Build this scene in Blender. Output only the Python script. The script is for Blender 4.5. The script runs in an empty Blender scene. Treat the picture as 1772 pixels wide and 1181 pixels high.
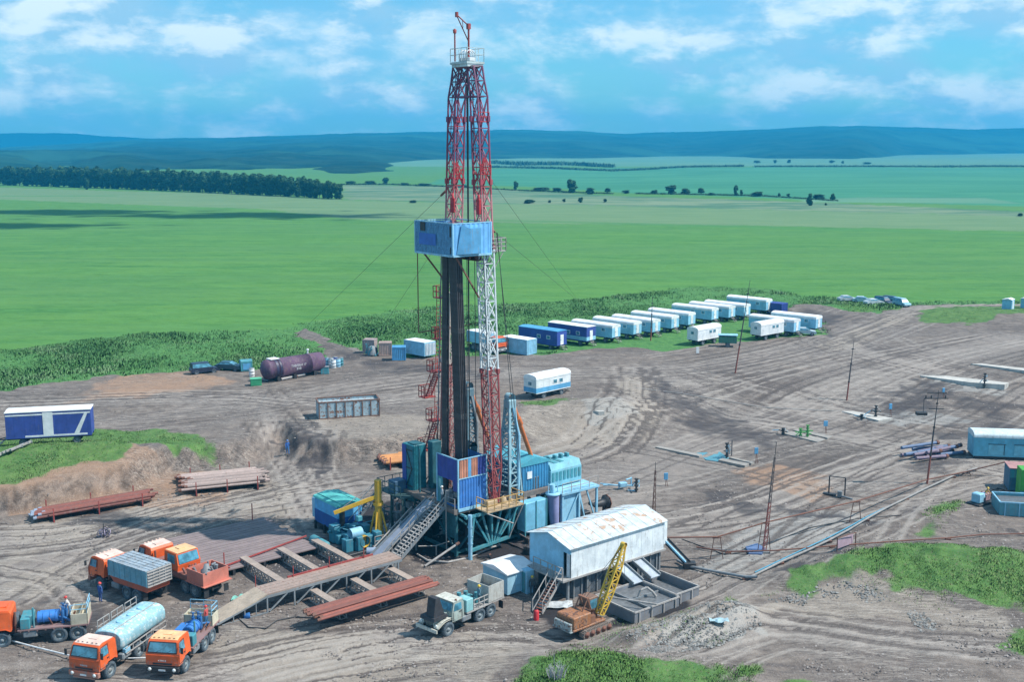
import bpy, math, random
import numpy as np
from mathutils import Vector, Matrix
rnd = random.Random(7)
R = math.radians
sc = bpy.context.scene
COL = sc.collection
# ---------------------------------------------------------------- camera
FPX, CH, CX, CY = 1950.0, 38.0, 886.0, 590.5
PITCH = math.atan(340.5 / FPX)
CP, SP = math.cos(PITCH), math.sin(PITCH)
cam = bpy.data.cameras.new('camera')
cam.sensor_width = 36.0
cam.lens = 36.0 * FPX / 1772.0
cam.clip_start = 1.0
cam.clip_end = 60000
camo = bpy.data.objects.new('camera', cam)
COL.objects.link(camo)
camo.location = (0, 0, CH)
camo.rotation_euler = (math.pi / 2 - PITCH, 0, 0)
sc.camera = camo
# ---------------------------------------------------------------- sky, sun, exposure
SUN_EL, SUN_AZ = R(52), R(-7)          # azimuth measured from +X towards +Y
sd = Vector((math.cos(SUN_EL) * math.cos(SUN_AZ), math.cos(SUN_EL) * math.sin(SUN_AZ), math.sin(SUN_EL)))
sun = bpy.data.lights.new('sun', 'SUN')
sun.energy = 4.9
sun.angle = R(0.53)
sun.color = (1.0, 0.95, 0.88)
suno = bpy.data.objects.new('sun', sun)
COL.objects.link(suno)
suno.rotation_euler = sd.to_track_quat('Z', 'Y').to_euler()
sc.view_settings.view_transform = 'Standard'
sc.view_settings.look = 'None'
sc.view_settings.exposure = 0.3
sc.view_settings.gamma = 1.0
sc.cycles.volume_bounces = 0
sc.cycles.max_bounces = 6
sc.cycles.diffuse_bounces = 2
sc.cycles.glossy_bounces = 2
sc.cycles.transparent_max_bounces = 6
W = bpy.data.worlds.new('World')
sc.world = W
W.use_nodes = True
wn, wl = W.node_tree.nodes, W.node_tree.links
wn.clear()


def wmath(op, a, b=None, c=None, clamp=False):
    n = wn.new('ShaderNodeMath'); n.operation = op; n.use_clamp = clamp
    for i, v in enumerate((a, b, c)):
        if v is None: continue
        if isinstance(v, (int, float)): n.inputs[i].default_value = v
        else: wl.new(v, n.inputs[i])
    return n.outputs[0]


def wmix(f, a, b, mode='MIX'):
    n = wn.new('ShaderNodeMix'); n.data_type = 'RGBA'; n.blend_type = mode
    for i, v in ((0, f), (6, a), (7, b)):
        if isinstance(v, (int, float)): n.inputs[i].default_value = v
        elif isinstance(v, tuple): n.inputs[i].default_value = (*v, 1)
        else: wl.new(v, n.inputs[i])
    return n.outputs[2]


sky = wn.new('ShaderNodeTexSky')
sky.sky_type = 'NISHITA'; sky.sun_disc = False
sky.sun_elevation = SUN_EL
sky.sun_rotation = math.pi / 2 - SUN_AZ
sky.air_density = 1.0; sky.dust_density = 0.6; sky.ozone_density = 1.5; sky.altitude = 200
tc = wn.new('ShaderNodeTexCoord')
sep = wn.new('ShaderNodeSeparateXYZ'); wl.new(tc.outputs['Generated'], sep.inputs[0])
DX, DY, DZ = sep.outputs
# direction -> (azimuth tangent, elevation tangent), used by the cloud field
az = wmath('ARCTAN2', DX, DY)
el = wmath('ARCSINE', DZ)
comb = wn.new('ShaderNodeCombineXYZ')
wl.new(wmath('MULTIPLY', az, 5.0), comb.inputs[0]); wl.new(wmath('MULTIPLY', el, 11.0), comb.inputs[1])


def wnoise(vec, scale, detail, rough, off=(0, 0, 0), dist=0.0):
    m = wn.new('ShaderNodeMapping'); wl.new(vec, m.inputs[0]); m.inputs[1].default_value = off
    n = wn.new('ShaderNodeTexNoise'); wl.new(m.outputs[0], n.inputs[0])
    n.inputs['Scale'].default_value = scale; n.inputs['Detail'].default_value = detail
    n.inputs['Roughness'].default_value = rough; n.inputs['Distortion'].default_value = dist
    return n.outputs[0]


n1 = wnoise(comb.outputs[0], 1.1, 8, 0.55, (3.2, 1.7, 0), 0.3)
n2 = wnoise(comb.outputs[0], 3.2, 9, 0.6, (9.1, 4.3, 2), 0.15)
n3 = wnoise(comb.outputs[0], 0.7, 4, 0.5, (1.1, 8.3, 5), 0.0)
# cumulus banks: (azimuth, elevation, half width, half height) in radians, each a soft lump broken up by the noise
banks = [(0.37, 0.105, 0.075, 0.028), (0.315, 0.065, 0.04, 0.016), (0.36, 0.038, 0.055, 0.014), (0.44, 0.10, 0.03, 0.016),
         (0.11, 0.088, 0.055, 0.012), (0.15, 0.062, 0.035, 0.012), (-0.10, 0.105, 0.06, 0.015), (-0.37, 0.108, 0.08, 0.018),
         (-0.235, 0.068, 0.035, 0.020), (-0.405, 0.052, 0.05, 0.014), (-0.10, 0.04, 0.03, 0.010), (0.02, 0.03, 0.03, 0.014),
         (-0.22, 0.095, 0.05, 0.012), (0.27, 0.045, 0.05, 0.010)]
tot = None
wx = wmath('MULTIPLY', wmath('SUBTRACT', n2, 0.5), 0.10)
wy = wmath('MULTIPLY', wmath('SUBTRACT', n1, 0.5), 0.05)
for (a, e, hw, hh) in banks:
    dx = wmath('DIVIDE', wmath('ADD', wmath('SUBTRACT', az, a), wx), hw)
    dy = wmath('DIVIDE', wmath('ADD', wmath('SUBTRACT', el, e), wy), hh)
    r2 = wmath('ADD', wmath('MULTIPLY', dx, dx), wmath('MULTIPLY', dy, dy))
    g = wmath('POWER', 2.718, wmath('MULTIPLY', r2, -0.8))
    tot = g if tot is None else wmath('MAXIMUM', tot, g)
cl = wmath('ADD', wmath('MULTIPLY', tot, 0.45), wmath('ADD', wmath('MULTIPLY', wmath('SUBTRACT', n2, 0.5), 1.7), wmath('MULTIPLY', wmath('SUBTRACT', n1, 0.5), 1.5)))
n2u = wnoise(comb.outputs[0], 3.2, 5, 0.55, (9.05, 4.3 + 0.25, 2), 0.15)
lit = wn.new('ShaderNodeMapRange'); wl.new(wmath('SUBTRACT', n2, n2u), lit.inputs[0]); lit.inputs[1].default_value = -0.10; lit.inputs[2].default_value = 0.12
mr = wn.new('ShaderNodeMapRange'); mr.interpolation_type = 'SMOOTHSTEP'
wl.new(cl, mr.inputs[0]); mr.inputs[1].default_value = -0.24; mr.inputs[2].default_value = 0.50
puff = mr.outputs[0]
mr2 = wn.new('ShaderNodeMapRange'); mr2.interpolation_type = 'SMOOTHSTEP'
wl.new(wmath('ADD', n3, wmath('MULTIPLY', n1, 0.5)), mr2.inputs[0]); mr2.inputs[1].default_value = 0.62; mr2.inputs[2].default_value = 0.92
veil = mr2.outputs[0]
SK = 0.096
skyc = wmix(1.0, sky.outputs[0], (0.52, 1.12, 1.36), 'MULTIPLY')
# thin horizon glow keeps its own blue, clouds laid over the clear sky
c1 = wmix(wmath('MULTIPLY', veil, 0.6), skyc, (2.6, 5.6, 8.4))
c2 = wmix(wmath('MULTIPLY', puff, 0.85), c1, wmix(lit.outputs[0], (3.4, 6.0, 8.0), (8.4, 9.6, 10.0)))
bg = wn.new('ShaderNodeBackground'); wl.new(c2, bg.inputs[0]); bg.inputs[1].default_value = SK
wo = wn.new('ShaderNodeOutputWorld'); wl.new(bg.outputs[0], wo.inputs[0])

# ---------------------------------------------------------------- terrain height
UP = 2.6


def ray(px, py):
    a, b = (px - CX) / FPX, -(py - CY) / FPX
    return a, CP + b * SP, -SP + b * CP


def P(px, py, z=0.0):
    dx, dy, dz = ray(px, py)
    t = (z - CH) / dz
    return np.array((dx * t, dy * t))


def seg_dist(X, Y, A, B):
    ex, ey = B[0] - A[0], B[1] - A[1]
    L2 = ex * ex + ey * ey + 1e-9
    t = np.clip(((X - A[0]) * ex + (Y - A[1]) * ey) / L2, 0, 1)
    return np.hypot(X - A[0] - t * ex, Y - A[1] - t * ey), t


def poly_sd(X, Y, poly, wts=None):
    """signed distance (inside negative) and interpolated weight of nearest edge"""
    X = np.asarray(X, float); Y = np.asarray(Y, float)
    best = np.full(X.shape, 1e9); ww = np.zeros(X.shape); ins = np.zeros(X.shape, bool); sw = np.full(X.shape, 1e-12)
    n = len(poly)
    for i in range(n):
        A, B = poly[i], poly[(i + 1) % n]
        d, t = seg_dist(X, Y, A, B)
        m = d < best
        best = np.where(m, d, best)
        if wts is not None:
            iw = 1 / (d * d + 0.3) ** 2; ww = ww + iw * (wts[i] * (1 - t) + wts[(i + 1) % n] * t); sw = sw + iw
        cond = ((A[1] > Y) != (B[1] > Y))
        xi = (B[0] - A[0]) * (Y - A[1]) / ((B[1] - A[1]) if abs(B[1] - A[1]) > 1e-9 else 1e-9) + A[0]
        ins ^= cond & (X < xi)
    return np.where(ins, -best, best), ww / sw


def ss(x):
    x = np.clip(x, 0, 1)
    return x * x * (3 - 2 * x)


edge = [(-700, 880, 2), (-100, 853, 2), (60, 836, 2), (140, 820, 2), (215, 808, 2), (230, 802, 2.0), (300, 778, 3), (385, 768, 3.5), (405, 758, 6),
        (420, 742, 11), (482, 716, 12), (510, 738, 4), (548, 760, 3.5), (640, 756, 3.8), (740, 746, 4), (870, 724, 8), (900, 712, 10), (960, 702, 10),
        (1010, 698, 11), (1060, 700, 13), (1095, 668, 18), (1160, 640, 38), (1400, 612, 60), (2200, 585, 70)]
PL = [tuple(P(x, y, UP)) for x, y, w in edge] + [(9000, 900), (9000, 30000), (-9000, 30000), (-9000, 200)]
PW = [w for *_, w in edge] + [70, 70, 3, 3]


def vnoise(x, y, seed=0):
    xi = np.floor(x).astype(np.int64); yi = np.floor(y).astype(np.int64)
    fx = x - xi; fy = y - yi
    fx = fx * fx * (3 - 2 * fx); fy = fy * fy * (3 - 2 * fy)

    def h(a, b):
        n = (a * 374761393 + b * 668265263 + seed * 1274126177) & 0xffffffff
        n = ((n ^ (n >> 13)) * 1274126177) & 0xffffffff
        return ((n ^ (n >> 16)) & 0xffff) / 65535.0
    return (h(xi, yi) * (1 - fx) + h(xi + 1, yi) * fx) * (1 - fy) + (h(xi, yi + 1) * (1 - fx) + h(xi + 1, yi + 1) * fx) * fy


def fbm(x, y, sc_, oct_=4, seed=0):
    v = 0; a = 1; t = 0
    for i in range(oct_):
        v = v + a * vnoise(x / sc_ + 13.7 * i, y / sc_ + 7.1 * i, seed + i); t += a; a *= 0.5; sc_ = sc_ / 2.03
    return v / t


# mounds: (px, py, z at that point, radius x, radius y, height, rotation)
mounds = []


def mound(px, py, rx, ry, h, rot=0, z=0.0):
    p = P(px, py, z)
    mounds.append((p[0], p[1], rx, ry, h, math.radians(rot)))


mound(170, 790, 13, 4.5, 1.1, 8, UP); mound(60, 790, 9, 4, 0.6, 8, UP)
mound(1420, 1005, 9, 3.0, 1.0, 25); mound(1600, 990, 10, 5, 1.3, 0); mound(1740, 1000, 9, 5, 1.2, 0); mound(1510, 1020, 5, 3, 0.8, 0)
mound(1250, 1075, 3.2, 1.8, 1.5, 10); mound(1185, 1095, 2.2, 1.4, 0.9, 0); mound(1120, 1108, 2.6, 1.5, 0.9, 15); mound(1090, 1120, 1.6, 1.2, .7, 0)
mound(1000, 1165, 6, 3, 1.0, 5); mound(1180, 1165, 6, 2.5, 0.7, 0)
mound(1700, 548, 26, 9, 1.0, 0, UP); mound(1430, 535, 24, 5, 0.8, 0, UP)
mound(950, 722, 6, 3, 0.5, 0, 1.5); mound(1040, 715, 5, 4, 0.7, 0, 1.5)
mound(1620, 900, 5, 3.5, 0.8, 35)


def HT(x, y):
    x = np.asarray(x, float); y = np.asarray(y, float)
    d, w = poly_sd(x, y, PL, PW)
    wob = (fbm(x, y, 3.0, 3, 5) - 0.5) * 1.6 + (fbm(x, y, 1.1, 2, 15) - 0.5) * 0.5
    w = np.maximum(w, 2)
    near = ss((w - 2) / 6)
    z = UP * (1 - ss((d + wob * 1.1) / w))
    for (mx, my, rx, ry, h, rot) in mounds:
        c_, s_ = math.cos(rot), math.sin(rot)
        u = ((x - mx) * c_ + (y - my) * s_) / rx
        v = (-(x - mx) * s_ + (y - my) * c_) / ry
        r2 = u * u + v * v
        z = z + h * np.exp(-r2) * (0.75 + 0.5 * fbm(x, y, 1.3, 3, 31))
    # slow undulation of the open country
    far = ss((y - 330) / 500)
    z = z + far * 3.0 * (fbm(x, y, 420, 3, 77) - 0.5) * 2
    return z


def G(px, py):
    """world point where the line of sight through a pixel meets the terrain"""
    dx, dy, dz = ray(px, py)
    t0 = (4.5 - CH) / dz
    t1 = (-0.6 - CH) / dz
    t = np.linspace(t0, t1, 900)
    zz = CH + dz * t
    h = HT(dx * t, dy * t)
    k = int(np.argmax(zz <= h)) if (zz <= h).any() else len(t) - 1
    return Vector((dx * t[k], dy * t[k], float(h[k])))


def zof(base, py):
    b = -(py - CY) / FPX
    return CH + base[1] * (-SP + b * CP) / (CP + b * SP)


# site frame: u runs along the catwalk towards the rig, v to the left of it
ANG = R(39); CA, SA = math.cos(ANG), math.sin(ANG)
OX, OY = -6.0, 105.0


def S(u, v, z=0.0): return Vector((OX + CA * u - SA * v, OY + SA * u + CA * v, z))


def U(px, py, z):
    p = P(px, py, z); dx, dy = p[0] - OX, p[1] - OY
    return (CA * dx + SA * dy, -SA * dx + CA * dy)


# ---------------------------------------------------------------- mesh builder
class MB:
    def __init__(s): s.v = []; s.f = []; s.m = []; s.cur = 0; s.sm = []; s.smooth = False

    def add(s, vs, fs):
        o = len(s.v); s.v += [tuple(q) for q in vs]
        for f in fs:
            s.f.append(tuple(i + o for i in f)); s.m.append(s.cur); s.sm.append(s.smooth)
        return s

    def box(s, x0, y0, z0, x1, y1, z1, rot=0, piv=(0, 0)):
        vs = [(x, y, z) for z in (z0, z1) for (x, y) in ((x0, y0), (x1, y0), (x1, y1), (x0, y1))]
        if rot:
            c_, s_ = math.cos(rot), math.sin(rot)
            vs = [(piv[0] + c_ * (x - piv[0]) - s_ * (y - piv[1]), piv[1] + s_ * (x - piv[0]) + c_ * (y - piv[1]), z) for x, y, z in vs]
        return s.add(vs, [(3, 2, 1, 0), (4, 5, 6, 7), (0, 1, 5, 4), (1, 2, 6, 5), (2, 3, 7, 6), (3, 0, 4, 7)])

    def cbox(s, cx, cy, cz, sx, sy, sz): return s.box(cx - sx / 2, cy - sy / 2, cz - sz / 2, cx + sx / 2, cy + sy / 2, cz + sz / 2)

    def rbox(s, x0, y0, z0, x1, y1, z1, b=0.05):
        """box with bevelled edges"""
        vs = []; fs = []
        X = (x0, x0 + b, x1 - b, x1); Y = (y0, y0 + b, y1 - b, y1); Z = (z0, z0 + b, z1 - b, z1)
        prof = [(0, 1), (0, 2), (1, 3), (2, 3), (3, 2), (3, 1), (2, 0), (1, 0)]
        rings = []
        inset = lambda k, e: [(min(max(X[i] + (e if i in (0,) else -e if i == 3 else 0), x0), x1), min(max(Y[j] + (e if j == 0 else -e if j == 3 else 0), y0), y1), Z[k]) for i, j in prof]
        rings = [inset(0, b), inset(1, 0), inset(2, 0), inset(3, b)]
        for r in rings: vs += r
        for k in range(3):
            for i in range(8):
                a, c_ = k * 8 + i, k * 8 + (i + 1) % 8
                fs.append((a + 8, c_ + 8, c_, a))
        fs.append(tuple(range(7, -1, -1))[::-1]); fs.append(tuple(24 + i for i in range(8))[::-1])
        return s.add(vs, fs)

    def beam(s, p, q, w, h=None, up=(0, 0, 1)):
        h = h or w
        p, q = Vector(p), Vector(q); d = (q - p)
        if d.length < 1e-6: return s
        d.normalize(); u = Vector(up)
        if abs(d.dot(u)) > 0.97: u = Vector((1, 0, 0))
        a = d.cross(u).normalized() * (w / 2); b = a.cross(d).normalized() * (h / 2)
        vs = [p - a - b, p + a - b, p + a + b, p - a + b, q - a - b, q + a - b, q + a + b, q - a + b]
        return s.add(vs, [(0, 1, 2, 3), (7, 6, 5, 4), (4, 5, 1, 0), (5, 6, 2, 1), (6, 7, 3, 2), (7, 4, 0, 3)])

    def tube(s, p, q, r, n=8, r2=None, caps=True, smooth=True):
        p, q = Vector(p), Vector(q); d = (q - p)
        if d.length < 1e-6: return s
        d.normalize(); u = Vector((0, 0, 1)) if abs(d.z) < 0.95 else Vector((1, 0, 0))
        a = d.cross(u).normalized(); b = d.cross(a).normalized(); r2 = r if r2 is None else r2
        vs = []
        for c_, rr in ((p, r), (q, r2)):
            for i in range(n):
                t = 2 * math.pi * i / n
                vs.append(c_ + (a * math.cos(t) + b * math.sin(t)) * rr)
        o = s.smooth; s.smooth = smooth
        s.add(vs, [((i + 1) % n, i, n + i, n + (i + 1) % n) for i in range(n)])
        s.smooth = o
        if caps:
            s.add(vs[:n], [tuple(range(n))]); s.add(vs[n:], [tuple(range(n - 1, -1, -1))])
        return s

    def path(s, pts, r, n=6):
        for a, b in zip(pts[:-1], pts[1:]): s.tube(a, b, r, n)
        return s

    def lathe(s, c_, axis, prof, n=20, smooth=True):
        """prof = [(t along axis, radius)]"""
        c_ = Vector(c_); d = Vector(axis).normalized(); u = Vector((0, 0, 1)) if abs(d.z) < 0.95 else Vector((1, 0, 0))
        a = d.cross(u).normalized(); b = d.cross(a).normalized(); vs = []; fs = []
        for t, r in prof:
            for i in range(n):
                th = 2 * math.pi * i / n
                vs.append(c_ + d * t + (a * math.cos(th) + b * math.sin(th)) * r)
        for k in range(len(prof) - 1):
            for i in range(n): fs.append((k * n + (i + 1) % n, k * n + i, (k + 1) * n + i, (k + 1) * n + (i + 1) % n))
        o = s.smooth; s.smooth = smooth; s.add(vs, fs); s.smooth = o
        return s

    def prism(s, pts, a, b, axis='y'):
        """polygon (two coords) extruded along axis from a to b"""
        n = len(pts)
        def mk(u, v, w): return {'y': (u, w, v), 'x': (w, u, v), 'z': (u, v, w)}[axis]
        vs = [mk(u, v, a) for u, v in pts] + [mk(u, v, b) for u, v in pts]
        fs = [tuple(range(n)), tuple(range(2 * n - 1, n - 1, -1))] + [((i + 1) % n, i, n + i, n + (i + 1) % n) for i in range(n)]
        return s.add(vs, fs)

    def corr(s, p, q, z0, z1, pitch=0.28, d=0.05, th=0.04):
        """corrugated sheet wall from p to q (xy)"""
        p, q = Vector((p[0], p[1])), Vector((q[0], q[1])); L = (q - p).length; e = (q - p) / L; nrm = Vector((e.y, -e.x))
        k = max(2, int(L / pitch)); st = L / k; pts = []
        for i in range(k):
            for f, o in ((0.0, 0), (0.32, 0), (0.5, 1), (0.82, 1)):
                pts.append(p + e * (st * (i + f)) + nrm * (d * o))
        pts.append(q.copy())
        back = [p - nrm * th, q - nrm * th]
        n = len(pts)
        vs = [(a.x, a.y, z0) for a in pts] + [(a.x, a.y, z1) for a in pts]
        fs = [(i, i + 1, n + i + 1, n + i) for i in range(n - 1)]
        s.add(vs, fs)
        A, B = back
        s.add([(A.x, A.y, z0), (B.x, B.y, z0), (B.x, B.y, z1), (A.x, A.y, z1)], [(0, 3, 2, 1)])
        return s

    def rail(s, pts, h=1.0, r=0.025, step=1.5, mids=(0.5,)):
        for a, b in zip(pts[:-1], pts[1:]):
            a, b = Vector(a), Vector(b); L = (b - a).length; k = max(1, round(L / step))
            for i in range(k + 1):
                c_ = a.lerp(b, i / k); s.beam(c_, c_ + Vector((0, 0, h)), r * 2)
            for m in (1.0,) + tuple(mids):
                s.beam(a + Vector((0, 0, h * m)), b + Vector((0, 0, h * m)), r * 2)
        return s

    def build(s, name, mats, parent=None, loc=None, rz=None):
        me = bpy.data.meshes.new(name)
        me.from_pydata(s.v, [], s.f)
        if not isinstance(mats, (list, tuple)): mats = [mats]
        for m in mats: me.materials.append(m)
        me.polygons.foreach_set('material_index', s.m)
        me.polygons.foreach_set('use_smooth', s.sm)
        me.update()
        o = bpy.data.objects.new(name, me); COL.objects.link(o)
        if parent: o.parent = parent
        if loc is not None: o.location = loc
        if rz is not None: o.rotation_euler = (0, 0, rz)
        return o


def tag(o, label=None, cat=None, group=None, kind=None):
    for k, v in (('label', label), ('category', cat), ('group', group), ('kind', kind)):
        if v: o[k] = v
    return o


def thing(name, label, cat, loc=(0, 0, 0), rz=0, group=None):
    o = bpy.data.objects.new(name, None); COL.objects.link(o)
    o.empty_display_size = 0.3
    o.location = loc; o.rotation_euler = (0, 0, rz)
    return tag(o, label, cat, group)


def dup(root, loc=None, rz=None, label=None, group=None):
    r = root.copy(); COL.objects.link(r)
    if loc is not None: r.location = loc
    if rz is not None: r.rotation_euler = (0, 0, rz)
    if label: r['label'] = label
    if group: r['group'] = group
    for ch in list(root.children):
        c_ = ch.copy(); COL.objects.link(c_); c_.parent = r
        for g in list(ch.children):
            d = g.copy(); COL.objects.link(d); d.parent = c_
    return r


# ---------------------------------------------------------------- materials
class NT:
    def __init__(s, m):
        m.use_nodes = True; s.n = m.node_tree.nodes; s.l = m.node_tree.links
        s.b = s.n['Principled BSDF']; s.out = s.n['Material Output']

    def put(s, sock, v):
        if isinstance(v, (int, float)): sock.default_value = v
        elif isinstance(v, tuple): sock.default_value = (*v, 1) if len(v) == 3 and sock.type == 'RGBA' else v
        elif v is not None: s.l.new(v, sock)

    def math(s, op, a, b=None, clamp=False):
        n = s.n.new('ShaderNodeMath'); n.operation = op; n.use_clamp = clamp
        s.put(n.inputs[0], a); s.put(n.inputs[1], b); return n.outputs[0]

    def mix(s, f, a, b, mode='MIX'):
        n = s.n.new('ShaderNodeMix'); n.data_type = 'RGBA'; n.blend_type = mode
        s.put(n.inputs[0], f); s.put(n.inputs[6], a); s.put(n.inputs[7], b); return n.outputs[2]

    def pos(s, kind='Object'):
        n = s.n.new('ShaderNodeTexCoord'); return n.outputs[kind]

    def mapping(s, v, scale=(1, 1, 1), rot=(0, 0, 0), loc=(0, 0, 0)):
        n = s.n.new('ShaderNodeMapping'); s.l.new(v, n.inputs[0]); n.inputs[1].default_value = loc; n.inputs[2].default_value = rot; n.inputs[3].default_value = scale
        return n.outputs[0]

    def noise(s, v, scale, detail=4, rough=0.55, dist=0.0):
        n = s.n.new('ShaderNodeTexNoise'); s.l.new(v, n.inputs['Vector'])
        n.inputs['Scale'].default_value = scale; n.inputs['Detail'].default_value = detail; n.inputs['Roughness'].default_value = rough; n.inputs['Distortion'].default_value = dist
        return n.outputs[0]

    def step(s, v, a, b, hi=1.0):
        n = s.n.new('ShaderNodeMapRange'); n.interpolation_type = 'SMOOTHSTEP'; s.put(n.inputs[0], v); n.inputs[1].default_value = a; n.inputs[2].default_value = b; n.inputs[4].default_value = hi
        return n.outputs[0]

    def bump(s, h, strength=0.3, dist=0.05):
        n = s.n.new('ShaderNodeBump'); s.l.new(h, n.inputs['Height']); n.inputs['Strength'].default_value = strength; n.inputs['Distance'].default_value = dist
        s.l.new(n.outputs[0], s.b.inputs['Normal'])

    def attr(s, name):
        n = s.n.new('ShaderNodeAttribute'); n.attribute_name = name; return n.outputs['Fac']


MATS = {}


def paint(name, col, rust=0.25, dirt=0.35, rough=0.5, metal=0.0, scale=1.0, rustcol=(0.16, 0.06, 0.03), dirtcol=(0.22, 0.19, 0.16), bump=0.1):
    """weathered paint: the paint, chips of rust and a film of dried mud"""
    if name in MATS: return MATS[name]
    m = bpy.data.materials.new(name); t = NT(m)
    oi = t.n.new('ShaderNodeObjectInfo')
    vm = t.n.new('ShaderNodeVectorMath'); vm.operation = 'ADD'
    t.l.new(t.pos(), vm.inputs[0])
    cb = t.n.new('ShaderNodeCombineXYZ'); t.l.new(t.math('MULTIPLY', oi.outputs['Random'], 57.0), cb.inputs[0]); t.l.new(cb.outputs[0], vm.inputs[1])
    p = vm.outputs[0]
    a = t.noise(p, 1.1 * scale, 6, 0.6); b = t.noise(p, 4.5 * scale, 7, 0.65, 0.3)
    st = t.noise(t.mapping(p, (3.0 * scale, 3.0 * scale, 0.5 * scale)), 1.6, 5, 0.6)
    vr = .5 if 'pipe' in name else .14
    base = t.mix(t.step(a, 0.3, 0.75), tuple(c_ * 0.80 for c_ in col), tuple(min(c_ * 1.12, 0.92) for c_ in col))
    base = t.mix(t.math('MULTIPLY', oi.outputs['Random'], vr), base, (.05, .045, .045))
    d = t.mix(t.math('MULTIPLY', t.step(t.math('ADD', t.math('MULTIPLY', st, 0.6), t.math('MULTIPLY', b, 0.4)), 0.60 - dirt * 0.42, 0.76), min(1.0, 0.5 + dirt)), base, dirtcol)
    r = t.step(t.math('ADD', t.math('MULTIPLY', b, 0.65), t.math('MULTIPLY', a, 0.35)), 0.70 - rust * 0.33, 0.76 - rust * 0.29)
    c_ = t.mix(r, d, rustcol) if rust > 0 else d
    if 'truck' in name or 'muddy' in name:
        sx = t.n.new('ShaderNodeSeparateXYZ'); t.l.new(t.pos(), sx.inputs[0])
        mu = t.step(t.math('SUBTRACT', t.math('ADD', b, t.math('MULTIPLY', st, .6)), t.math('MULTIPLY', sx.outputs[2], .42)), .12, .55)
        c_ = t.mix(t.math('MULTIPLY', mu, .8), c_, (.24, .20, .17))
    t.put(t.b.inputs['Base Color'], c_)
    t.put(t.b.inputs['Roughness'], t.math('ADD', rough, t.math('MULTIPLY', b, 0.25)))
    t.b.inputs['Metallic'].default_value = metal
    t.bump(b, bump, 0.02)
    MATS[name] = m
    return m


def plain(name, col, rough=0.7, metal=0.0, var=0.25, scale=3.0):
    if name in MATS: return MATS[name]
    m = bpy.data.materials.new(name); t = NT(m)
    a = t.noise(t.pos(), scale, 5, 0.6)
    t.put(t.b.inputs['Base Color'], t.mix(t.step(a, 0.3, 0.7), tuple(c_ * (1 - var) for c_ in col), tuple(min(1, c_ * (1 + var)) for c_ in col)))
    t.b.inputs['Roughness'].default_value = rough; t.b.inputs['Metallic'].default_value = metal
    t.bump(a, 0.1, 0.02)
    MATS[name] = m
    return m


def glass(name='window_glass', col=(0.045, 0.14, 0.19)):
    if name in MATS: return MATS[name]
    m = bpy.data.materials.new(name); t = NT(m)
    a = t.noise(t.pos(), 1.7, 3)
    t.put(t.b.inputs['Base Color'], t.mix(t.step(a, 0.35, 0.65), col, tuple(c_ * 2.2 for c_ in col)))  # lighter blue in the base colour stands in for reflected sky
    t.b.inputs['Roughness'].default_value = 0.08; t.b.inputs['Specular IOR Level'].default_value = 0.9
    MATS[name] = m
    return m


M_blue = lambda: paint('sky_blue_paint', (0.10, 0.36, 0.62), 0.15, 0.25)
M_lblue = lambda: paint('pale_blue_paint', (0.30, 0.60, 0.78), 0.12, 0.25)
M_white = lambda: paint('white_paint', (0.80, 0.83, 0.84), 0.10, 0.18)
M_dblue = lambda: paint('dark_blue_paint', (0.035, 0.075, 0.34), 0.10, 0.15)
M_teal = lambda: paint('teal_paint', (0.06, 0.30, 0.36), 0.25, 0.35)
M_red = lambda: paint('red_oxide_paint', (0.36, 0.055, 0.045), 0.20, 0.25)
M_rust = lambda: paint('rusty_steel', (0.19, 0.085, 0.06), 0.5, 0.3, 0.8)
M_orange = lambda: paint('orange_truck_paint', (0.80, 0.13, 0.025), 0.0, 0.10, 0.32, rustcol=(0.3, 0.06, 0.02), bump=0.03)
M_black = lambda: plain('black_steel', (0.03, 0.032, 0.035), 0.55)
M_rubber = lambda: plain('dusty_rubber', (0.075, 0.10, 0.12), 0.9, 0, 0.3, 6)
M_rim = lambda: paint('wheel_rim_paint', (0.22, 0.30, 0.34), 0.15, 0.6)
M_grey = lambda: paint('grey_steel', (0.22, 0.25, 0.27), 0.3, 0.4)
M_pale = lambda: paint('pale_worn_steel', (0.42, 0.40, 0.38), 0.35, 0.4, 0.7)
M_yel = lambda: paint('yellow_paint', (0.72, 0.42, 0.03), 0.15, 0.2)
M_wood = lambda: paint('grey_planks', (0.34, 0.27, 0.25), 0.3, 0.5, 0.85, rustcol=(0.2, 0.12, 0.09))
# ================================================================ GROUND
def pxpoly(pts, z=UP): return [tuple(P(x, y, z)) for x, y in pts]


field_edge = [(-900, 640), (-100, 618), (0, 608), (100, 594), (250, 578), (400, 573), (490, 571), (525, 560), (640, 545), (740, 532), (860, 528), (1000, 520), (1100, 508),
              (1200, 497), (1340, 500), (1385, 513), (1450, 516), (1570, 523), (1700, 523), (1772, 521), (2600, 500)]
FIELD = pxpoly(field_edge) + [(9000, 900), (9000, 40000), (-9000, 40000), (-9000, 400)]
dirt_edge = [(-900, 720), (-100, 690), (0, 679), (90, 662), (200, 650), (300, 644), (345, 640), (400, 642), (520, 636), (566, 618), (540, 592), (505, 577), (530, 566), (570, 590), (640, 611), (700, 618), (800, 616),
             (900, 612), (935, 614), (1000, 607), (1090, 602), (1150, 611), (1215, 596), (1290, 590), (1380, 584), (1425, 578), (1420, 560), (1360, 545), (1385, 530), (1450, 540), (1520, 547), (1575, 532), (1640, 527), (1772, 526), (2600, 505)]
WEED = pxpoly(dirt_edge) + [(9000, 880), (9000, 40000), (-9000, 40000), (-9000, 300)]
GRASS = [
    [(-300, 860), (-100, 848), (0, 838), (60, 830), (140, 813), (218, 802), (226, 792), (215, 778), (300, 786), (340, 783), (372, 786), (392, 781), (380, 768), (345, 754), (250, 745), (140, 742), (60, 756), (0, 766), (-300, 790)],
]
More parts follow.
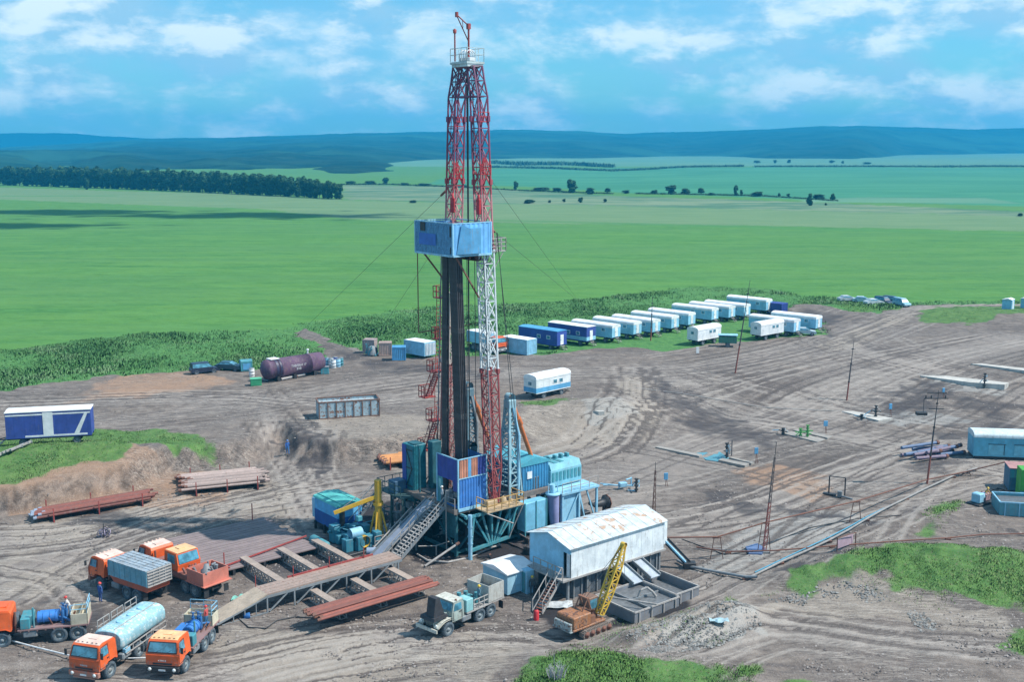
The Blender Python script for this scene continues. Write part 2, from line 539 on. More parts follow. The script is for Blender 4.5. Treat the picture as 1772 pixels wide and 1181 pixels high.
GRASS = [pxpoly(g) for g in GRASS] + [pxpoly(g, z) for g, z in [
    ([(1300, 1028), (1380, 1000), (1480, 972), (1560, 955), (1650, 953), (1790, 962), (2100, 975), (2100, 1070), (1740, 1045), (1650, 1032), (1560, 1020), (1500, 1008), (1440, 1012), (1380, 1020), (1330, 1034)], 0.7),
    ([(1580, 915), (1600, 880), (1640, 862), (1675, 850), (1660, 875), (1640, 905), (1610, 925)], 0.7),
    ([(860, 1195), (930, 1145), (1000, 1128), (1060, 1140), (1100, 1150), (1180, 1140), (1260, 1158), (1320, 1145), (1310, 1170), (1350, 1195)], 0.5),
    ([(1300, 1230), (1310, 1185), (1400, 1180), (1500, 1230)], 0.2),
    ([(1750, 1105), (1758, 1060), (1840, 1070), (1900, 1130), (1800, 1125)], 0.8),
    ([(1240, 1035), (1262, 1030), (1275, 1042), (1255, 1050)], 0.2),
    ([(895, 702), (960, 694), (1005, 697), (960, 712), (905, 712)], 2.3),
]]
ISLAND = [pxpoly(g) for g in [
    [(1590, 545), (1625, 536), (1700, 531), (1740, 530), (1800, 531), (1800, 545), (1735, 552), (1690, 562), (1610, 563), (1588, 553)],
    [(1385, 517), (1450, 522), (1520, 526), (1570, 532), (1545, 543), (1490, 546), (1430, 534), (1380, 530)]]]
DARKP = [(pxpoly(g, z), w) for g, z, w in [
    ([(545, 905), (600, 880), (720, 850), (900, 900), (1010, 915), (1000, 940), (905, 965), (880, 1000), (830, 960), (740, 980), (725, 968), (700, 950), (600, 930)], 0, 1.2),  # oily pit, blackened further for the shadow under the rig
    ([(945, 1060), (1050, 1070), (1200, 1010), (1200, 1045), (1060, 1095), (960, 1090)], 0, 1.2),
    ([(1140, 660), (1240, 690), (1380, 735), (1330, 742), (1200, 725), (1120, 690)], 2, 3.0),
    ([(1460, 690), (1590, 660), (1772, 690), (1772, 720), (1660, 690), (1540, 705)], 1.8, 3.0),
    ([(1600, 735), (1700, 715), (1772, 712), (1772, 745), (1690, 752)], 1.2, 3.0),
    ([(1640, 960), (1772, 930), (1772, 955), (1560, 965), (1330, 1010), (1290, 1020), (1180, 1035), (1200, 1010), (1300, 1003), (1450, 960)], 0.2, 1.0),
    ([(1240, 850), (1420, 870), (1460, 900), (1300, 880)], 0.5, 1.5),
    ([(1560, 770), (1680, 765), (1670, 820), (1570, 800)], 1.2, 2.0),
    ([(400, 960), (540, 925), (640, 960), (740, 1000), (600, 1050), (520, 1030)], 0, 3),  # dark patch painted for the shade beneath the rack trusses
    ([(505, 735), (550, 752), (575, 775), (570, 790), (540, 778), (512, 755)], 2.0, 0.5),
    ([(150, 870), (270, 862), (210, 930), (70, 915)], 0, 2),
    ([(0, 1050), (60, 1100), (160, 1100), (190, 1060)], 0, 1.5),
    ([(1370, 530), (1480, 548), (1440, 590), (1360, 560)], UP, 5),
    ([(560, 600), (700, 622), (880, 640), (840, 655), (620, 640)], UP, 4)]]
LIGHTP = [(pxpoly(g, z), w) for g, z, w in [
    ([(150, 880), (300, 862), (480, 830), (520, 890), (300, 900), (60, 950), (0, 1010), (0, 900)], 0, 3),
    ([(0, 1000), (160, 960), (180, 1010), (60, 1030), (0, 1035)], 0, 2),
    ([(1420, 596), (1500, 562), (1575, 540), (1640, 528), (1800, 522), (1800, 527), (1660, 534), (1600, 546), (1540, 568), (1450, 610)], UP, 3),
    ([(500, 740), (620, 730), (760, 735), (740, 800), (640, 790), (560, 765)], 1.5, 2),
    ([(900, 715), (1060, 710), (1120, 720), (1060, 760), (900, 770)], 1.0, 3),
    ([(1080, 660), (1125, 670), (1140, 720), (1110, 740), (1080, 700)], 1.8, 2),
    ([(1330, 1035), (1480, 1015), (1560, 1030), (1740, 1050), (1772, 1100), (1500, 1060), (1320, 1060)], 0.3, 1.5),
    ([(1080, 1100), (1180, 1065), (1300, 1045), (1310, 1080), (1250, 1100), (1100, 1140)], 0.5, .8),
    ([(400, 1080), (700, 1110), (900, 1120), (850, 1181), (500, 1181), (380, 1120)], 0, 3)]]
ORANGEP = [(pxpoly([(1280, 805), (1340, 795), (1420, 815), (1440, 845), (1410, 860), (1330, 835), (1270, 825)], 0.7), 2.0),
           (pxpoly([(0, 840), (230, 805), (400, 800), (400, 850), (200, 870), (0, 880)], 1.2), 1.5),
           (pxpoly([(200, 650), (330, 642), (420, 660), (250, 690), (120, 700)], UP), 4.0)]
WHITEP = [(pxpoly(g, z), w) for g, z, w in [
    ([(1300, 900), (1420, 880), (1500, 900), (1400, 950), (1290, 1000), (1220, 1000), (1180, 985)], 0, 3),
    ([(1540, 690), (1660, 700), (1700, 712), (1560, 715), (1480, 702)], 1.6, 2.5),
    ([(1590, 648), (1650, 655), (1745, 668), (1740, 676), (1650, 672)], 1.9, 1.0),
    ([(1180, 1075), (1300, 1050), (1310, 1080), (1240, 1100), (1080, 1130), (1070, 1110)], 0.7, .8),
    ([(1005, 715), (1075, 705), (1090, 725), (1020, 740)], 1.2, 1.5)]]
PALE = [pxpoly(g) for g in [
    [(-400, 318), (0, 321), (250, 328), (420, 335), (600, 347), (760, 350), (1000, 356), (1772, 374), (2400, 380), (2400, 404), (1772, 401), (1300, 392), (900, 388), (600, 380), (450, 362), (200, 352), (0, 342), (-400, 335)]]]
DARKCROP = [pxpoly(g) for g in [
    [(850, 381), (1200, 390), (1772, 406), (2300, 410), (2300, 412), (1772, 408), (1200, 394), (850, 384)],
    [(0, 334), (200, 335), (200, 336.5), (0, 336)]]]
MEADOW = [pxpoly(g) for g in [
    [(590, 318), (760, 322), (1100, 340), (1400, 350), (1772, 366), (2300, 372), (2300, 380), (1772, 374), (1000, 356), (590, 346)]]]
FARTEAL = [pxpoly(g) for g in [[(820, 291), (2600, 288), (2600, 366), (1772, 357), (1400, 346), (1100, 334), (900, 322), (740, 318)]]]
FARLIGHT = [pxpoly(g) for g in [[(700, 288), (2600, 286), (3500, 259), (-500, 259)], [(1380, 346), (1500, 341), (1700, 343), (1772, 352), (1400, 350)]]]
# rows of vertices get longer with distance, columns fan out
rows = [18.0]
while rows[-1] < 9000:
    d_ = rows[-1]
    rows.append(d_ + max(0.24 if d_ > 70 else 0.8, d_ * d_ / 74100 * (0.85 if d_ > 300 else 1.0)))
rows += [12000, 18000, 30000]
rows = np.array(rows)
fine = np.arange(-0.56, 0.5601, 0.0029)
cols = np.concatenate([np.array([-3.0, -2.0, -1.4, -1.0, -0.8, -0.7, -0.62]), fine, np.array([0.62, 0.7, 0.8, 1.0, 1.4, 2.0, 3.0])])
GX = rows[:, None] * cols[None, :]
GY = rows[:, None] + 0 * cols[None, :]
X, Y = GX.ravel(), GY.ravel()
Z = HT(X, Y)
edge_n = (fbm(X, Y, 2.5, 3, 3) - 0.5)
edge_b = (fbm(X, Y, 9, 3, 8) - 0.5)


def area(poly, w, wob=1.0):
    xs = [p[0] for p in poly]; ys = [p[1] for p in poly]
    m = (X > min(xs) - 4 * w - 6) & (X < max(xs) + 4 * w + 6) & (Y > min(ys) - 4 * w - 6) & (Y < max(ys) + 4 * w + 6)
    out = np.zeros(X.shape)
    if m.any():
        d, _ = poly_sd(X[m], Y[m], poly)
        out[m] = 1 - ss((d + wob * (edge_n[m] * 4.5 + edge_b[m] * 2.5) + w * .5) / w)
    return out


A_field = area(FIELD, 1.5, 0.6)
A_weed = area(WEED, 1.2, 0.8)
A_grass = np.zeros(X.shape)
for g in GRASS: A_grass = np.maximum(A_grass, area(g, 2.2, 0.9))
for g in ISLAND: A_grass = np.maximum(A_grass, area(g, 2.0, 1.2))
acc = lambda L, wob: np.maximum.reduce([area(g, w, wob) for g, w in L])
A_oil_shade = acc([DARKP[0], DARKP[1]], 0.8); A_dark = acc([(g, w * 2.2) for g, w in DARKP[2:]], 2.0); A_light = acc(LIGHTP, 1.2); A_orange = acc(ORANGEP, 1.0); A_white = acc(WHITEP, 1.0)
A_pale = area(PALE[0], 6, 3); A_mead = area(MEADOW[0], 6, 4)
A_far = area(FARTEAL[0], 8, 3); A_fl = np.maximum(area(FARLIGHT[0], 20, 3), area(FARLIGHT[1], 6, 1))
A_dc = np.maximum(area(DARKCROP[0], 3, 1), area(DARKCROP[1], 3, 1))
# wheel tracks: guide lines in the plan, each repeated with a drift
track = np.zeros(X.shape); road = np.zeros(X.shape)
guides = [
    ([(-60, 745), (200, 728), (420, 705), (640, 668), (820, 648), (1010, 645), (1200, 640), (1400, 600), (1560, 548), (1700, 527)], UP, 26, 5.0),
    ([(430, 690), (470, 740), (500, 800), (535, 870), (560, 900)], 1.6, 14, 2.2),
    ([(0, 700), (250, 690), (420, 690), (560, 700), (760, 680)], UP, 12, 4.5),
    ([(-20, 940), (150, 925), (350, 870), (520, 830), (560, 780)], 0.0, 12, 4.0),
    ([(-20, 1040), (120, 960), (260, 900), (400, 880), (640, 840)], 0.0, 10, 4.0),
    ([(60, 1190), (300, 1180), (560, 1110), (900, 1110), (1060, 1090), (1300, 1000), (1500, 900), (1772, 830)], 0.0, 12, 3.0),
    ([(1000, 1181), (900, 1120), (760, 1110), (600, 1130), (380, 1181)], 0.0, 9, 3.5),
    ([(900, 800), (1040, 760), (1110, 700), (1100, 650)], 1.3, 16, 3.5),
    ([(1000, 850), (1200, 770), (1400, 700), (1600, 640), (1772, 600)], 1.4, 22, 12.0),
    ([(1120, 660), (1240, 690), (1420, 720), (1772, 790)], 1.6, 18, 8.0),
    ([(1772, 1130), (1560, 1110), (1320, 1085), (1150, 1160)], 0.0, 12, 3.0),
    ([(1900, 700), (1700, 660), (1500, 620), (1440, 590)], 2.0, 16, 7.0),
    ([(1150, 900), (1300, 870), (1500, 800), (1650, 760)], 0.6, 12, 6.0),
    ([(1430, 590), (1520, 560), (1600, 535), (1720, 525), (1900, 524)], UP, 10, 2.5),
    ([(640, 612), (590, 595), (520, 573), (490, 570)], UP, 8, 1.6),
    ([(0, 980), (110, 1000), (160, 1040), (240, 1000)], 0, 6, 2.0)]
trnd = random.Random(21)
for pts, z, n, spread in guides:
    wp = [P(x, y, z) for x, y in pts]
    for A, B in zip(wp[:-1], wp[1:]):
        d, _ = seg_dist(X, Y, A, B); road = np.maximum(road, np.exp(-(d / (spread * .75 + .8)) ** 2) * (.5 + .8 * (edge_b + .5)))
    for k in range(int(n * 1.8)):
        o = trnd.gauss(0, spread); skew = trnd.gauss(0, spread * 0.35); sgn = 1 if trnd.random() < 0.5 else -1; wd = trnd.uniform(0.13, 0.28) * (1 + spread / 14)
        amp = trnd.uniform(0.15, 0.85) * sgn
        wp = [P(x, y, z) for x, y in pts]
        i0 = trnd.randint(0, max(0, len(wp) - 3)); i1 = trnd.randint(min(i0 + 2, len(wp) - 1), len(wp) - 1)
        q = []
        for i in range(len(wp)):
            a = wp[max(0, i - 1)]; b = wp[min(len(wp) - 1, i + 1)]
            d_ = (b - a) / (np.linalg.norm(b - a) + 1e-6); nrm = np.array((-d_[1], d_[0]))
            q.append(wp[i] + nrm * (o + skew * (i / len(wp) - 0.5) * 2 + trnd.gauss(0, 0.4)))
        # smooth (Catmull-Rom)
        pp = []
        for i in range(i0, i1):
            p0, p1, p2, p3 = q[max(0, i - 1)], q[i], q[i + 1], q[min(len(q) - 1, i + 2)]
            for t_ in (0, .25, .5, .75): pp.append(0.5 * ((2 * p1) + (-p0 + p2) * t_ + (2 * p0 - 5 * p1 + 4 * p2 - p3) * t_ ** 2 + (-p0 + 3 * p1 - 3 * p2 + p3) * t_ ** 3))
        pp.append(q[i1])
        for A, B in zip(pp[:-1], pp[1:]):
            m = np.nonzero((X > min(A[0], B[0]) - 2.2) & (X < max(A[0], B[0]) + 2.2) & (Y > min(A[1], B[1]) - 2.2) & (Y < max(A[1], B[1]) + 2.2))[0]
            if len(m) == 0: continue
            for off in ((0.0,) if wd > 0.45 else (-0.95, 0.95)):
                e = (B - A) / (np.linalg.norm(B - A) + 1e-6); s_ = np.array((-e[1], e[0])) * off
                d, _ = seg_dist(X[m], Y[m], A + s_, B + s_)
                g = amp * np.exp(-(d / wd) ** 2)
                track[m] = np.where(np.abs(g) > np.abs(track[m]), g, track[m])
pd_, pw_ = poly_sd(X, Y, PL, PW)
A_slope = np.clip((8.0 - pw_) / 3, 0, 1) * np.where((pw_ < 11.5) & (Y < 260), np.exp(-((pd_ / np.maximum(pw_, 2) - 0.5) / 0.38) ** 2), 0)
rill = (fbm(X * 1.0 + Y * 0.35, Y * 0.12, 0.9, 3, 201) - 0.5) + 0.6 * (fbm(X + Y * .3, Y * .2, 2.6, 2, 207) - .5)
Z = Z + A_slope * rill * 0.7
bare = 1 - np.clip(np.maximum(A_weed, A_grass), 0, 1)
rough_n = (fbm(X, Y, 1.6, 4, 41) - 0.5) * 0.22 + (fbm(X, Y, 0.6, 2, 45) - 0.5) * 0.08
Z = Z + bare * (Y < 330) * (rough_n + track * 0.05) + (1 - bare) * (Y < 400) * rough_n * 1.0
# rills washed down the cut banks
nr, nc = GX.shape
Zg = Z.reshape(nr, nc)
V = np.stack([X, Y, Z], 1)
me = bpy.data.meshes.new('ground')
idx = np.arange(nr * nc).reshape(nr, nc)
F = np.stack([idx[:-1, :-1], idx[:-1, 1:], idx[1:, 1:], idx[1:, :-1]], -1).reshape(-1, 4)
me.vertices.add(len(V)); me.vertices.foreach_set('co', V.ravel().astype(np.float32))
me.loops.add(F.size); me.loops.foreach_set('vertex_index', F.ravel().astype(np.int32))
me.polygons.add(len(F)); me.polygons.foreach_set('loop_start', (np.arange(len(F)) * 4).astype(np.int32))
me.polygons.foreach_set('use_smooth', np.ones(len(F), bool))
me.update(); me.validate()
for nm, a in dict(a_field=A_field, a_weed=A_weed, a_grass=A_grass, a_dark=A_dark, a_light=A_light, a_orange=A_orange, a_lime=A_white, a_pale=A_pale, a_mead=A_mead, a_far=A_far, a_fl=A_fl, a_dc=A_dc, a_track=track, a_slope=A_slope, a_oil_shade=A_oil_shade, a_road=road).items():
    at_ = me.attributes.new(nm, 'FLOAT', 'POINT'); at_.data.foreach_set('value', a.astype(np.float32))
go = bpy.data.objects.new('ground', me); COL.objects.link(go); go['kind'] = 'structure'
gm = bpy.data.materials.new('ground'); t = NT(gm)
p = t.pos('Object')
nA = t.noise(p, 0.09, 6, 0.6, 0.4); nB = t.noise(p, 0.7, 8, 0.62, 0.3); nC = t.noise(p, 3.3, 6, 0.7); nD = t.noise(p, 11.0, 4, 0.7)
# long drag marks of blades and tracks in two directions
s1 = t.noise(t.mapping(p, (0.10, 0.9, 1), (0, 0, R(-24))), 1.0, 7, 0.65, 0.6)
s2 = t.noise(t.mapping(p, (0.14, 1.1, 1), (0, 0, R(20))), 1.0, 7, 0.65, 0.6)
nE = t.noise(p, 0.045, 5, 0.6, 0.8)
str_ = t.math('ADD', t.math('MULTIPLY', s1, 0.55), t.math('MULTIPLY', s2, 0.45))
dirt = t.mix(t.step(nB, 0.32, 0.7), (0.118, 0.096, 0.082), (0.235, 0.196, 0.166))
dirt = t.mix(t.step(nA, 0.35, 0.72), dirt, t.mix(nB, (0.108, 0.090, 0.082), (0.195, 0.166, 0.150)))
dirt = t.mix(t.math('MULTIPLY', t.step(str_, 0.47, 0.36), 0.7), dirt, (0.095, 0.082, 0.08))
dirt = t.mix(t.math('MULTIPLY', t.step(str_, 0.53, 0.68), 0.45), dirt, (0.34, 0.305, 0.275))
dirt = t.mix(t.math('MULTIPLY', t.step(t.math('ADD', t.math('MULTIPLY', nE, .6), t.math('MULTIPLY', str_, .4)), 0.51, 0.40), 0.75), dirt, (0.085, 0.070, 0.064))
dirt = t.mix(t.math('MULTIPLY', t.step(t.math('ADD', t.attr('a_road'), t.math('MULTIPLY', t.math('ADD', str_, nB), .5)), 0.75, 1.35), 0.5), dirt, t.mix(nB, (0.25, 0.218, 0.195), (0.36, 0.32, 0.285)))
L = t.attr('a_light'); D = t.attr('a_dark'); T = t.attr('a_track')
dirt = t.mix(t.math('MULTIPLY', t.step(t.math('ADD', L, t.math('MULTIPLY', nB, 0.5)), 0.45, 1.2), 0.7), dirt, t.mix(nC, (0.27, 0.23, 0.19), (0.36, 0.31, 0.255)))
dirt = t.mix(t.math('MULTIPLY', t.step(t.math('ADD', t.attr('a_orange'), t.math('MULTIPLY', nB, 0.8)), 0.75, 1.45), 0.7), dirt, t.mix(nC, (0.30, 0.165, 0.10), (0.42, 0.27, 0.17)))
dirt = t.mix(t.math('MULTIPLY', t.step(t.math('ADD', t.attr('a_lime'), t.math('MULTIPLY', nB, 0.8)), 0.7, 1.35), 0.5), dirt, t.mix(nC, (0.28, 0.29, 0.28), (0.45, 0.45, 0.43)))
dirt = t.mix(t.math('MULTIPLY', t.step(t.math('MULTIPLY', T, t.math('ADD', nB, 0.45)), 0.1, 0.8), 0.62), dirt, (0.38, 0.34, 0.30))
dirt = t.mix(t.math('MULTIPLY', t.step(t.math('MULTIPLY', T, t.math('ADD', nB, -1.45)), 0.1, 0.6), 0.8), dirt, (0.075, 0.062, 0.057))
sl = t.noise(t.mapping(p, (1.3, 0.25, 1.0), (0, 0, R(12))), 1.0, 6, 0.65, 0.5)
dirt = t.mix(t.math('MULTIPLY', t.attr('a_slope'), 0.8), dirt, t.mix(t.step(sl, 0.38, 0.62), (0.09, 0.072, 0.062), (0.27, 0.21, 0.17)))
dirt = t.mix(t.math('MULTIPLY', t.step(nC, 0.62, 0.72), 0.35), dirt, (0.45, 0.40, 0.35))
dirt = t.mix(t.math('MULTIPLY', t.step(nC, 0.37, 0.27), 0.45), dirt, (0.10, 0.08, 0.075))
dirt = t.mix(t.math('MULTIPLY', t.step(nD, 0.47, 0.33), 0.6), dirt, (0.10, 0.085, 0.08))
dirt = t.mix(t.math('MULTIPLY', t.step(nD, 0.54, 0.66), 0.42), dirt, (0.42, 0.38, 0.34))
rd = t.noise(t.mapping(p, (0.16, 2.4, 1), (0, 0, R(-14))), 1.0, 6, 0.6, 1.2); re_ = t.noise(t.mapping(p, (0.2, 2.0, 1), (0, 0, R(24))), 1.0, 6, 0.6, 1.2)
for q_, rr_ in ((rd, .62), (re_, .5)):
    ln = t.step(t.math('ABSOLUTE', t.math('SUBTRACT', q_, 0.5)), 0.028, 0.004)
    dirt = t.mix(t.math('MULTIPLY', t.math('MULTIPLY', ln, t.step(nA, 0.42, 0.56)), rr_), dirt, (0.065, 0.053, 0.048))  # dark lines painted in for the shadow lines of the ruts
    ln = t.step(t.math('ABSOLUTE', t.math('SUBTRACT', q_, 0.56)), 0.02, 0.003)
    dirt = t.mix(t.math('MULTIPLY', t.math('MULTIPLY', ln, t.step(nA, 0.44, 0.58)), rr_ * .8), dirt, (0.44, 0.40, 0.35))
dk_ = t.step(t.math('ADD', t.math('MULTIPLY', D, .5), t.math('ADD', t.math('MULTIPLY', str_, .9), t.math('MULTIPLY', nB, .5))), 0.93, 1.30)
dirt = t.mix(t.math('MULTIPLY', dk_, .85), dirt, (.05, .046, .05))
dirt = t.mix(t.math('MULTIPLY', t.step(t.math('ADD', t.attr('a_oil_shade'), t.math('MULTIPLY', t.math('ADD', nB, str_), 0.45)), 0.7, 1.35), 0.97), dirt, t.mix(nC, (0.012, 0.014, 0.018), (0.045, 0.04, 0.042)))
# meadow and crops
f1 = t.noise(t.mapping(p, (0.03, 0.16, 1), (0, 0, R(-4))), 1.0, 7, 0.6, 0.5)
f2 = t.noise(t.mapping(p, (0.6, 1.1, 1)), 0.28, 9, 0.75)
f3 = t.noise(t.mapping(p, (0.0035, 0.02, 1), (0, 0, R(3))), 1.0, 5, 0.6, 0.6)
crop = t.mix(t.step(f1, 0.3, 0.7), (0.052, 0.165, 0.037), (0.098, 0.225, 0.047))
crop = t.mix(t.math('MULTIPLY', t.step(f2, 0.42, 0.7), 0.65), crop, (0.105, 0.26, 0.065))
crop = t.mix(t.math('MULTIPLY', t.step(f2, 0.42, 0.33), 0.6), crop, (0.035, 0.13, 0.032))
crop = t.mix(t.math('MULTIPLY', t.step(f3, 0.45, 0.62), 0.40), crop, (0.085, 0.20, 0.06))
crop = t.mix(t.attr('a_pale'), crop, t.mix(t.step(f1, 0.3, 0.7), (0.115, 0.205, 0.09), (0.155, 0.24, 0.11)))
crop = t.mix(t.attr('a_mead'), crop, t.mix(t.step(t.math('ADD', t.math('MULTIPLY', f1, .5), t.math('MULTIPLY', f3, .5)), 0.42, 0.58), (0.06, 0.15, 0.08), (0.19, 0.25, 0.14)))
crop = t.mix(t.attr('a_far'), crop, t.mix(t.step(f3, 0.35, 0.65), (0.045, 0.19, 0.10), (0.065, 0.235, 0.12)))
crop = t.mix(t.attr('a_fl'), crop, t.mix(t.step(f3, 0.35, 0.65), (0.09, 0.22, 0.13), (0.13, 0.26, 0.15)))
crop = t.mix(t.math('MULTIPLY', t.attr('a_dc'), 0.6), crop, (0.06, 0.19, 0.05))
weed = t.mix(t.step(nB, 0.3, 0.7), (0.05, 0.15, 0.045), (0.09, 0.22, 0.06))
weed = t.mix(t.step(nC, 0.5, 0.75), weed, (0.16, 0.28, 0.10))
turf = t.mix(t.step(nB, 0.3, 0.7), (0.055, 0.145, 0.035), (0.11, 0.22, 0.055))
turf = t.mix(t.math('MULTIPLY', t.step(nC, 0.52, 0.68), 0.7), turf, (0.18, 0.17, 0.10)); turf = t.mix(t.math('MULTIPLY', t.step(nD, 0.5, 0.35), 0.6), turf, (0.03, 0.08, 0.025))
edge_f = t.math('MULTIPLY', t.math('ADD', nB, nC), 0.5)
c0 = t.mix(t.step(t.math('ADD', t.attr('a_weed'), edge_f), 0.85, 1.1), dirt, weed)
c1_ = t.mix(t.math('MULTIPLY', t.step(t.math('ADD', t.attr('a_grass'), t.math('MULTIPLY', edge_f, 1.6)), 1.15, 1.65), .92), c0, turf)
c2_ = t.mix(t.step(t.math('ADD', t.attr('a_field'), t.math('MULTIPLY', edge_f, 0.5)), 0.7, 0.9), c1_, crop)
t.put(t.b.inputs['Base Color'], c2_)
t.b.inputs['Roughness'].default_value = 0.95; t.b.inputs['Specular IOR Level'].default_value = 0.15
cdn = t.n.new('ShaderNodeCameraData') if False else None
t.bump(t.math('ADD', t.math('ADD', nB, t.math('MULTIPLY', nC, 0.35)), t.math('MULTIPLY', str_, 0.8)), 0.75, 0.22)
me.materials.append(gm)

# ================================================================ HILLS (wooded), far beyond the plain
hm = bpy.data.materials.new('wooded_hills'); t = NT(hm)
p = t.pos('Object')
a = t.noise(p, 0.010, 8, 0.7); b = t.noise(p, 0.0016, 5, 0.6)
hc = t.mix(t.step(a, 0.35, 0.65), (0.008, 0.026, 0.016), (0.026, 0.056, 0.034))
hc = t.mix(t.step(b, 0.50, 0.62), hc, (0.03, 0.085, 0.05))
t.put(t.b.inputs['Base Color'], hc); t.b.inputs['Roughness'].default_value = 1.0; t.b.inputs['Specular IOR Level'].default_value = 0.0
t.bump(a, 1.0, 12.0)


def interp(pts, x):
    xs = [q[0] for q in pts]; ys = [q[1] for q in pts]
    return np.interp(x, xs, ys)


def hill(name, ridge, foot, Dr, seed, x0, x1, n=260, m=26, Dback=1500):
    """ridge / foot: (pixel x, pixel y) knots; the foot lies on the plain, the ridge stands at distance Dr"""
    vs = []
    pxs = np.linspace(x0, x1, n)
    ry = interp(ridge, pxs) + (fbm(pxs, pxs * 0 + 3, 60, 4, seed) - 0.5) * 3.0 + (fbm(pxs, pxs * 0 + 5, 6, 2, seed + 1) - 0.5) * 0.9
    fy = interp(foot, pxs)
    for i, px in enumerate(pxs):
        fp = P(px, fy[i], 0.0)
        D0 = fp[1]
        dx, dy, dz = ray(px, ry[i])
        hr = CH + dz / dy * Dr
        for k in range(m):
            s_ = k / (m - 4) if k < m - 3 else 1 + (k - m + 4) * 0.15
            D_ = D0 + (Dr - D0) * min(s_, 1) + (Dback * (s_ - 1) if s_ > 1 else 0)
            h = (hr + 3) * (ss(np.array(min(s_, 1))) * 0.5 + min(s_, 1) ** .6 * 0.5) - 3
            if s_ > 1: h = hr - (s_ - 1) * 80
            lump = (float(fbm(np.array(px * 3.0), np.array(D_ * 0.8), 300, 4, seed + 9)) - 0.5) * 34 * math.sin(math.pi * min(s_, 1)) ** 1
            vs.append((dx / dy * D_, D_, float(h) + lump))
    fs = [(i * m + k, (i + 1) * m + k, (i + 1) * m + k + 1, i * m + k + 1) for i in range(n - 1) for k in range(m - 1)]
    mb = MB(); mb.smooth = True; mb.add(vs, fs)
    o = mb.build(name, hm); o['kind'] = 'structure'
    return o


hill('hills', [(-900, 234), (-200, 230), (0, 231), (60, 230), (130, 231), (230, 238), (300, 242), (345, 243), (400, 239), (460, 235), (540, 234), (700, 236), (1000, 240)],
     [(-900, 262), (1000, 262)], 6050, 3, -900, 1000, 200)
hill('hills', [(-300, 262), (0, 256), (200, 244), (240, 241), (380, 239), (500, 236), (620, 231), (750, 228), (860, 224), (1000, 226), (1040, 229), (1080, 231), (1160, 229), (1250, 227), (1330, 223), (1420, 218),
               (1500, 218), (1600, 220), (1680, 224), (1772, 222), (2000, 226), (2700, 232)],
     [(-300, 290), (0, 290), (300, 300), (500, 300), (760, 280), (1000, 277), (1150, 272), (1250, 272), (1340, 276), (1480, 277), (1560, 270), (1772, 267), (2700, 267)], 5600, 5, -300, 2700, 460, 30)
hill('hills', [(-500, 268), (-100, 262), (100, 259), (300, 262), (450, 258), (560, 262), (650, 268), (740, 278), (800, 288), (850, 295)],
     [(-500, 308), (500, 307), (600, 307), (680, 304), (740, 298), (850, 296)], 2900, 12, -500, 850, 230, 24, 600)

# ================================================================ VEGETATION
leaf_t = {}


def leafmat(name, c0, c1, c2):
    m = bpy.data.materials.new(name); t = NT(m)
    g = t.n.new('ShaderNodeAttribute'); g.attribute_name = 'tint'
    v = g.outputs['Fac']
    c_ = t.mix(t.step(v, 0.0, 0.5), c0, c1); c_ = t.mix(t.step(v, 0.5, 1.0), c_, c2)
    t.put(t.b.inputs['Base Color'], c_); t.b.inputs['Roughness'].default_value = 0.75; t.b.inputs['Specular IOR Level'].default_value = 0.25
    return m


M_leaf = leafmat('tree_leaves', (0.018, 0.06, 0.022), (0.03, 0.09, 0.03), (0.05, 0.125, 0.04))
M_weedleaf = leafmat('weed_leaves', (0.055, 0.165, 0.05), (0.085, 0.22, 0.065), (0.17, 0.29, 0.14))
M_turfleaf = leafmat('turf_leaves', (0.075, 0.19, 0.045), (0.125, 0.26, 0.06), (0.22, 0.30, 0.13))
M_bark = plain('bark', (0.14, 0.11, 0.09), 0.9)


def soup(name, V, F, mat, tint=None, k=3):
    """big unconnected face soup from arrays; V (n,3), F (m,k)"""
    me = bpy.data.meshes.new(name)
    me.vertices.add(len(V)); me.vertices.foreach_set('co', V.astype(np.float32).ravel())
    me.loops.add(F.size); me.loops.foreach_set('vertex_index', F.astype(np.int32).ravel())
    me.polygons.add(len(F)); me.polygons.foreach_set('loop_start', (np.arange(len(F)) * k).astype(np.int32))
    me.update(); me.validate()
    if tint is not None:
        a = me.attributes.new('tint', 'FLOAT', 'POINT'); a.data.foreach_set('value', tint.astype(np.float32))
    me.materials.append(mat)
    return me


NR = np.random.default_rng(5)


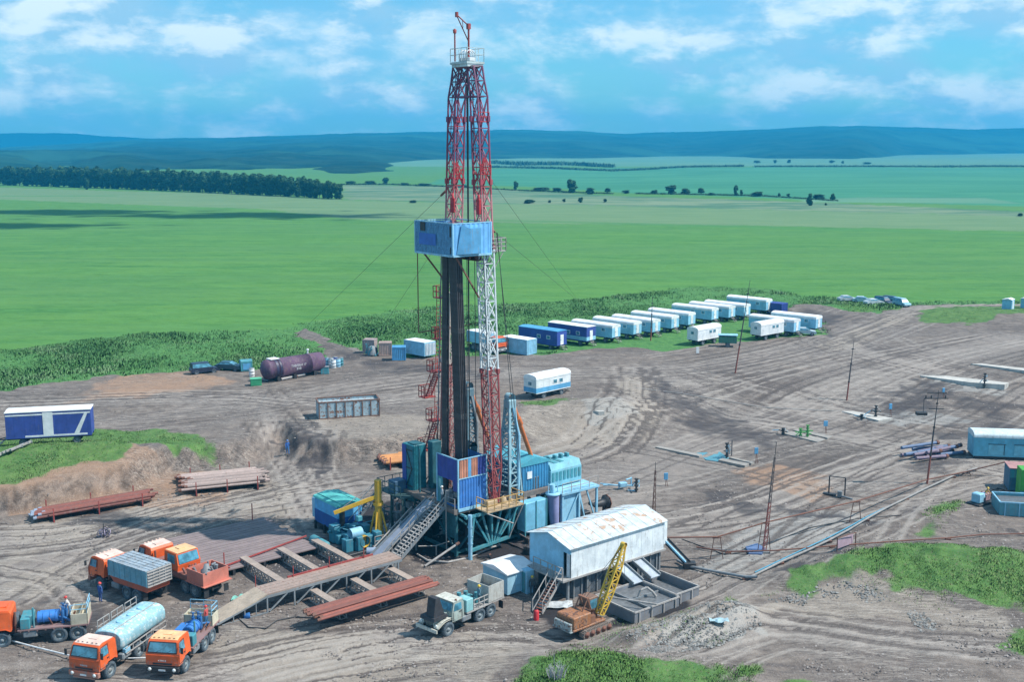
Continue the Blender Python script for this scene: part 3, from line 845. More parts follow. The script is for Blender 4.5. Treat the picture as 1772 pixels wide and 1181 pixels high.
def tufts(name, px_, py_, pz_, size, blades, mat, spread=0.5, tone=None):
    """clumps of upright leaves, every clump a few bent triangles"""
    n = len(px_)
    Bn = n * blades
    cx = np.repeat(px_, blades) + NR.normal(0, 1, Bn) * spread * np.repeat(size, blades)
    cy = np.repeat(py_, blades) + NR.normal(0, 1, Bn) * spread * np.repeat(size, blades)
    cz = np.repeat(pz_, blades)
    s = np.repeat(size, blades) * NR.uniform(0.55, 1.15, Bn)
    th = NR.uniform(0, 2 * np.pi, Bn); wv = s * NR.uniform(0.10, 0.26, Bn)
    lx, ly = NR.normal(0, 0.32, Bn) * s, NR.normal(0, 0.32, Bn) * s
    ax, ay = np.cos(th) * wv, np.sin(th) * wv
    z0 = cz - 0.05
    V = np.stack([np.stack([cx - ax, cy - ay, z0], 1), np.stack([cx + ax, cy + ay, z0], 1),
                  np.stack([cx + lx * .6 + ax * 0.7, cy + ly * .6 + ay * 0.7, cz + s * 0.65], 1), np.stack([cx + lx, cy + ly, cz + s], 1)], 1).reshape(-1, 3)
    i = np.arange(Bn) * 4
    F = np.stack([i, i + 1, i + 2, i + 3], 1)
    tn = (np.repeat(tone, blades) if tone is not None else 0.5) + NR.normal(0, 0.14, Bn)
    me = soup(name, V, F, mat, np.repeat(np.clip(tn, 0, 1), 4), 4)
    nn = np.tile(np.array([[0.0, -0.15, 1.0]]), (len(V), 1)) + NR.normal(0, 0.22, V.shape)
    nn /= np.linalg.norm(nn, axis=1)[:, None]
    me.normals_split_custom_set_from_vertices([tuple(q) for q in nn])
    o = bpy.data.objects.new(name, me); COL.objects.link(o); o['kind'] = 'stuff'
    return o


def scatter(mask_fn, n, y0, y1, px0=-40, px1=1812):
    """random ground points, denser nearby, kept where mask_fn says"""
    u = NR.uniform(0, 1, n); Yr = 1 / ((1 - u) / y0 + u / y1)
    k = NR.uniform((px0 - CX) / FPX * 1.06, (px1 - CX) / FPX * 1.06, n); Xr = k * Yr
    keep = mask_fn(Xr, Yr)
    return Xr[keep], Yr[keep]


def inpoly(x, y, poly, wob=1.5):
    d, _ = poly_sd(x, y, poly)
    return d + (fbm(x, y, 2.5, 3, 3) - 0.5) * 2 * wob * 1.5


def weed_mask(x, y):
    a = inpoly(x, y, WEED, 1.2); b = inpoly(x, y, FIELD, 2.0)
    gr = [inpoly(x, y, g) for g in ISLAND]
    # mown turf under and before the wagons stays short
    short = pxpoly([(880, 590), (1000, 590), (1200, 560), (1370, 545), (1420, 560), (1425, 580), (1290, 592), (1150, 612), (1000, 608), (900, 614)])
    sh = inpoly(x, y, short, 0.8)
    return (a < 0) & (b > 0) & (sh > 0)


wx_, wy_ = scatter(weed_mask, 420000, 135, 330)
dens = fbm(wx_, wy_, 14, 3, 61)
keep = NR.uniform(0, 1, len(wx_)) < np.clip((dens - 0.25) * 2.4, 0.15, 1)
wx_, wy_ = wx_[keep], wy_[keep]
dens = fbm(wx_, wy_, 9, 3, 66)
tone = np.clip((fbm(wx_, wy_, 5, 3, 71) - 0.5) * 1.6 + 0.42, 0, 1) + (NR.uniform(0, 1, len(wx_)) < 0.07) * 0.5
print('weeds', len(wx_))
tag(tufts('tall_weeds', wx_, wy_, HT(wx_, wy_), 0.15 + 0.55 * dens ** 1.6, 3, M_weedleaf, 0.9, tone), 'tall green weeds along the edge of the field behind the wagons', 'weeds')


def turf_mask(x, y):
    m = np.zeros(x.shape, bool)
    for g in GRASS: m |= inpoly(x, y, g, 0.7) < 0
    for g in ISLAND: m |= inpoly(x, y, g, 1.5) < 0
    return m


wx_, wy_ = scatter(turf_mask, 330000, 68, 275)
dens = fbm(wx_, wy_, 4, 3, 91)
keep = NR.uniform(0, 1, len(wx_)) < np.clip((dens - 0.15) * 2.4, 0.25, 1)
wx_, wy_, dens = wx_[keep], wy_[keep], dens[keep]
tone = np.clip((fbm(wx_, wy_, 3, 3, 95) - 0.5) * 1.8 + 0.5, 0, 1)
print('turf', len(wx_))
tag(tufts('rough_grass', wx_, wy_, HT(wx_, wy_), 0.05 + 0.19 * dens ** 1.4, 4, M_turfleaf, 1.0, tone), 'rough bright grass growing on the banks and mounds', 'grass')
# sparse sprigs in the bare ground, near the grass and the berms
wx_, wy_ = scatter(lambda x, y: (fbm(x, y, 7, 3, 101) > 0.66) & (poly_sd(x, y, WEED)[0] > 0) & (y < 95) & (x > 2), 60000, 68, 130)
tag(tufts('grass_sprigs', wx_, wy_, HT(wx_, wy_), np.full(len(wx_), 0.13), 2, M_turfleaf, 0.6, np.full(len(wx_), 0.4)), 'thin green sprigs in the bare earth of the foreground', 'grass')
# clods and stones on the bare ground
def stones(n, y0, y1, mask, smin, smax, name, label, mat):
    x, y = scatter(mask, n, y0, y1)
    z = HT(x, y); m = len(x)
    s = smin + (smax - smin) * NR.uniform(0, 1, m) ** 3
    base = np.array([(1, 0, 0), (-.3, .9, 0), (-.8, -.6, 0), (0.1, -.9, 0), (0, .1, 1)])
    V = base[None] * s[:, None, None] * NR.uniform(0.6, 1.3, (m, 5, 3))
    V[:, :, 0] += x[:, None]; V[:, :, 1] += y[:, None]; V[:, :, 2] = V[:, :, 2] * 0.7 + z[:, None] + 0.02
    i = np.arange(m)[:, None] * 5
    F = np.concatenate([np.stack([i[:, 0] + a, i[:, 0] + b, i[:, 0] + 4], 1) for a, b in ((0, 1), (1, 2), (2, 3), (3, 0))])
    me = soup(name, V.reshape(-1, 3), F, mat, np.repeat(NR.uniform(0, 1, m), 5), 3)
    o = bpy.data.objects.new(name, me); COL.objects.link(o); tag(o, label, 'stones', None, 'stuff')


M_clod = leafmat('earth_clods', (0.10, 0.085, 0.08), (0.18, 0.155, 0.14), (0.30, 0.27, 0.25))
bm_ = lambda x, y: (poly_sd(x, y, WEED)[0] > 0) & ~turf_mask(x, y)
stones(60000, 68, 190, lambda x, y: bm_(x, y) & (fbm(x, y, 6, 3, 51) > 0.52), 0.03, 0.17, 'earth_clods', 'clods of earth and small stones scattered over the bare site', M_clod)
heap = [pxpoly([(1080, 1120), (1120, 1090), (1190, 1065), (1290, 1045), (1320, 1080), (1250, 1110), (1130, 1140)], 0.4), pxpoly([(1330, 1040), (1480, 1010), (1560, 1035), (1700, 1060), (1600, 1090), (1420, 1060)], 0.3)]
stones(120000, 70, 95, lambda x, y: ~turf_mask(x, y) & ((poly_sd(x, y, heap[0])[0] < 0) | ((poly_sd(x, y, heap[1])[0] < 0) & (fbm(x, y, 3, 2, 9) > .68))), 0.04, 0.19, 'gravel', 'grey gravel and broken rock on the heaps in the foreground', leafmat('grey_gravel', (0.11, 0.11, 0.105), (0.17, 0.17, 0.165), (0.27, 0.27, 0.255)))


def crown_mesh(name, H, Rr, lobes, leaves, ls, seed, low=0.25):
    g = np.random.default_rng(seed)
    Vs, Ts = [], []
    cs = []
    for i in range(lobes):
        h = g.uniform(low, 0.92); rr = Rr * (1 - abs(h - 0.5) * 0.9) * 0.62
        th = g.uniform(0, 6.283)
        cs.append((math.cos(th) * rr * g.uniform(0.2, 1), math.sin(th) * rr * g.uniform(.2, 1), h * H, Rr * g.uniform(0.32, 0.55), H * g.uniform(0.08, 0.16)))
    n = leaves
    ci = g.integers(0, lobes, n); C = np.array(cs)[ci]
    d = g.normal(0, 1, (n, 3)); d /= np.linalg.norm(d, axis=1)[:, None]
    r = g.uniform(0.55, 1.08, n) ** 0.6
    pos = np.stack([C[:, 0] + d[:, 0] * C[:, 3] * r, C[:, 1] + d[:, 1] * C[:, 3] * r, C[:, 2] + d[:, 2] * C[:, 4] * r * 1.3], 1)
    a = g.normal(0, 1, (n, 3)); a /= np.linalg.norm(a, axis=1)[:, None]
    b = np.cross(a, d + 1e-3); b /= np.linalg.norm(b, axis=1)[:, None] + 1e-6
    s = ls * g.uniform(0.6, 1.3, n)[:, None]
    V = np.stack([pos - a * s, pos + b * s * 0.8, pos + a * s, pos - b * s * 0.8], 1).reshape(-1, 3)
    i = np.arange(n) * 4
    F = np.stack([i, i + 1, i + 2, i + 3], 1)
    lt = g.uniform(0, 1, lobes)[ci] * 0.6 + g.uniform(0, .4, n)
    return soup(name, V, F, M_leaf, np.repeat(lt, 4), 4)


def trunk_mb(H, r):
    mb = MB(); mb.tube((0, 0, -0.4), (0.1, 0, H * 0.45), r, 6, r * 0.7); mb.tube((0.1, 0, H * 0.45), (0, .1, H * 0.85), r * 0.7, 5, r * 0.2)
    for i in range(4):
        th = i * 1.7; z = H * (0.3 + 0.12 * i)
        mb.tube((0, 0, z), (math.cos(th) * H * 0.16, math.sin(th) * H * 0.16, z + H * 0.14), r * 0.4, 4, r * 0.12)
    return mb


TREES = []
for i in range(7):
    root = thing('tree', 'x', 'tree')
    H = 14.0; root['H'] = H
    c_ = bpy.data.objects.new('crown', crown_mesh('crown', H, [3.1, 2.7, 3.5, 3.0, 2.5, 3.8, 3.3][i], 16, 2000, 0.62, 100 + i, 0.12)); COL.objects.link(c_); c_.parent = root
    trunk_mb(H, 0.28).build('trunk', M_bark, root)
    TREES.append([root, False])


def tree(i, px, py, hpx, wscale=1.0, label=None, group=None, name=None):
    b = G(px, py) if py > 300 else None
    if b is None:
        q = P(px, py, UP); b = Vector((q[0], q[1], float(HT(q[0], q[1]))))
    h = hpx * b.y / FPX
    proto = TREES[i % 7]
    if not proto[1]: r = proto[0]; proto[1] = True
    else: r = dup(proto[0])
    r.location = b; s = h / 14.0
    r.scale = (s * wscale, s * wscale, s); r.rotation_euler = (0, 0, rnd.uniform(0, 6.28))
    if name: r.name = name
    tag(r, label, 'tree', group)
    return r


basel = [(0, 320), (245, 328), (413, 335.5), (500, 340), (591, 345)]
toph = [(0, 29), (245, 32), (385, 31), (500, 32), (575, 25), (591, 21)]
x = -40.0; k = 0
GL = 'trees of the shelter belt beyond the field'
while x < 588:
    gap = 516 < x < 524
    if not gap:
        tree(k, x, interp(basel, x), interp(toph, x) * rnd.uniform(0.88, 1.14), rnd.uniform(1.15, 1.6), 'dark green tree standing in the shelter belt along the far edge of the field', GL)
    x += rnd.uniform(5.0, 9.5); k += 1
x = -35.0
while x < 560:
    tree(k, x, interp(basel, x) - 3.0, interp(toph, x) * rnd.uniform(0.85, 1.05), 1.6, 'dark green tree standing in the shelter belt along the far edge of the field', GL)
    x += rnd.uniform(10, 16); k += 1
tree(2, 151, 328, 19, 1.1, 'lone dark tree standing in the field just before the shelter belt')
BU = [(893, 329, 14, 13, 'round tree at the left end of the distant hedge line, right of the rig mast'), (988, 334, 22, 32, 'biggest broad tree of the distant hedge line right of the rig mast'), (1273, 339, 17, 12, 'tall narrow tree in the distant hedge line above the white wagons'),
      (1401, 356, 21, 17, 'dark bushy tree standing before the right end of the distant hedge line'), (1441, 348, 12, 16, 'rounded tree ending the distant hedge line on the right')]
for i, (a_, b_, h_, w_, l_) in enumerate(BU): tree(i, a_, b_, h_, w_ / h_ * 1.7, l_)
BS = [(1021, 336, 10, 25), (1051, 334, 7, 20), (936, 331, 6, 40), (965, 332, 6, 26), (1083, 335, 5, 20), (1133, 336, 6, 20), (1161, 336, 13, 25), (1186, 336, 9, 25), (1213, 336, 9, 20), (1231, 338, 4, 14), (1283, 339, 9, 8),
      (1311, 340, 7, 30), (1348, 341, 6, 8), (1364, 341, 5, 8), (1416, 345, 8, 35), (1429, 356, 4, 7), (916, 352, 6, 24), (951, 351, 4, 8), (976, 350, 5, 9), (1005, 351, 8, 14), (1047, 350, 5, 9), (715, 351, 4, 22), (1765, 375, 5, 16),
      (606, 319, 5, 24), (640, 319, 5, 30), (668, 318, 9, 18), (700, 321, 4, 24), (735, 322, 4, 30), (800, 324, 4, 30), (1310, 281, 4, 22), (1341, 281, 5, 8), (1365, 281, 5, 10), (1440, 282, 4, 14), (1458, 283, 4, 8), (1500, 284, 3, 20)]
for i, (a_, b_, h_, w_) in enumerate(BS):
    tree(i + 3, a_, b_, h_ * 1.1, w_ / h_ * 1.7, 'low dark bush scattered over the distant meadow', 'bushes scattered over the distant meadow', 'bush')


def hedge(pts, hpx, name, label):
    mb = MB(); V = []; 
    g = NR
    ps = []
    for (a, b) in zip(pts[:-1], pts[1:]):
        n = int(abs(b[0] - a[0]) * 5)
        t_ = g.uniform(0, 1, n); px_ = a[0] + (b[0] - a[0]) * t_; py_ = a[1] + (b[1] - a[1]) * t_ + g.normal(0, 0.25, n)
        ps.append(np.array([P(u, v, UP) for u, v in zip(px_, py_)]))
    q = np.concatenate(ps); n = len(q)
    size = hpx * q[:, 1] / FPX * g.uniform(0.6, 1.2, n)
    o = tufts(name, q[:, 0], q[:, 1], HT(q[:, 0], q[:, 1]), size, 3, M_leaf, 0.5, g.uniform(0, 0.6, n))
    tag(o, label, 'hedge')


hedge([(850, 289), (960, 291), (1060, 295), (1130, 293), (1200, 289), (1285, 289)], 3.5, 'hedgerow', 'long dark hedgerow crossing the far fields right of the mast')
hedge([(1305, 290), (1500, 289), (1800, 288)], 3.0, 'hedgerow', 'dark hedgerow crossing the far fields to the right edge')
hedge([(850, 283), (900, 286), (985, 286), (1010, 287), (1060, 289)], 6, 'thicket', 'thicket of low trees below the wooded hills beside the mast')
hedge([(590, 319), (680, 319), (760, 322), (900, 330), (1060, 335)], 2.5, 'hedgerow', 'low hedgerow running behind the mast across the meadow')
hedge([(1100, 335), (1240, 338), (1320, 340), (1450, 348)], 2.5, 'hedgerow', 'low hedgerow below the far teal field right of the mast')
# ================================================================ VEHICLES
def plate(mb, a, b, c_, d, th=0.02):
    a, b, c_, d = map(Vector, (a, b, c_, d)); n = (b - a).cross(d - a).normalized() * th
    vs = [a, b, c_, d, a + n, b + n, c_ + n, d + n]
    return mb.add(vs, [(3, 2, 1, 0), (4, 5, 6, 7), (0, 1, 5, 4), (1, 2, 6, 5), (2, 3, 7, 6), (3, 0, 4, 7)])


def vprism(mb, pts, yf):
    n = len(pts); vs = [(x, -yf(x, z), z) for x, z in pts] + [(x, yf(x, z), z) for x, z in pts]
    return mb.add(vs, [tuple(range(n - 1, -1, -1)), tuple(range(n, 2 * n))] + [(i, (i + 1) % n, n + (i + 1) % n, n + i) for i in range(n)])


def wheel(root, x, y, r=0.62, w=0.38, name='wheel', zc=None, rimmat=None):
    zc = r - 0.03 if zc is None else zc
    s_ = 1 if y > 0 else -1
    mb = MB()
    mb.lathe((x, y, zc), (0, s_, 0), [(-w / 2, r * .58), (-w / 2, r * .88), (-w * .36, r), (w * .36, r), (w / 2, r * .9), (w / 2, r * .62), (w * .3, r * .58)], 20)
    for k in range(20):
        th = 2 * math.pi * k / 20; c_, q = math.cos(th), math.sin(th)
        mb.beam((x + c_ * r, y - w * .36, zc + q * r), (x + c_ * r, y + w * .36, zc + q * r), 0.09, 0.035, up=(c_, 0, q))
    o = mb.build(name, M_rubber(), root)
    rb = MB()
    rb.lathe((x, y, zc), (0, s_, 0), [(-w * .45, 0.02), (-w * .45, r * .58), (w * .34, r * .60), (w * .34, r * .52), (w * .08, r * .42), (w * .08, r * .26), (w * .38, r * .22), (w * .42, 0.01)], 16)
    for k in range(8):
        th = 2 * math.pi * k / 8; rb.lathe((x + math.cos(th) * r * .34, y + s_ * w * .08, zc + math.sin(th) * r * .34), (0, s_, 0), [(0, .035), (.05, .035), (.05, 0.001)], 6)
    rb.build('rim', rimmat or M_rim(), o)
    return o


def cab_coe(root, mat, roof=None, x0=0.0, doorside=(1, -1), glassm=None, bumper=None, name_text=True, zoff=0.0):
    gl = glassm or glass()
    yf = lambda x, z: 1.25 - max(0, z - zoff - 1.95) * 0.17
    pr = [(-0.74, 1.30), (-0.74, 2.66), (-0.62, 2.84), (0.62, 2.93), (0.98, 2.84), (1.10, 2.72), (1.33, 1.98), (1.39, 1.88), (1.42, 1.10), (0.74, 1.05), (0.62, 1.28), (0.36, 1.44), (-0.36, 1.44), (-0.6, 1.30)]
    pr = [(x + x0, z + zoff) for x, z in pr]
    mb = MB(); vprism(mb, pr[::-1], yf)
    # raised panel lines, wheel arch lips, rain gutter
    for s_ in (-1, 1):
        mb.beam((x0 + .62, s_ * 1.255, 1.30 + zoff), (x0 + .36, s_ * 1.255, 1.47 + zoff), .05); mb.beam((x0 + .36, s_ * 1.255, 1.47 + zoff), (x0 - .36, s_ * 1.255, 1.47 + zoff), .05); mb.beam((x0 - .36, s_ * 1.255, 1.47 + zoff), (x0 - .66, s_ * 1.255, 1.30 + zoff), .05)
        mb.beam((x0 + .95, s_ * 1.11, 2.80 + zoff), (x0 - .7, s_ * 1.11, 2.74 + zoff), .04)
    mb.beam((x0 + 1.41, -1.2, 1.84 + zoff), (x0 + 1.41, 1.2, 1.84 + zoff), .05, .04)
    mb.beam((x0 + 1.435, -1.15, 1.33 + zoff), (x0 + 1.435, 1.15, 1.33 + zoff), .03, .03)
    body = mb.build('cab_body', mat, root)
    rf = MB(); pts = [(-0.60, 2.86), (0.62, 2.945), (0.95, 2.86)]
    vprism(rf, [(x + x0, z + zoff) for x, z in [(-.60, 2.80), (0.62, 2.90), (0.95, 2.82), (0.95, 2.875), (0.62, 2.965), (-.60, 2.885)]][::1], lambda x, z: 1.03)
    rf.box(x0 - .35, -.35, 2.9 + zoff, x0 + .3, .35, 2.99 + zoff)
    for yy in (-.75, -.4, 0, .4, .75): rf.box(x0 + .72, yy - .07, 2.9 + zoff, x0 + .86, yy + .07, 3.0 + zoff)
    rf.build('roof', roof or mat, body)
    w = MB(); e = 0.012
    plate(w, (x0 + 1.325, -1.05, 2.06 + zoff), (x0 + 1.325, 1.05, 2.06 + zoff), (x0 + 1.125, .96, 2.70 + zoff), (x0 + 1.125, -.96, 2.70 + zoff), 0.03)
    wo_ = w.build('windshield', gl, root)
    f = MB()
    f.beam((x0 + 1.36, -1.1, 2.03 + zoff), (x0 + 1.36, 1.1, 2.03 + zoff), .05); f.beam((x0 + 1.13, -1.0, 2.74 + zoff), (x0 + 1.13, 1.0, 2.74 + zoff), .05)
    for s_ in (-1, 1): f.beam((x0 + 1.36, s_ * 1.09, 2.03 + zoff), (x0 + 1.13, s_ * .99, 2.74 + zoff), .05)
    f.beam((x0 + 1.37, -.5, 2.05 + zoff), (x0 + 1.25, .1, 2.35 + zoff), .02); f.beam((x0 + 1.37, .35, 2.05 + zoff), (x0 + 1.25, .9, 2.35 + zoff), .02)
    f.build('wiper', M_black(), wo_)
    for s_ in (-1, 1):
        q = MB()
        y1, y2 = 1.25 - .02, 1.25 - .11
        A = [(x0 + .28, s_ * y1, 2.03 + zoff), (x0 + 1.16, s_ * y1, 2.03 + zoff), (x0 + .98, s_ * (y2 - .01), 2.64 + zoff), (x0 + .28, s_ * (y2 - .01), 2.64 + zoff)]
        if s_ > 0: A = A[::-1]
        plate(q, *A, 0.03); q.build('side_window', gl, root)
        d = MB()
        for a, b in (((.18, 1.2), (.18, 2.7)), ((1.30, 1.2), (1.30, 1.95)), ((.18, 1.2), (1.30, 1.2)), ((1.30, 1.95), (1.02, 2.7)), ((.18, 2.7), (1.02, 2.7))):
            d.beam((x0 + a[0], s_ * (1.26 - max(0, a[1] - 1.95) * .17), a[1] + zoff), (x0 + b[0], s_ * (1.26 - max(0, b[1] - 1.95) * .17), b[1] + zoff), .025)
        d.box(x0 + .24, s_ * 1.25 - .03, 1.72 + zoff, x0 + .42, s_ * 1.25 + .03, 1.77 + zoff)
        d.build('door_seam', M_black(), root)
        m_ = MB(); m_.beam((x0 + 1.2, s_ * 1.2, 2.5 + zoff), (x0 + 1.36, s_ * 1.48, 2.45 + zoff), .03); m_.box(x0 + 1.34, s_ * 1.50 - .1, 2.05 + zoff, x0 + 1.40, s_ * 1.50 + .1, 2.5 + zoff)
        m_.build('mirror', M_black(), root)
    if zoff == 0:
        g = MB(); g.rbox(x0 + 1.42, -.72, 1.16, x0 + 1.46, .72, 1.30, .01); g.build('grille', M_black(), root)
        b_ = MB(); b_.rbox(x0 + 1.28, -1.25, .62, x0 + 1.55, 1.25, 1.03, .05); b_.box(x0 + 1.5, -.9, .5, x0 + 1.53, .9, .6)
        b_.build('bumper', bumper or mat, root)
        for s_ in (-1, 1):
            h = MB(); h.lathe((x0 + 1.54, s_ * .92, .84), (1, 0, 0), [(0, .13), (.05, .13), (.06, .001)], 12); h.build('headlight', plain('lamp_glass', (.75, .78, .75), .15), root)
        n_ = MB(); n_.box(x0 + 1.555, -.26, .72, x0 + 1.575, .26, .84); n_.build('number_plate', M_white(), root)
        if name_text:
            cu = bpy.data.curves.new('lettering', 'FONT'); cu.body = 'КАМАЗ'; cu.size = .17; cu.align_x = 'CENTER'; cu.extrude = .008
            tx = bpy.data.objects.new('lettering', cu); COL.objects.link(tx); tx.parent = root
            tx.location = (x0 + 1.455, 0, 1.40); tx.rotation_euler = (math.pi / 2, 0, math.pi / 2); cu.materials.append(M_white())


def chassis(root, x1=0.9, x2=-6.0, flaps=(-5.9,), spare=None, tanks=True):
    c_ = MB()
    for s_ in (-1, 1): c_.box(x2, s_ * .42 - .06, .82, x1, s_ * .42 + .06, 1.08)
    for x in np.arange(x2 + .1, x1, .9): c_.box(x, -.42, .86, x + .12, .42, 1.04)
    c_.lathe((x2 + 1.1, -.95, .6), (0, 1, 0), [(0, .09), (1.9, .09)], 8); c_.lathe((x2 + 2.4, -.95, .6), (0, 1, 0), [(0, .09), (1.9, .09)], 8); c_.lathe((0, -.95, .6), (0, 1, 0), [(0, .09), (1.9, .09)], 8)
    c_.build('chassis', M_black(), root)
    if tanks:
        t_ = MB(); t_.rbox(-2.55, .62, .62, -1.5, 1.15, 1.12, .08); t_.build('fuel_tank', M_grey(), root)
        b_ = MB(); b_.rbox(-2.3, -1.15, .62, -1.45, -.6, 1.05, .04); b_.build('battery_box', M_grey(), root)
    for fx in flaps:
        for s_ in (-1, 1): m = MB(); m.box(fx, s_ * 1.0 - .24, .35, fx + .03, s_ * 1.0 + .24, 1.0); m.build('mudflap', M_black(), root)
    if spare:
        x, y = spare
        mb = MB(); mb.lathe((x, y, 1.75), (1, 0, 0), [(-.18, .36), (-.18, .55), (-.12, .62), (.12, .62), (.18, .55), (.18, .36)], 18); mb.lathe((x, y, 1.75), (1, 0, 0), [(-.1, .01), (-.1, .36), (.1, .36), (.1, .01)], 12)
        mb.build('spare_wheel', M_rubber(), root)
    ex = MB(); ex.tube((-1.0, .9, 1.1), (-1.0, .9, 2.7), .09, 8); ex.build('exhaust_pipe', M_rust(), root)


def six_wheels(root, xs=(0, -3.5, -4.85)):
    for x in xs:
        for y in (1.02, -1.02): wheel(root, x, y)


def place_by_left(root, fw, rw, wb, side=1.02, z=None, left=True):
    """fw, rw: ground points (pixels) under the front and the rear wheel of the visible side, wb: their distance on the model"""
    a, b = G(*fw), G(*rw); h = math.atan2(a.y - b.y, a.x - b.x)
    n = Vector((-math.sin(h), math.cos(h))) * (side if left else -side)
    root.location = (a.x - n.x, a.y - n.y, a.z - 0.02); root.rotation_euler = (0, 0, h)


def truck_root(label, group=None): return thing('truck', label, 'truck', group=group)


# ---- tanker, front left
tA = truck_root('orange cab truck with a long pale blue water tank, facing the camera at lower left')
cab_coe(tA, M_orange(), paint('pale_cab_roof', (0.86, 0.62, 0.52), 0, .1)); chassis(tA, spare=(-1.02, .35)); six_wheels(tA)  # cab roof paler than the cab body
tk = MB(); sec = []
for i in range(24):
    th = 2 * math.pi * i / 24; c_, s_ = math.cos(th), math.sin(th)
    sec.append((math.copysign(abs(c_) ** .62, c_) * 1.26, 2.08 + math.copysign(abs(s_) ** .75, s_) * .80))
rings = [(-1.38, .86), (-1.48, .97), (-1.62, 1), (-4.3, 1), (-6.75, 1), (-6.9, .97), (-7.0, .86)]
vs = [(x, y * k, 2.08 + (z - 2.08) * k) for x, k in rings for y, z in sec]; n_ = 24
tk.smooth = True
tk.add(vs, [(r * n_ + i, r * n_ + (i + 1) % n_, (r + 1) * n_ + (i + 1) % n_, (r + 1) * n_ + i) for r in range(len(rings) - 1) for i in range(n_)])
tk.smooth = False
tk.add(vs[:n_], [tuple(range(n_ - 1, -1, -1))]); tk.add(vs[-n_:], [tuple(range(n_))])
tko = tk.build('tank', paint('tanker_blue', (0.30, 0.54, 0.60), 0.6, 0.35, rustcol=(.56, .64, .64)), tA)
b_ = MB()
for x in (-3.0, -4.3, -5.6): b_.lathe((x, 0, 2.84), (0, 0, 1), [(0, .3), (.12, .3), (.12, .26), (.15, .001)], 14)
b_.build('hatch', M_lblue(), tko)
b_ = MB(); b_.box(-6.9, -1.28, 2.30, -1.8, -1.0, 2.34); b_.beam((-1.6, .45, 2.88), (-6.9, .45, 2.88), .06)
b_.rail([(-1.9, -1.2, 2.34), (-3.3, -1.2, 2.34)], .9, .025, .7); b_.rail([(-3.55, -1.2, 2.34), (-5.0, -1.2, 2.34)], .9, .025, .75); b_.rail([(-5.25, -1.2, 2.34), (-6.7, -1.2, 2.34)], .9, .025, .75)
b_.build('walkway_rail', M_pale(), tko)
b_ = MB()
for s_ in (-1, 1):
    b_.beam((-1.8, s_ * 1.2, 1.45), (-6.9, s_ * 1.2, 1.45), .07); b_.beam((-1.8, s_ * 1.22, 1.02), (-6.9, s_ * 1.22, 1.02), .07)
    for x in np.arange(-1.8, -7, -.85): b_.beam((x, s_ * 1.21, 1.0), (x, s_ * 1.21, 1.5), .06)
b_.build('side_frame', M_pale(), tA)
b_ = MB(); b_.rbox(-2.3, .95, 1.1, -1.7, 1.25, 1.42, .03); b_.build('tool_box', M_lblue(), tA)
place_by_left(tA, (190, 1173), (248, 1131), 3.5)

# ---- pumping trucks


def pump_deck(root, bluetank=True):
    d = MB(); d.box(-6.3, -1.2, 1.2, -1.15, 1.2, 1.30)
    for x in np.arange(-6.2, -1.2, .6): d.box(x, -1.22, 1.1, x + .08, 1.22, 1.197)
    d.build('deck', paint('deck_plate', (0.30, 0.17, 0.17), .3, .5), root)
    e = MB(); e.rbox(-2.05, .35, 1.31, -1.35, 1.15, 2.15, .04); e.rbox(-2.15, -1.1, 1.31, -1.25, .2, 2.0, .05)
    e.tube((-2.3, .9, 1.3), (-2.3, .9, 2.9), .08, 8)
    e.build('engine_box', M_teal(), root)
    p_ = MB()
    p_.tube((-2.5, .25, 1.85), (-4.0, .25, 1.85), .42, 14)
    for x in (-2.6, -3.0, -3.5, -3.9): p_.tube((x, .25, 1.85), (x + .06, .25, 1.85), .47, 14)
    p_.rbox(-4.0, -.9, 1.31, -2.5, -.2, 1.95, .04)
    p_.build('pump_drum', paint('strong_blue_paint', (0.04, 0.20, 0.55), .1, .15), root)
    v = MB()
    for (x, y) in ((-4.35, .5), (-4.35, -.1), (-4.6, .2)):
        v.tube((x, y, 1.3), (x, y, 2.3), .13, 8); v.tube((x, y, 2.3), (x, y, 2.65), .07, 8)
        v.lathe((x, y, 2.65), (0, 0, 1), [(0, .2), (.05, .2)], 10)
    v.tube((-4.35, .5, 1.8), (-5.0, .9, 1.6), .09, 7); v.tube((-4.35, -.1, 2.0), (-4.35, -1.1, 1.6), .09, 7); v.tube((-4.2, .2, 1.55), (-3.9, .2, 1.6), .2, 8)
    v.build('manifold', paint('deep_blue_paint', (0.03, 0.15, 0.38), .15, .25), root)
    b = MB()
    T_ = 2.15
    for (x0, y0, x1, y1) in ((-6.25, -1.15, -6.18, 1.15), (-5.05, -1.15, -4.98, 1.15), (-6.25, 1.08, -4.98, 1.15), (-6.25, -1.15, -4.98, -1.08)): b.box(x0, y0, 1.31, x1, y1, T_ + (0.002 if y1 - y0 > 1 else 0))
    b.box(-6.18, -1.08, 1.5, -5.05, 1.08, 1.54); b.box(-5.65, -1.08, 1.4, -5.6, 1.08, T_ - .02)
    bo = b.build('measuring_tank', paint('cream_paint', (0.60, 0.55, 0.42), .1, .2), root)
    r = MB(); r.rail([(-6.2, -1.1, T_), (-6.2, 1.1, T_), (-5.0, 1.1, T_)], .75, .022, 1.0); r.build('handrail', M_lblue(), bo)
    q = MB()
    for i in range(9):
        x = -4.0 + rnd.uniform(-.9, .9) - .3; y = rnd.uniform(-1, 1); q.tube((x, y, 1.3), (x + rnd.uniform(-.8, .8), y + rnd.uniform(-.3, .3), 1.5 + rnd.uniform(0, .5)), .05, 6)
    q.build('hose_rack', M_rust(), root)


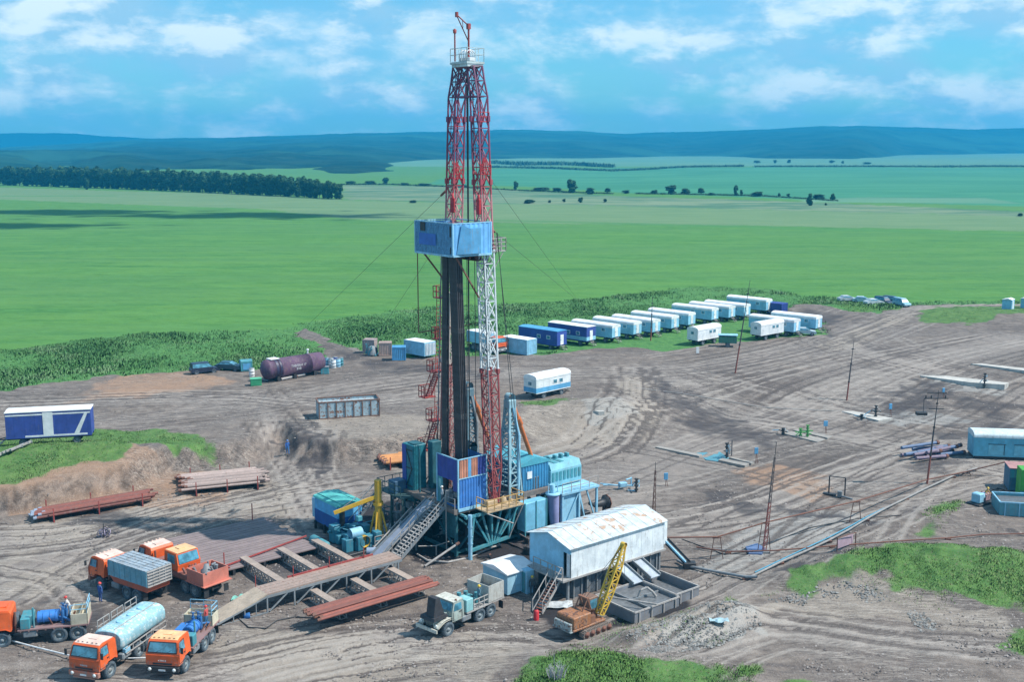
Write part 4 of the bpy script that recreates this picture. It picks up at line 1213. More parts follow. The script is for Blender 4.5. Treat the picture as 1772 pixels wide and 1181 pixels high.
tB = truck_root('orange cab pumping truck facing the camera, right beside the water tank truck')
cab_coe(tB, M_orange(), paint('yellowed_roof', (0.86, 0.50, 0.25), 0, .1), bumper=M_black()); chassis(tB); six_wheels(tB); pump_deck(tB)
place_by_left(tB, (320, 1163), (370, 1108), 4.85)
tC = truck_root('orange cab pumping truck seen side-on, its cab cut by the left edge')
cab_coe(tC, M_orange(), bumper=M_black()); chassis(tC, spare=(-1.0, .1)); six_wheels(tC, (0, -4.1, -5.45)); pump_deck(tC)
place_by_left(tC, (5, 1121), (125, 1109), 5.45)

# ---- sand hopper truck
tD = truck_root('orange cab truck carrying a tall slatted blue grey hopper in the middle of the trucks')
cab_coe(tD, M_orange(), paint('pale_cab_roof', (0.86, 0.62, 0.52), 0, .1), name_text=False); chassis(tD); six_wheels(tD, (0, -3.6, -4.95))
h = MB()
for s_ in (-1, 1):
    vprism_pts = [(-1.4, s_ * 1.22), (-6.5, s_ * 1.22)]
    h.box(-6.5, s_ * 1.22 - .03, 1.75, -1.4, s_ * 1.22 + .03, 3.1)
    for x in np.arange(-6.5, -1.3, .72): h.box(x - .04, s_ * 1.25 - .04, 1.75, x + .04, s_ * 1.25 + .04, 3.1)
    for z in (2.1, 2.5, 2.9): h.box(-6.48, s_ * 1.25 - .02, z, -1.42, s_ * 1.25 + .02, z + .05)
h.box(-1.43, -1.19, 1.75, -1.38, 1.19, 3.1)
ho = h.build('hopper_side', paint('hopper_blue', (0.20, 0.42, 0.50), .2, .3), tD)
h = MB()
for i, x in enumerate((-6.5, -5.22, -3.95, -2.67)): h.box(x + .03, -1.28, 3.102, x + 1.20, 1.28, 3.15)
for y in (-.85, -.42, 0, .42, .85): h.box(-6.5, y - .02, 3.151, -1.4, y + .02, 3.19)
h.build('hopper_cover', paint('dusty_cover', (0.36, 0.45, 0.52), .25, .5), ho)
h = MB()
for y in (-1.2, -.6, 0, .6, 1.2): h.beam((-6.56, y, 1.7), (-6.56, y, 3.1), .06)
for z in np.arange(1.75, 3.15, .26): h.beam((-6.6, -1.22, z), (-6.6, 1.22, z), .09, .06)
h.box(-6.53, -1.2, 1.75, -6.5, 1.2, 3.1)
h.build('slatted_tailgate', M_pale(), ho)
h = MB(); h.prism([(-1.4, 1.74), (-6.5, 1.74), (-6.3, 1.2), (-2.0, 1.2)], -1.15, 1.15); h.build('hopper_belly', paint('orange_red_paint', (0.62, 0.12, 0.05), .15, .3), ho)
place_by_left(tD, (176, 1021), (236, 1042), 4.95)

# ---- cementing truck: road cab, rear-facing operator cab, red tub
tE = truck_root('long orange truck with second glazed cab and an open red tub at its tail')
cab_coe(tE, M_orange(), paint('pale_cab_roof', (0.86, 0.62, 0.52), 0, .1), name_text=False); chassis(tE, x2=-8.6, flaps=(-8.5,)); six_wheels(tE, (0, -5.6, -6.95))
oc = MB(); yf = lambda x, z: 1.15 - max(0, z - 2.4) * .08
vprism(oc, [(-4.6, 1.45), (-4.75, 2.25), (-4.45, 3.25), (-2.75, 3.25), (-2.65, 1.45)][::-1], yf)
oco = oc.build('operator_cab', M_orange(), tE)
q = MB(); plate(q, (-4.755, 1.0, 2.36), (-4.755, -1.0, 2.36), (-4.50, -.96, 3.14), (-4.50, .96, 3.14), .03); q.build('rear_windscreen', glass(), oco)
for s_ in (-1, 1):
    q = MB(); A = [(-4.3, s_ * 1.13, 2.3), (-3.2, s_ * 1.13, 2.3), (-3.2, s_ * 1.09, 3.05), (-4.2, s_ * 1.09, 3.05)]
    plate(q, *(A if s_ < 0 else A[::-1]), .02); q.build('side_window', glass(), oco)
q = MB(); q.box(-4.5, -1.0, 3.252, -2.75, 1.0, 3.30); q.box(-3.8, -.3, 3.30, -3.2, .3, 3.38); q.build('roof', paint('yellowed_roof', (0.86, 0.50, 0.25), 0, .1), oco)
q = MB(); q.box(-8.6, -1.2, 1.2, -1.1, 1.2, 1.3)
q.build('deck', M_rust(), tE)
q = MB()
for s_ in (-1, 1): q.box(-8.5, s_ * 1.25 - .04, 1.4, -6.2, s_ * 1.25 + .04, 2.5)
q.box(-8.5, -1.21, 1.4, -8.42, 1.21, 2.5); q.box(-6.28, -1.21, 1.4, -6.2, 1.21, 2.5); q.box(-8.42, -1.21, 1.5, -6.28, 1.21, 1.55); q.box(-8.75, -1.45, 1.32, -6.1, 1.4, 1.39)
tub = q.build('tub', paint('faded_red_paint', (0.62, 0.20, 0.14), .15, .2), tE)
q = MB()
for i in range(10):
    x = rnd.uniform(-8.2, -6.5); y = rnd.uniform(-1, 1); q.tube((x, y, 1.6), (x + rnd.uniform(-.7, .7), y + rnd.uniform(-.5, .5), 2.2 + rnd.uniform(0, .5)), rnd.uniform(.05, .16), 7)
q.lathe((-7.2, 0, 1.6), (0, 0, 1), [(0, .5), (.6, .5), (.7, .3), (1.1, .2), (1.1, .001)], 12)
q.build('mixer', M_grey(), tub)
q = MB(); q.box(-6.3, -1.2, 1.301, -1.15, 1.2, 1.72)
for i in range(12):
    x = rnd.uniform(-6.0, -4.9); y = rnd.uniform(-1, 1); q.tube((x, y, 1.4), (x + rnd.uniform(-.4, .4), y + rnd.uniform(-.5, .5), 2.2), rnd.uniform(.05, .12), 6)
for i in range(6):
    x = rnd.uniform(-2.4, -1.3); y = rnd.uniform(-1, 1); q.tube((x, y, 1.4), (x, y, 2.2 + rnd.uniform(0, .4)), rnd.uniform(.05, .2), 7)
q.rbox(-2.4, -1.0, 1.31, -1.2, 1.0, 2.1, .05)
q.build('pipework', paint('faded_red_pipes', (0.42, 0.15, 0.11), .3, .3), tE)
place_by_left(tE, (258, 1000), (344, 1036), 6.95)

# ---- bonnet truck (cement mixer) right of the pipe rack
tF = truck_root('dusty green bonneted truck with a black loading funnel over its nose')
MG = paint('dusty_green_paint', (0.36, 0.44, 0.40), .1, .5); MW = paint('dusty_cream_paint', (0.62, 0.62, 0.54), .1, .4)
c_ = MB(); vprism(c_, [(-1.75, 1.0), (-1.75, 2.35), (-1.6, 2.5), (-.65, 2.5), (-.4, 1.8), (-.4, 1.0)][::-1], lambda x, z: 1.1 - max(0, z - 1.8) * .12)
c_.box(-1.7, -1.02, 2.502, -.62, 1.02, 2.56)
co = c_.build('cab_body', MG, tF)
q = MB(); q.box(-1.72, -.98, 2.562, -.6, .98, 2.60); q.build('roof', MW, co)
q = MB(); plate(q, (-.41, -.95, 1.88), (-.41, .95, 1.88), (-.61, .88, 2.42), (-.61, -.88, 2.42), .03); q.build('windshield', glass(), tF)
for s_ in (-1, 1):
    q = MB(); A = [(-1.45, s_ * 1.095, 1.86), (-.55, s_ * 1.095, 1.86), (-.75, s_ * 1.03, 2.38), (-1.45, s_ * 1.03, 2.38)]
    plate(q, *(A if s_ < 0 else A[::-1]), .025); q.build('side_window', glass(), tF)
    q = MB(); q.beam((-1.5, s_ * 1.105, 1.1), (-1.5, s_ * 1.105, 1.8), .03); q.beam((-.5, s_ * 1.105, 1.1), (-.5, s_ * 1.105, 1.8), .03); q.box(-1.4, s_ * 1.1 - .03, 1.66, -1.2, s_ * 1.1 + .03, 1.7); q.build('door_seam', M_black(), tF)
q = MB(); vprism(q, [(-.4, .95), (-.4, 1.75), (1.0, 1.6), (1.12, 1.45), (1.12, .95)][::-1], lambda x, z: .62 - max(0, x) * .06); q.build('bonnet', MG, tF)
for s_ in (-1, 1):
    q = MB(); q.add([(x, s_ * y, z) for x, z in ((-.75, .95), (-.65, 1.25), (-.3, 1.42), (.4, 1.42), (.75, 1.3), (1.15, .98), (1.15, .9), (.6, 1.2), (.3, 1.3), (-.3, 1.3), (-.6, 1.1), (-.7, .9)) for y in (.6, 1.12)][::1], [(2 * i, 2 * i + 1, 2 * i + 3, 2 * i + 2) for i in range(11)])
    q.build('mudguard', MW, tF)
    q = MB(); q.lathe((1.12, s_ * .82, 1.12), (1, 0, 0), [(-.1, .05), (0, .12), (.05, .12), (.06, .001)], 10); q.build('headlight', plain('lamp_glass', (.75, .78, .75), .15), tF)
q = MB(); q.box(1.3, -1.15, .65, 1.42, 1.15, .92); q.box(1.1, -.4, .7, 1.3, -.3, .85); q.box(1.1, .3, .7, 1.3, .4, .85); q.build('bumper', MW, tF)
q = MB()
for i in range(7): q.box(1.125, -.48 + i * .15, 1.0, 1.145, -.42 + i * .15, 1.42)
q.build('grille', M_black(), tF)
chassis(tF, 1.3, -6.3, (-6.2,), tanks=True)
for x in (0, -3.6, -4.9):
    for y in (.98, -.98): wheel(tF, x, y, .58, .34)
q = MB(); q.lathe((1.2, .2, 1.7), (0, 0, 1), [(0, .22), (.5, .22), (.52, .25), (1.6, .62), (1.62, .62), (1.6, .55), (.5, .2)], 12) if False else q.prism([(.1, 1.75), (1.3, 1.75), (1.05, 3.3), (.65, 3.3)], -.1, .75)
q.prism([(-.1, 1.55), (1.5, 1.55), (1.4, 1.8), (0, 1.8)], -.6, .95)
q.build('loading_funnel', plain('black_rubber_sheet', (.035, .035, .04), .7), tF)
q = MB(); q.box(-6.4, -1.2, 1.2, -2.0, 1.2, 1.3); q.rbox(-6.3, -1.15, 1.31, -6.0, 1.15, 1.7, .03)
for s_ in (-1, 1):
    q.rail([(-2.8, s_ * 1.15, 1.3), (-4.6, s_ * 1.15, 1.3)], .8, .03, .6)
q.build('deck', M_pale(), tF)
q = MB(); q.rbox(-2.75, .1, 1.31, -1.95, 1.15, 2.35, .04); q.build('engine_box', paint('mint_paint', (0.28, 0.58, 0.60), .1, .2), tF)
q = MB()
for (x0, y0, x1, y1) in ((-6.35, -1.2, -6.28, 1.2), (-4.57, -1.2, -4.5, 1.2)): q.box(x0, y0, 1.35, x1, y1, 2.75)
for s_ in (-1, 1): q.box(-6.28, s_ * 1.17 - .035, 1.35, -4.57, s_ * 1.17 + .035, 2.748)
q.box(-6.2, -1.1, 1.9, -4.6, 1.1, 1.95); bo = q.build('bin', paint('dusty_grey_paint', (.50, .50, .46), .2, .4), tF)
q = MB()
for x, y in ((-3.2, .2), (-3.6, -.5), (-4.0, .3), (-3.0, -.7)): q.tube((x, y, 1.3), (x, y, 2.2), .18, 8); q.tube((x, y, 2.0), (x - .6, y + .3, 1.7), .08, 6)
q.build('pump', M_teal(), tF)
place_by_left(tF, (775, 1101), (858, 1063), 4.9, .98)

# ---- box truck among the containers behind the mast
tG = truck_root('orange cab truck with a pale blue box body parked behind the mast')
cab_coe(tG, M_orange(), name_text=False, bumper=M_grey()); chassis(tG); six_wheels(tG)
q = MB(); q.rbox(-6.6, -1.22, 1.35, -1.2, 1.22, 3.3, .04)
for s_ in (-1, 1):
    for x in np.arange(-6.4, -1.3, .6): q.box(x, s_ * 1.235 - .02, 1.4, x + .05, s_ * 1.235 + .02, 3.2)
bx = q.build('box_body', M_lblue(), tG)
q = MB(); q.box(-6.6, -1.2, 3.302, -1.2, 1.2, 3.36); q.build('roof', M_white(), bx)
a = G(868, 613); tG.location = (a.x, a.y, a.z); tG.rotation_euler = (0, 0, R(-48))
tG.location = (a.x - .9, a.y + .9, a.z)

# ---- cars by the dirt road
CARS = {}


def car(px, py, rz, col, label, van=False, k=0):
    key = (van,)
    root = thing('car', label, 'car', G(px, py), rz, 'cars parked by the dirt road beside the field' if px > 1440 else None)
    H = 1.75 if van else 1.42
    m = paint('car_paint_%d' % k, col, 0, .1, .25, bump=.02)
    b = MB(); pr = [(-2.1, .35), (-2.15, .8), (-2.0, .95), (-1.2 if not van else -2.0, 1.0), (1.0, .98), (2.0, .80), (2.15, .55), (2.1, .32)]
    vprism(b, pr[::-1], lambda x, z: .85)
    vprism(b, [(-1.6 if not van else -2.0, .99), (-1.2 if not van else -1.9, H), (.2 if not van else .6, H), (1.0 if not van else 1.3, .985)][::-1], lambda x, z: .85 - (z - .98) * .3 if z > 1 else .85)
    b.build('body', m, root)
    g = MB(); hh = H - .12
    vprism(g, [(-1.46 if not van else -1.9, 1.06), (-1.18 if not van else -1.85, hh), (.18 if not van else .56, hh), (.82 if not van else 1.15, 1.06)][::-1], lambda x, z: .875 - (z - .98) * .3)
    plate(g, (1.02, -.7, 1.04), (1.02, .7, 1.04), (.26 if not van else .68, .62, H - .06), (.26 if not van else .68, -.62, H - .06), .03)
    g.build('window', glass(), root)
    for x in (-1.35, 1.35):
        for y in (.78, -.78): wheel(root, x, y, .34, .2, rimmat=M_grey())
    return root


car(1466, 522, R(10), (.55, .62, .66), 'silver car, leftmost of the row beside the dirt road', k=1)
car(1492, 524, R(-20), (.50, .66, .75), 'pale blue car, second from the left of the row beside the dirt road', k=2)
car(1512, 528, R(15), (.6, .68, .70), 'pale grey car standing before the dark vehicles of the row', k=3)
car(1528, 527, R(-60), (.02, .05, .10), 'dark blue tall car, third vehicle from the right of the row', True, k=4)
car(1543, 526, R(-50), (.03, .07, .12), 'dark blue van beside the other dark vehicle in the row', True, k=5)
car(1560, 530, R(-70), (.25, .50, .60), 'teal and white small van, rightmost of the row beside the dirt road', True, k=6)
car(1392, 580, R(-10), (.50, .60, .64), 'silver car parked under the front row of white wagons', k=7)
car(353, 646, R(30), (.02, .03, .06), 'small dark car nosed into the verge at the far left of the purple tank', True, k=8)
car(397, 641, R(-10), (.03, .09, .12), 'low dark teal car left of the blue cabinet near the purple tank', k=9)

# ---- tracked crane
cr = thing('crawler_crane', 'rusty orange crawler crane with a yellow lattice jib raised beside the white shed', 'crane')
GR = G(1016, 1092); KS = .84; hd = R(41)
cr.location = GR; cr.rotation_euler = (0, 0, hd); cr.scale = (KS, KS, KS)
for s_ in (-1, 1):
    q = MB(); y0 = s_ * 1.15
    pts = [(-1.9, .45), (-1.75, .78), (-1.4, .9), (1.4, .9), (1.75, .78), (1.9, .45), (1.75, .12), (1.4, 0), (-1.4, 0), (-1.75, .12)]
    q.prism(pts, y0 - .3, y0 + .3)
    for i in range(len(pts)):
        a_, b_ = pts[i], pts[(i + 1) % len(pts)]; L_ = math.hypot(b_[0] - a_[0], b_[1] - a_[1]); k_ = max(1, int(L_ / .2))
        for j in range(k_):
            x = a_[0] + (b_[0] - a_[0]) * (j + .5) / k_; z = a_[1] + (b_[1] - a_[1]) * (j + .5) / k_
            nx, nz = (x, z - .45); l_ = math.hypot(nx, nz) + 1e-6
            q.beam((x, y0 - .34, z), (x, y0 + .34, z), .13, .07, up=(0, 0, 1) if abs(z - .45) > .3 else (1, 0, 0))
    q.build('track', paint('muddy_track', (.16, .12, .10), .4, .6, .9), cr)
    q = MB()
    for x in (-1.45, -.75, 0, .75, 1.45): q.lathe((x, y0 + s_ * .31, .45), (0, s_, 0), [(0, .3), (.06, .3), (.07, .1), (.1, .1), (.1, .001)], 12)
    q.build('track_roller', M_rust(), cr)
q = MB(); q.box(-1.5, -.85, .4, 1.5, .85, .8); q.lathe((0, 0, .8), (0, 0, 1), [(0, .75), (.22, .75)], 18); q.build('undercarriage', M_black(), cr)
MO = paint('rusty_orange_paint', (.40, .15, .05), .62, .5, rustcol=(.10, .05, .035))
q = MB(); q.rbox(-3.0, -1.2, 1.0, 1.3, 1.2, 1.2, .04); q.build('turntable', MO, cr)
q = MB(); q.rbox(-2.9, -1.15, 1.2, -.6, 1.15, 2.35, .08); bo = q.build('engine_housing', MO, cr)
q = MB()
for i in range(4): q.box(-2.7 + i * .45, 1.15, 1.5, -2.4 + i * .45, 1.17, 2.1)
q.box(-3.35, -1.2, 1.05, -3.0, 1.2, 1.12); q.rbox(-3.30, -1.1, 1.13, -3.0, 1.1, 1.85, .05)
q.build('counterweight', paint('pale_weight', (.36, .42, .42), .6, .4), bo)
q = MB(); q.rbox(.0, -.2, 1.2, 1.2, 1.15, 3.2, .06); ca = q.build('operator_cab', paint('brown_cab', (.20, .11, .07), .5, .4), cr)
for (a_, b_, c_, d_) in (((.15, -.21, 2.1), (1.05, -.21, 2.1), (1.05, -.21, 3.0), (.15, -.21, 3.0)), ((1.21, -.1, 2.0), (1.21, 1.05, 2.0), (1.21, 1.05, 3.05), (1.21, -.1, 3.05)), ((1.05, 1.16, 2.1), (.15, 1.16, 2.1), (.15, 1.16, 3.0), (1.05, 1.16, 3.0))):
    q = MB(); plate(q, a_, b_, c_, d_, .02); q.build('cab_window', glass(), ca)
q = MB(); q.box(-.6, -1.1, 1.2, .0, 1.1, 1.9); q.lathe((-.3, -.9, 2.1), (0, 1, 0), [(0, .38), (.05, .38), (.05, .25), (1.7, .25), (1.7, .38), (1.75, .38)], 12)
for s_ in (-1, 1): q.beam((-1.2, s_ * .5, 2.3), (-.5, s_ * .5, 3.5), .1); q.beam((.4, s_ * .5, 1.2), (-.5, s_ * .5, 3.5), .1)
q.box(-.65, -.6, 3.4, -.35, .6, 3.55); q.build('winch_frame', paint('rusty_brown', (.26, .12, .07), .5, .3), cr)
# jib: foot at the turntable, head located from the picture
tipd = zof((GR.x + math.cos(hd) * 3.5, GR.y + math.sin(hd) * 3.5), 941)
J0 = Vector((1.1, -.55, 1.5)); J1 = Vector((3.55 / KS, -.55, (tipd - GR.z) / KS))


def lat(mb, p, q_, w0, w1, ch=.07, br=.04, seg=.8, wy0=None, wy1=None, up=(0, 1, 0), mid=None):
    """tapering four-chord lattice beam"""
    p, q_ = Vector(p), Vector(q_); d = (q_ - p); L_ = d.length; d.normalize(); u = Vector(up); a = d.cross(u).normalized(); b = a.cross(d).normalized()
    n_ = max(2, int(L_ / seg))
    def ww(t_):
        if mid: return w0 + (mid - w0) * t_ / .3 if t_ < .3 else (mid if t_ < .7 else mid + (w1 - mid) * (t_ - .7) / .3)
        return w0 + (w1 - w0) * t_
    def cr_(t_):
        w = ww(t_) / 2; c0 = p.lerp(q_, t_); return [c0 + a * sx * w + b * sy * w for sx, sy in ((-1, -1), (1, -1), (1, 1), (-1, 1))]
    prev = None
    for i in range(n_ + 1):
        c4 = cr_(i / n_)
        for k in range(4): mb.beam(c4[k], c4[(k + 1) % 4], br)
        if prev:
            for k in range(4):
                mb.beam(prev[k], c4[k], ch)
                mb.beam(prev[k], c4[(k + 1) % 4], br) if (i + k) % 2 else mb.beam(prev[(k + 1) % 4], c4[k], br)
        prev = c4
    return mb


q = MB(); lat(q, J0, J1, .5, .3, .13, .08, .6, mid=.8); q.lathe((J1.x, J1.y - .25, J1.z), (0, 1, 0), [(0, .25), (.5, .25)], 12)
q.build('jib', paint('jib_yellow', (.75, .48, .05), .2, .2), cr)
q = MB(); q.tube((-.5, -.3, 3.5), J1, .025, 5); q.tube((-.5, .3, 3.5), J1, .025, 5); q.tube(J1 + Vector((.2, 0, 0)), J1 + Vector((.2, 0, -3.2)), .02, 5); q.build('cable', M_black(), cr)

# ================================================================ SITE WAGONS AND CONTAINERS
def arch(L_, W_, z0, zw, rise, th=.03, grow=0.0, n=10):
    """arched roof shell"""
    mb = MB(); mb.smooth = True
    pts = [(-W_ / 2 - grow, zw - .22)] + [(-math.cos(math.pi * i / n) * (W_ / 2 + grow), zw + math.sin(math.pi * i / n) ** .8 * rise) for i in range(n + 1)] + [(W_ / 2 + grow, zw - .22)]
    m = len(pts)
    vs = [(x, y, z) for x in (-L_ / 2 - grow, L_ / 2 + grow) for y, z in pts]
    mb.add(vs, [(i, i + 1, m + i + 1, m + i) for i in range(m - 1)]); mb.smooth = False
    mb.add(vs[:m], [tuple(range(m))]); mb.add(vs[m:], [tuple(range(m - 1, -1, -1))])
    return mb


WAG = {}


def wagon(L_=9.5, W_=2.5, H_=2.35, wall=None, roof=None, stripe=None, key=None, flat=False, z0=1.0, wins=True):
    key = (L_, key)
    if key in WAG: return dup(WAG[key])
    root = thing('site_wagon', 'x', 'wagon'); zw = z0 + H_ - (.45 if not flat else .02)
    b = MB(); b.box(-L_ / 2, -W_ / 2, z0, L_ / 2, W_ / 2, zw)
    for s_ in (-1, 1):
        for x in np.arange(-L_ / 2 + .3, L_ / 2 - .2, 1.15): b.box(x, s_ * W_ / 2 - .012, z0 + .02, x + .04, s_ * W_ / 2 + .012, zw - .02)
        b.box(-L_ / 2, s_ * W_ / 2 - .02, z0 - .05, L_ / 2, s_ * W_ / 2 + .02, z0 + .06)
    b.build('body', wall, root)
    if flat:
        r = MB(); r.box(-L_ / 2 - .05, -W_ / 2 - .05, zw + .002, L_ / 2 + .05, W_ / 2 + .05, zw + .09); r.prism([(-W_ / 2, zw + .092), (W_ / 2, zw + .092), (0, zw + .24)], -L_ / 2, L_ / 2, 'x')
    else: r = arch(L_, W_, z0, zw, .45, grow=.035)
    r.build('roof', roof, root)
    if stripe:
        s = MB()
        for s_ in (-1, 1): s.box(-L_ / 2 - .012, s_ * W_ / 2 - .015, z0 + .08, L_ / 2 + .012, s_ * W_ / 2 + .015, z0 + .75)
        for s_ in (-1, 1): s.box(s_ * L_ / 2 - .013, -W_ / 2 - .01, z0 + .08, s_ * L_ / 2 + .013, W_ / 2 + .01, z0 + .75)
        s.build('painted_band', stripe, root)
    c_ = MB()
    for s_ in (-1, 1): c_.box(-L_ / 2, s_ * .8 - .06, z0 - .28, L_ / 2, s_ * .8 + .06, z0 - .052)
    c_.beam((L_ / 2, .75, z0 - .2), (L_ / 2 + 1.3, 0, z0 - .35), .1); c_.beam((L_ / 2, -.75, z0 - .2), (L_ / 2 + 1.3, 0, z0 - .35), .1)
    for x in (-L_ / 2 + 1.7, L_ / 2 - 1.7): c_.box(x - .1, -.95, .32, x + .1, .95, z0 - .28)
    c_.build('chassis', M_black(), root)
    for x in (-L_ / 2 + 1.7, L_ / 2 - 1.7):
        for y in (-1.0, 1.0): wheel(root, x, y, .42, .28)
    fm = M_dblue() if False else M_grey()
    d = MB(); d.box(L_ / 2 + .003, -.42, z0 + .1, L_ / 2 + .04, .42, z0 + 1.85); do = d.build('door', M_white() if wall is not M_white() else M_lblue(), root)
    d = MB(); d.box(L_ / 2 + .041, -.36, z0 + .9, L_ / 2 + .08, -.28, z0 + 1.0); d.build('handle', M_black(), do)
    st = MB()
    for i in range(3): st.box(L_ / 2 + .1 + i * .28, -.42, z0 - .2 - i * .27, L_ / 2 + .36 + i * .28, .42, z0 - .15 - i * .27)
    for y in (-.42, .42): st.beam((L_ / 2 + .05, y, z0 - .05), (L_ / 2 + .95, y, z0 - .92), .05)
    st.build('step', M_pale(), root)
    if wins:
        for s_ in (-1, 1):
            for x in ((-L_ / 2 + 1.4, L_ / 2 - 2.2) if s_ > 0 else (.3, L_ / 2 - 2.0)):
                fr = MB(); fr.box(x - .42, s_ * W_ / 2 - .03, z0 + .98, x + .42, s_ * W_ / 2 + .03, z0 + 1.62); fo = fr.build('window', M_white(), root)
                gg = MB(); gg.box(x - .34, s_ * W_ / 2 - .042, z0 + 1.05, x + .34, s_ * W_ / 2 + .042, z0 + 1.55); gg.build('pane', glass(), fo)
        fr = MB(); fr.box(-L_ / 2 - .03, -.4, z0 + 1.0, -L_ / 2 + .03, .4, z0 + 1.6); fo = fr.build('window', M_white(), root)
        gg = MB(); gg.box(-L_ / 2 - .042, -.32, z0 + 1.07, -L_ / 2 + .042, .32, z0 + 1.53); gg.build('pane', glass(), fo)
    WAG[key] = root
    return root


def at_corner(root, px, py, L_, W_, al, aw, flip=False, z=None):
    """stand a box with its near corner on the ground under the pixel; al, aw: directions of its length and width from that corner"""
    c0 = G(px, py); a, b = R(al), R(aw)
    x = c0.x + math.cos(a) * L_ / 2 + math.cos(b) * W_ / 2; y = c0.y + math.sin(a) * L_ / 2 + math.sin(b) * W_ / 2
    root.location = (x, y, float(HT(x, y)) if z is None else z); root.rotation_euler = (0, 0, a + (math.pi if flip else 0))
    return root


WALL = paint('pale_sky_wall', (0.28, 0.58, 0.78), .10, .12)
ROOFW = paint('white_roof', (0.84, 0.87, 0.88), .05, .12)
BANDB = paint('mid_blue_band', (0.12, 0.42, 0.70), .1, .15)
row = [(1059, 593), (1096, 587), (1129, 583), (1161.5, 576), (1190.6, 570), (1231, 561), (1260.5, 557), (1287, 554), (1325, 545)]
ordn = ['first', 'second', 'third', 'fourth', 'fifth', 'sixth', 'seventh', 'eighth', 'last']
for i, (x, y) in enumerate(row):
    w = wagon(9.5, 2.5, 2.4, WALL, ROOFW, None, 'row')
    at_corner(w, x, y + 1.5, 9.5, 2.5, 138, 48, flip=True)
    tag(w, 'white roofed pale blue wagon, %s of the back row counting from the dark blue trailers' % ordn[i], 'wagon', 'white roofed wagons in the long back row')
w = wagon(6.8, 2.4, 2.4, paint('white_wall', (0.80, 0.86, 0.88), .05, .12), ROOFW, None, 'front')
at_corner(w, 1207, 600, 6.8, 2.4, 43, 133); tag(w, 'short white rounded wagon alone before the back row, beside a green trailer', 'wagon', 'white wagons before the back row')
w = wagon(6.8, 2.4, 2.4, None, None, None, 'front')
at_corner(w, 1315, 591, 7.2, 2.4, 40, 130); tag(w, 'white rounded wagon at the left of the front trio of wagons', 'wagon', 'white wagons before the back row')
w = wagon(9.5, 2.5, 2.4, WALL, ROOFW, None, 'row'); at_corner(w, 1373, 584, 9.5, 2.5, 138, 48, flip=True); tag(w, 'pale blue white roofed wagon in the middle of the front trio of wagons', 'wagon', 'white wagons before the back row')
w = wagon(9.5, 2.5, 2.4, WALL, ROOFW, None, 'row'); at_corner(w, 1411, 578, 9.5, 2.5, 138, 48, flip=True); tag(w, 'pale blue white roofed wagon at the right end of the front trio of wagons', 'wagon', 'white wagons before the back row')
w = wagon(7.0, 2.5, 2.6, paint('white_wall', (0.80, 0.86, 0.88), .05, .12), ROOFW, BANDB, 'lone', z0=.9)
at_corner(w, 928, 693, 7.0, 2.5, 44, 134); tag(w, 'white over blue rounded wagon standing alone on the bank right of the mast', 'wagon')
DB = M_dblue()
w = wagon(9.0, 2.6, 2.5, DB, paint('blue_roof', (0.08, .34, .62), .1, .2), None, 'darka', flat=True, z0=.8)
at_corner(w, 964, 607, 9.0, 2.6, 138, 48, flip=True); tag(w, 'dark blue trailer with a blue roof at the near end of the wagon row', 'wagon')
w = wagon(9.0, 2.6, 2.5, DB, ROOFW, M_lblue(), 'darkb', flat=True, z0=.9)
at_corner(w, 1015, 600, 9.0, 2.6, 138, 48, flip=True); tag(w, 'dark blue trailer with a white roof and pale lower band, second in the wagon row', 'wagon')
# big blue trailer at the left edge
w = wagon(9.3, 2.5, 3.0, DB, ROOFW, None, 'left', flat=True, z0=1.0, wins=False)
at_corner(w, 12, 774, 9.3, 2.5, 13, 103, flip=True)
tag(w, 'large dark blue trailer with white roof and white lightning stripe at the left edge', 'wagon')
q = MB(); q.box(-.5, 1.253, 1.1, .6, 1.285, 3.9)
q.box(-4.2, 1.253, 1.05, 2.6, 1.275, 1.25); q.box(-4.6, 1.253, 3.6, 4.6, 1.27, 3.78)
q.prism([(-3.3, 1.26), (-2.75, 1.26), (-4.0, 3.7), (-4.35, 3.7)], 1.253, 1.28); 
q.build('white_stripe', ROOFW, w)
q = MB(); q.box(4.653, -.5, 2.2, 4.70, .4, 3.2); q.build('end_window', M_lblue(), w)


def container(L_, W_, H_, mat, label, cat='container', frame=None, roofm=None, group=None, name='container', z0=.12, open_top=False, pitch=.28):
    root = thing(name, label, cat, group=group)
    b = MB(); a, c_ = L_ / 2 - .05, W_ / 2 - .05
    b.corr((-a, -c_), (a, -c_), z0, z0 + H_, pitch); b.corr((a, -c_), (a, c_), z0, z0 + H_, pitch); b.corr((a, c_), (-a, c_), z0, z0 + H_, pitch); b.corr((-a, c_), (-a, -c_), z0, z0 + H_, pitch)
    b.build('wall', mat, root)
    f = MB()
    for x in (-L_ / 2, L_ / 2):
        for y in (-W_ / 2, W_ / 2): f.cbox(x * .985, y * .985, z0 + H_ / 2, .14, .14, H_ + .1)
    for z in (z0 + .02, z0 + H_ - .02):
        for y in (-W_ / 2, W_ / 2): f.cbox(0, y * .985, z, L_ - .14, .1, .13)
        for x in (-L_ / 2, L_ / 2): f.cbox(x * .985, 0, z, .1, W_ - .14, .13)
    f.build('frame', frame or mat, root)
    if not open_top:
        r = MB(); r.cbox(0, 0, z0 + H_ + .055, L_ - .02, W_ - .02, .05)
        for x in np.arange(-L_ / 2 + .3, L_ / 2, .5): r.cbox(x, 0, z0 + H_ + .09, .06, W_ - .2, .03)
        r.build('roof', roofm or mat, root)
    d = MB()
    for y in (-W_ * .36, -W_ * .12, W_ * .12, W_ * .36): d.beam((L_ / 2 + .06, y, z0 + .1), (L_ / 2 + .06, y, z0 + H_ - .1), .04)
    d.build('door_bar', frame or mat, root)
    return root


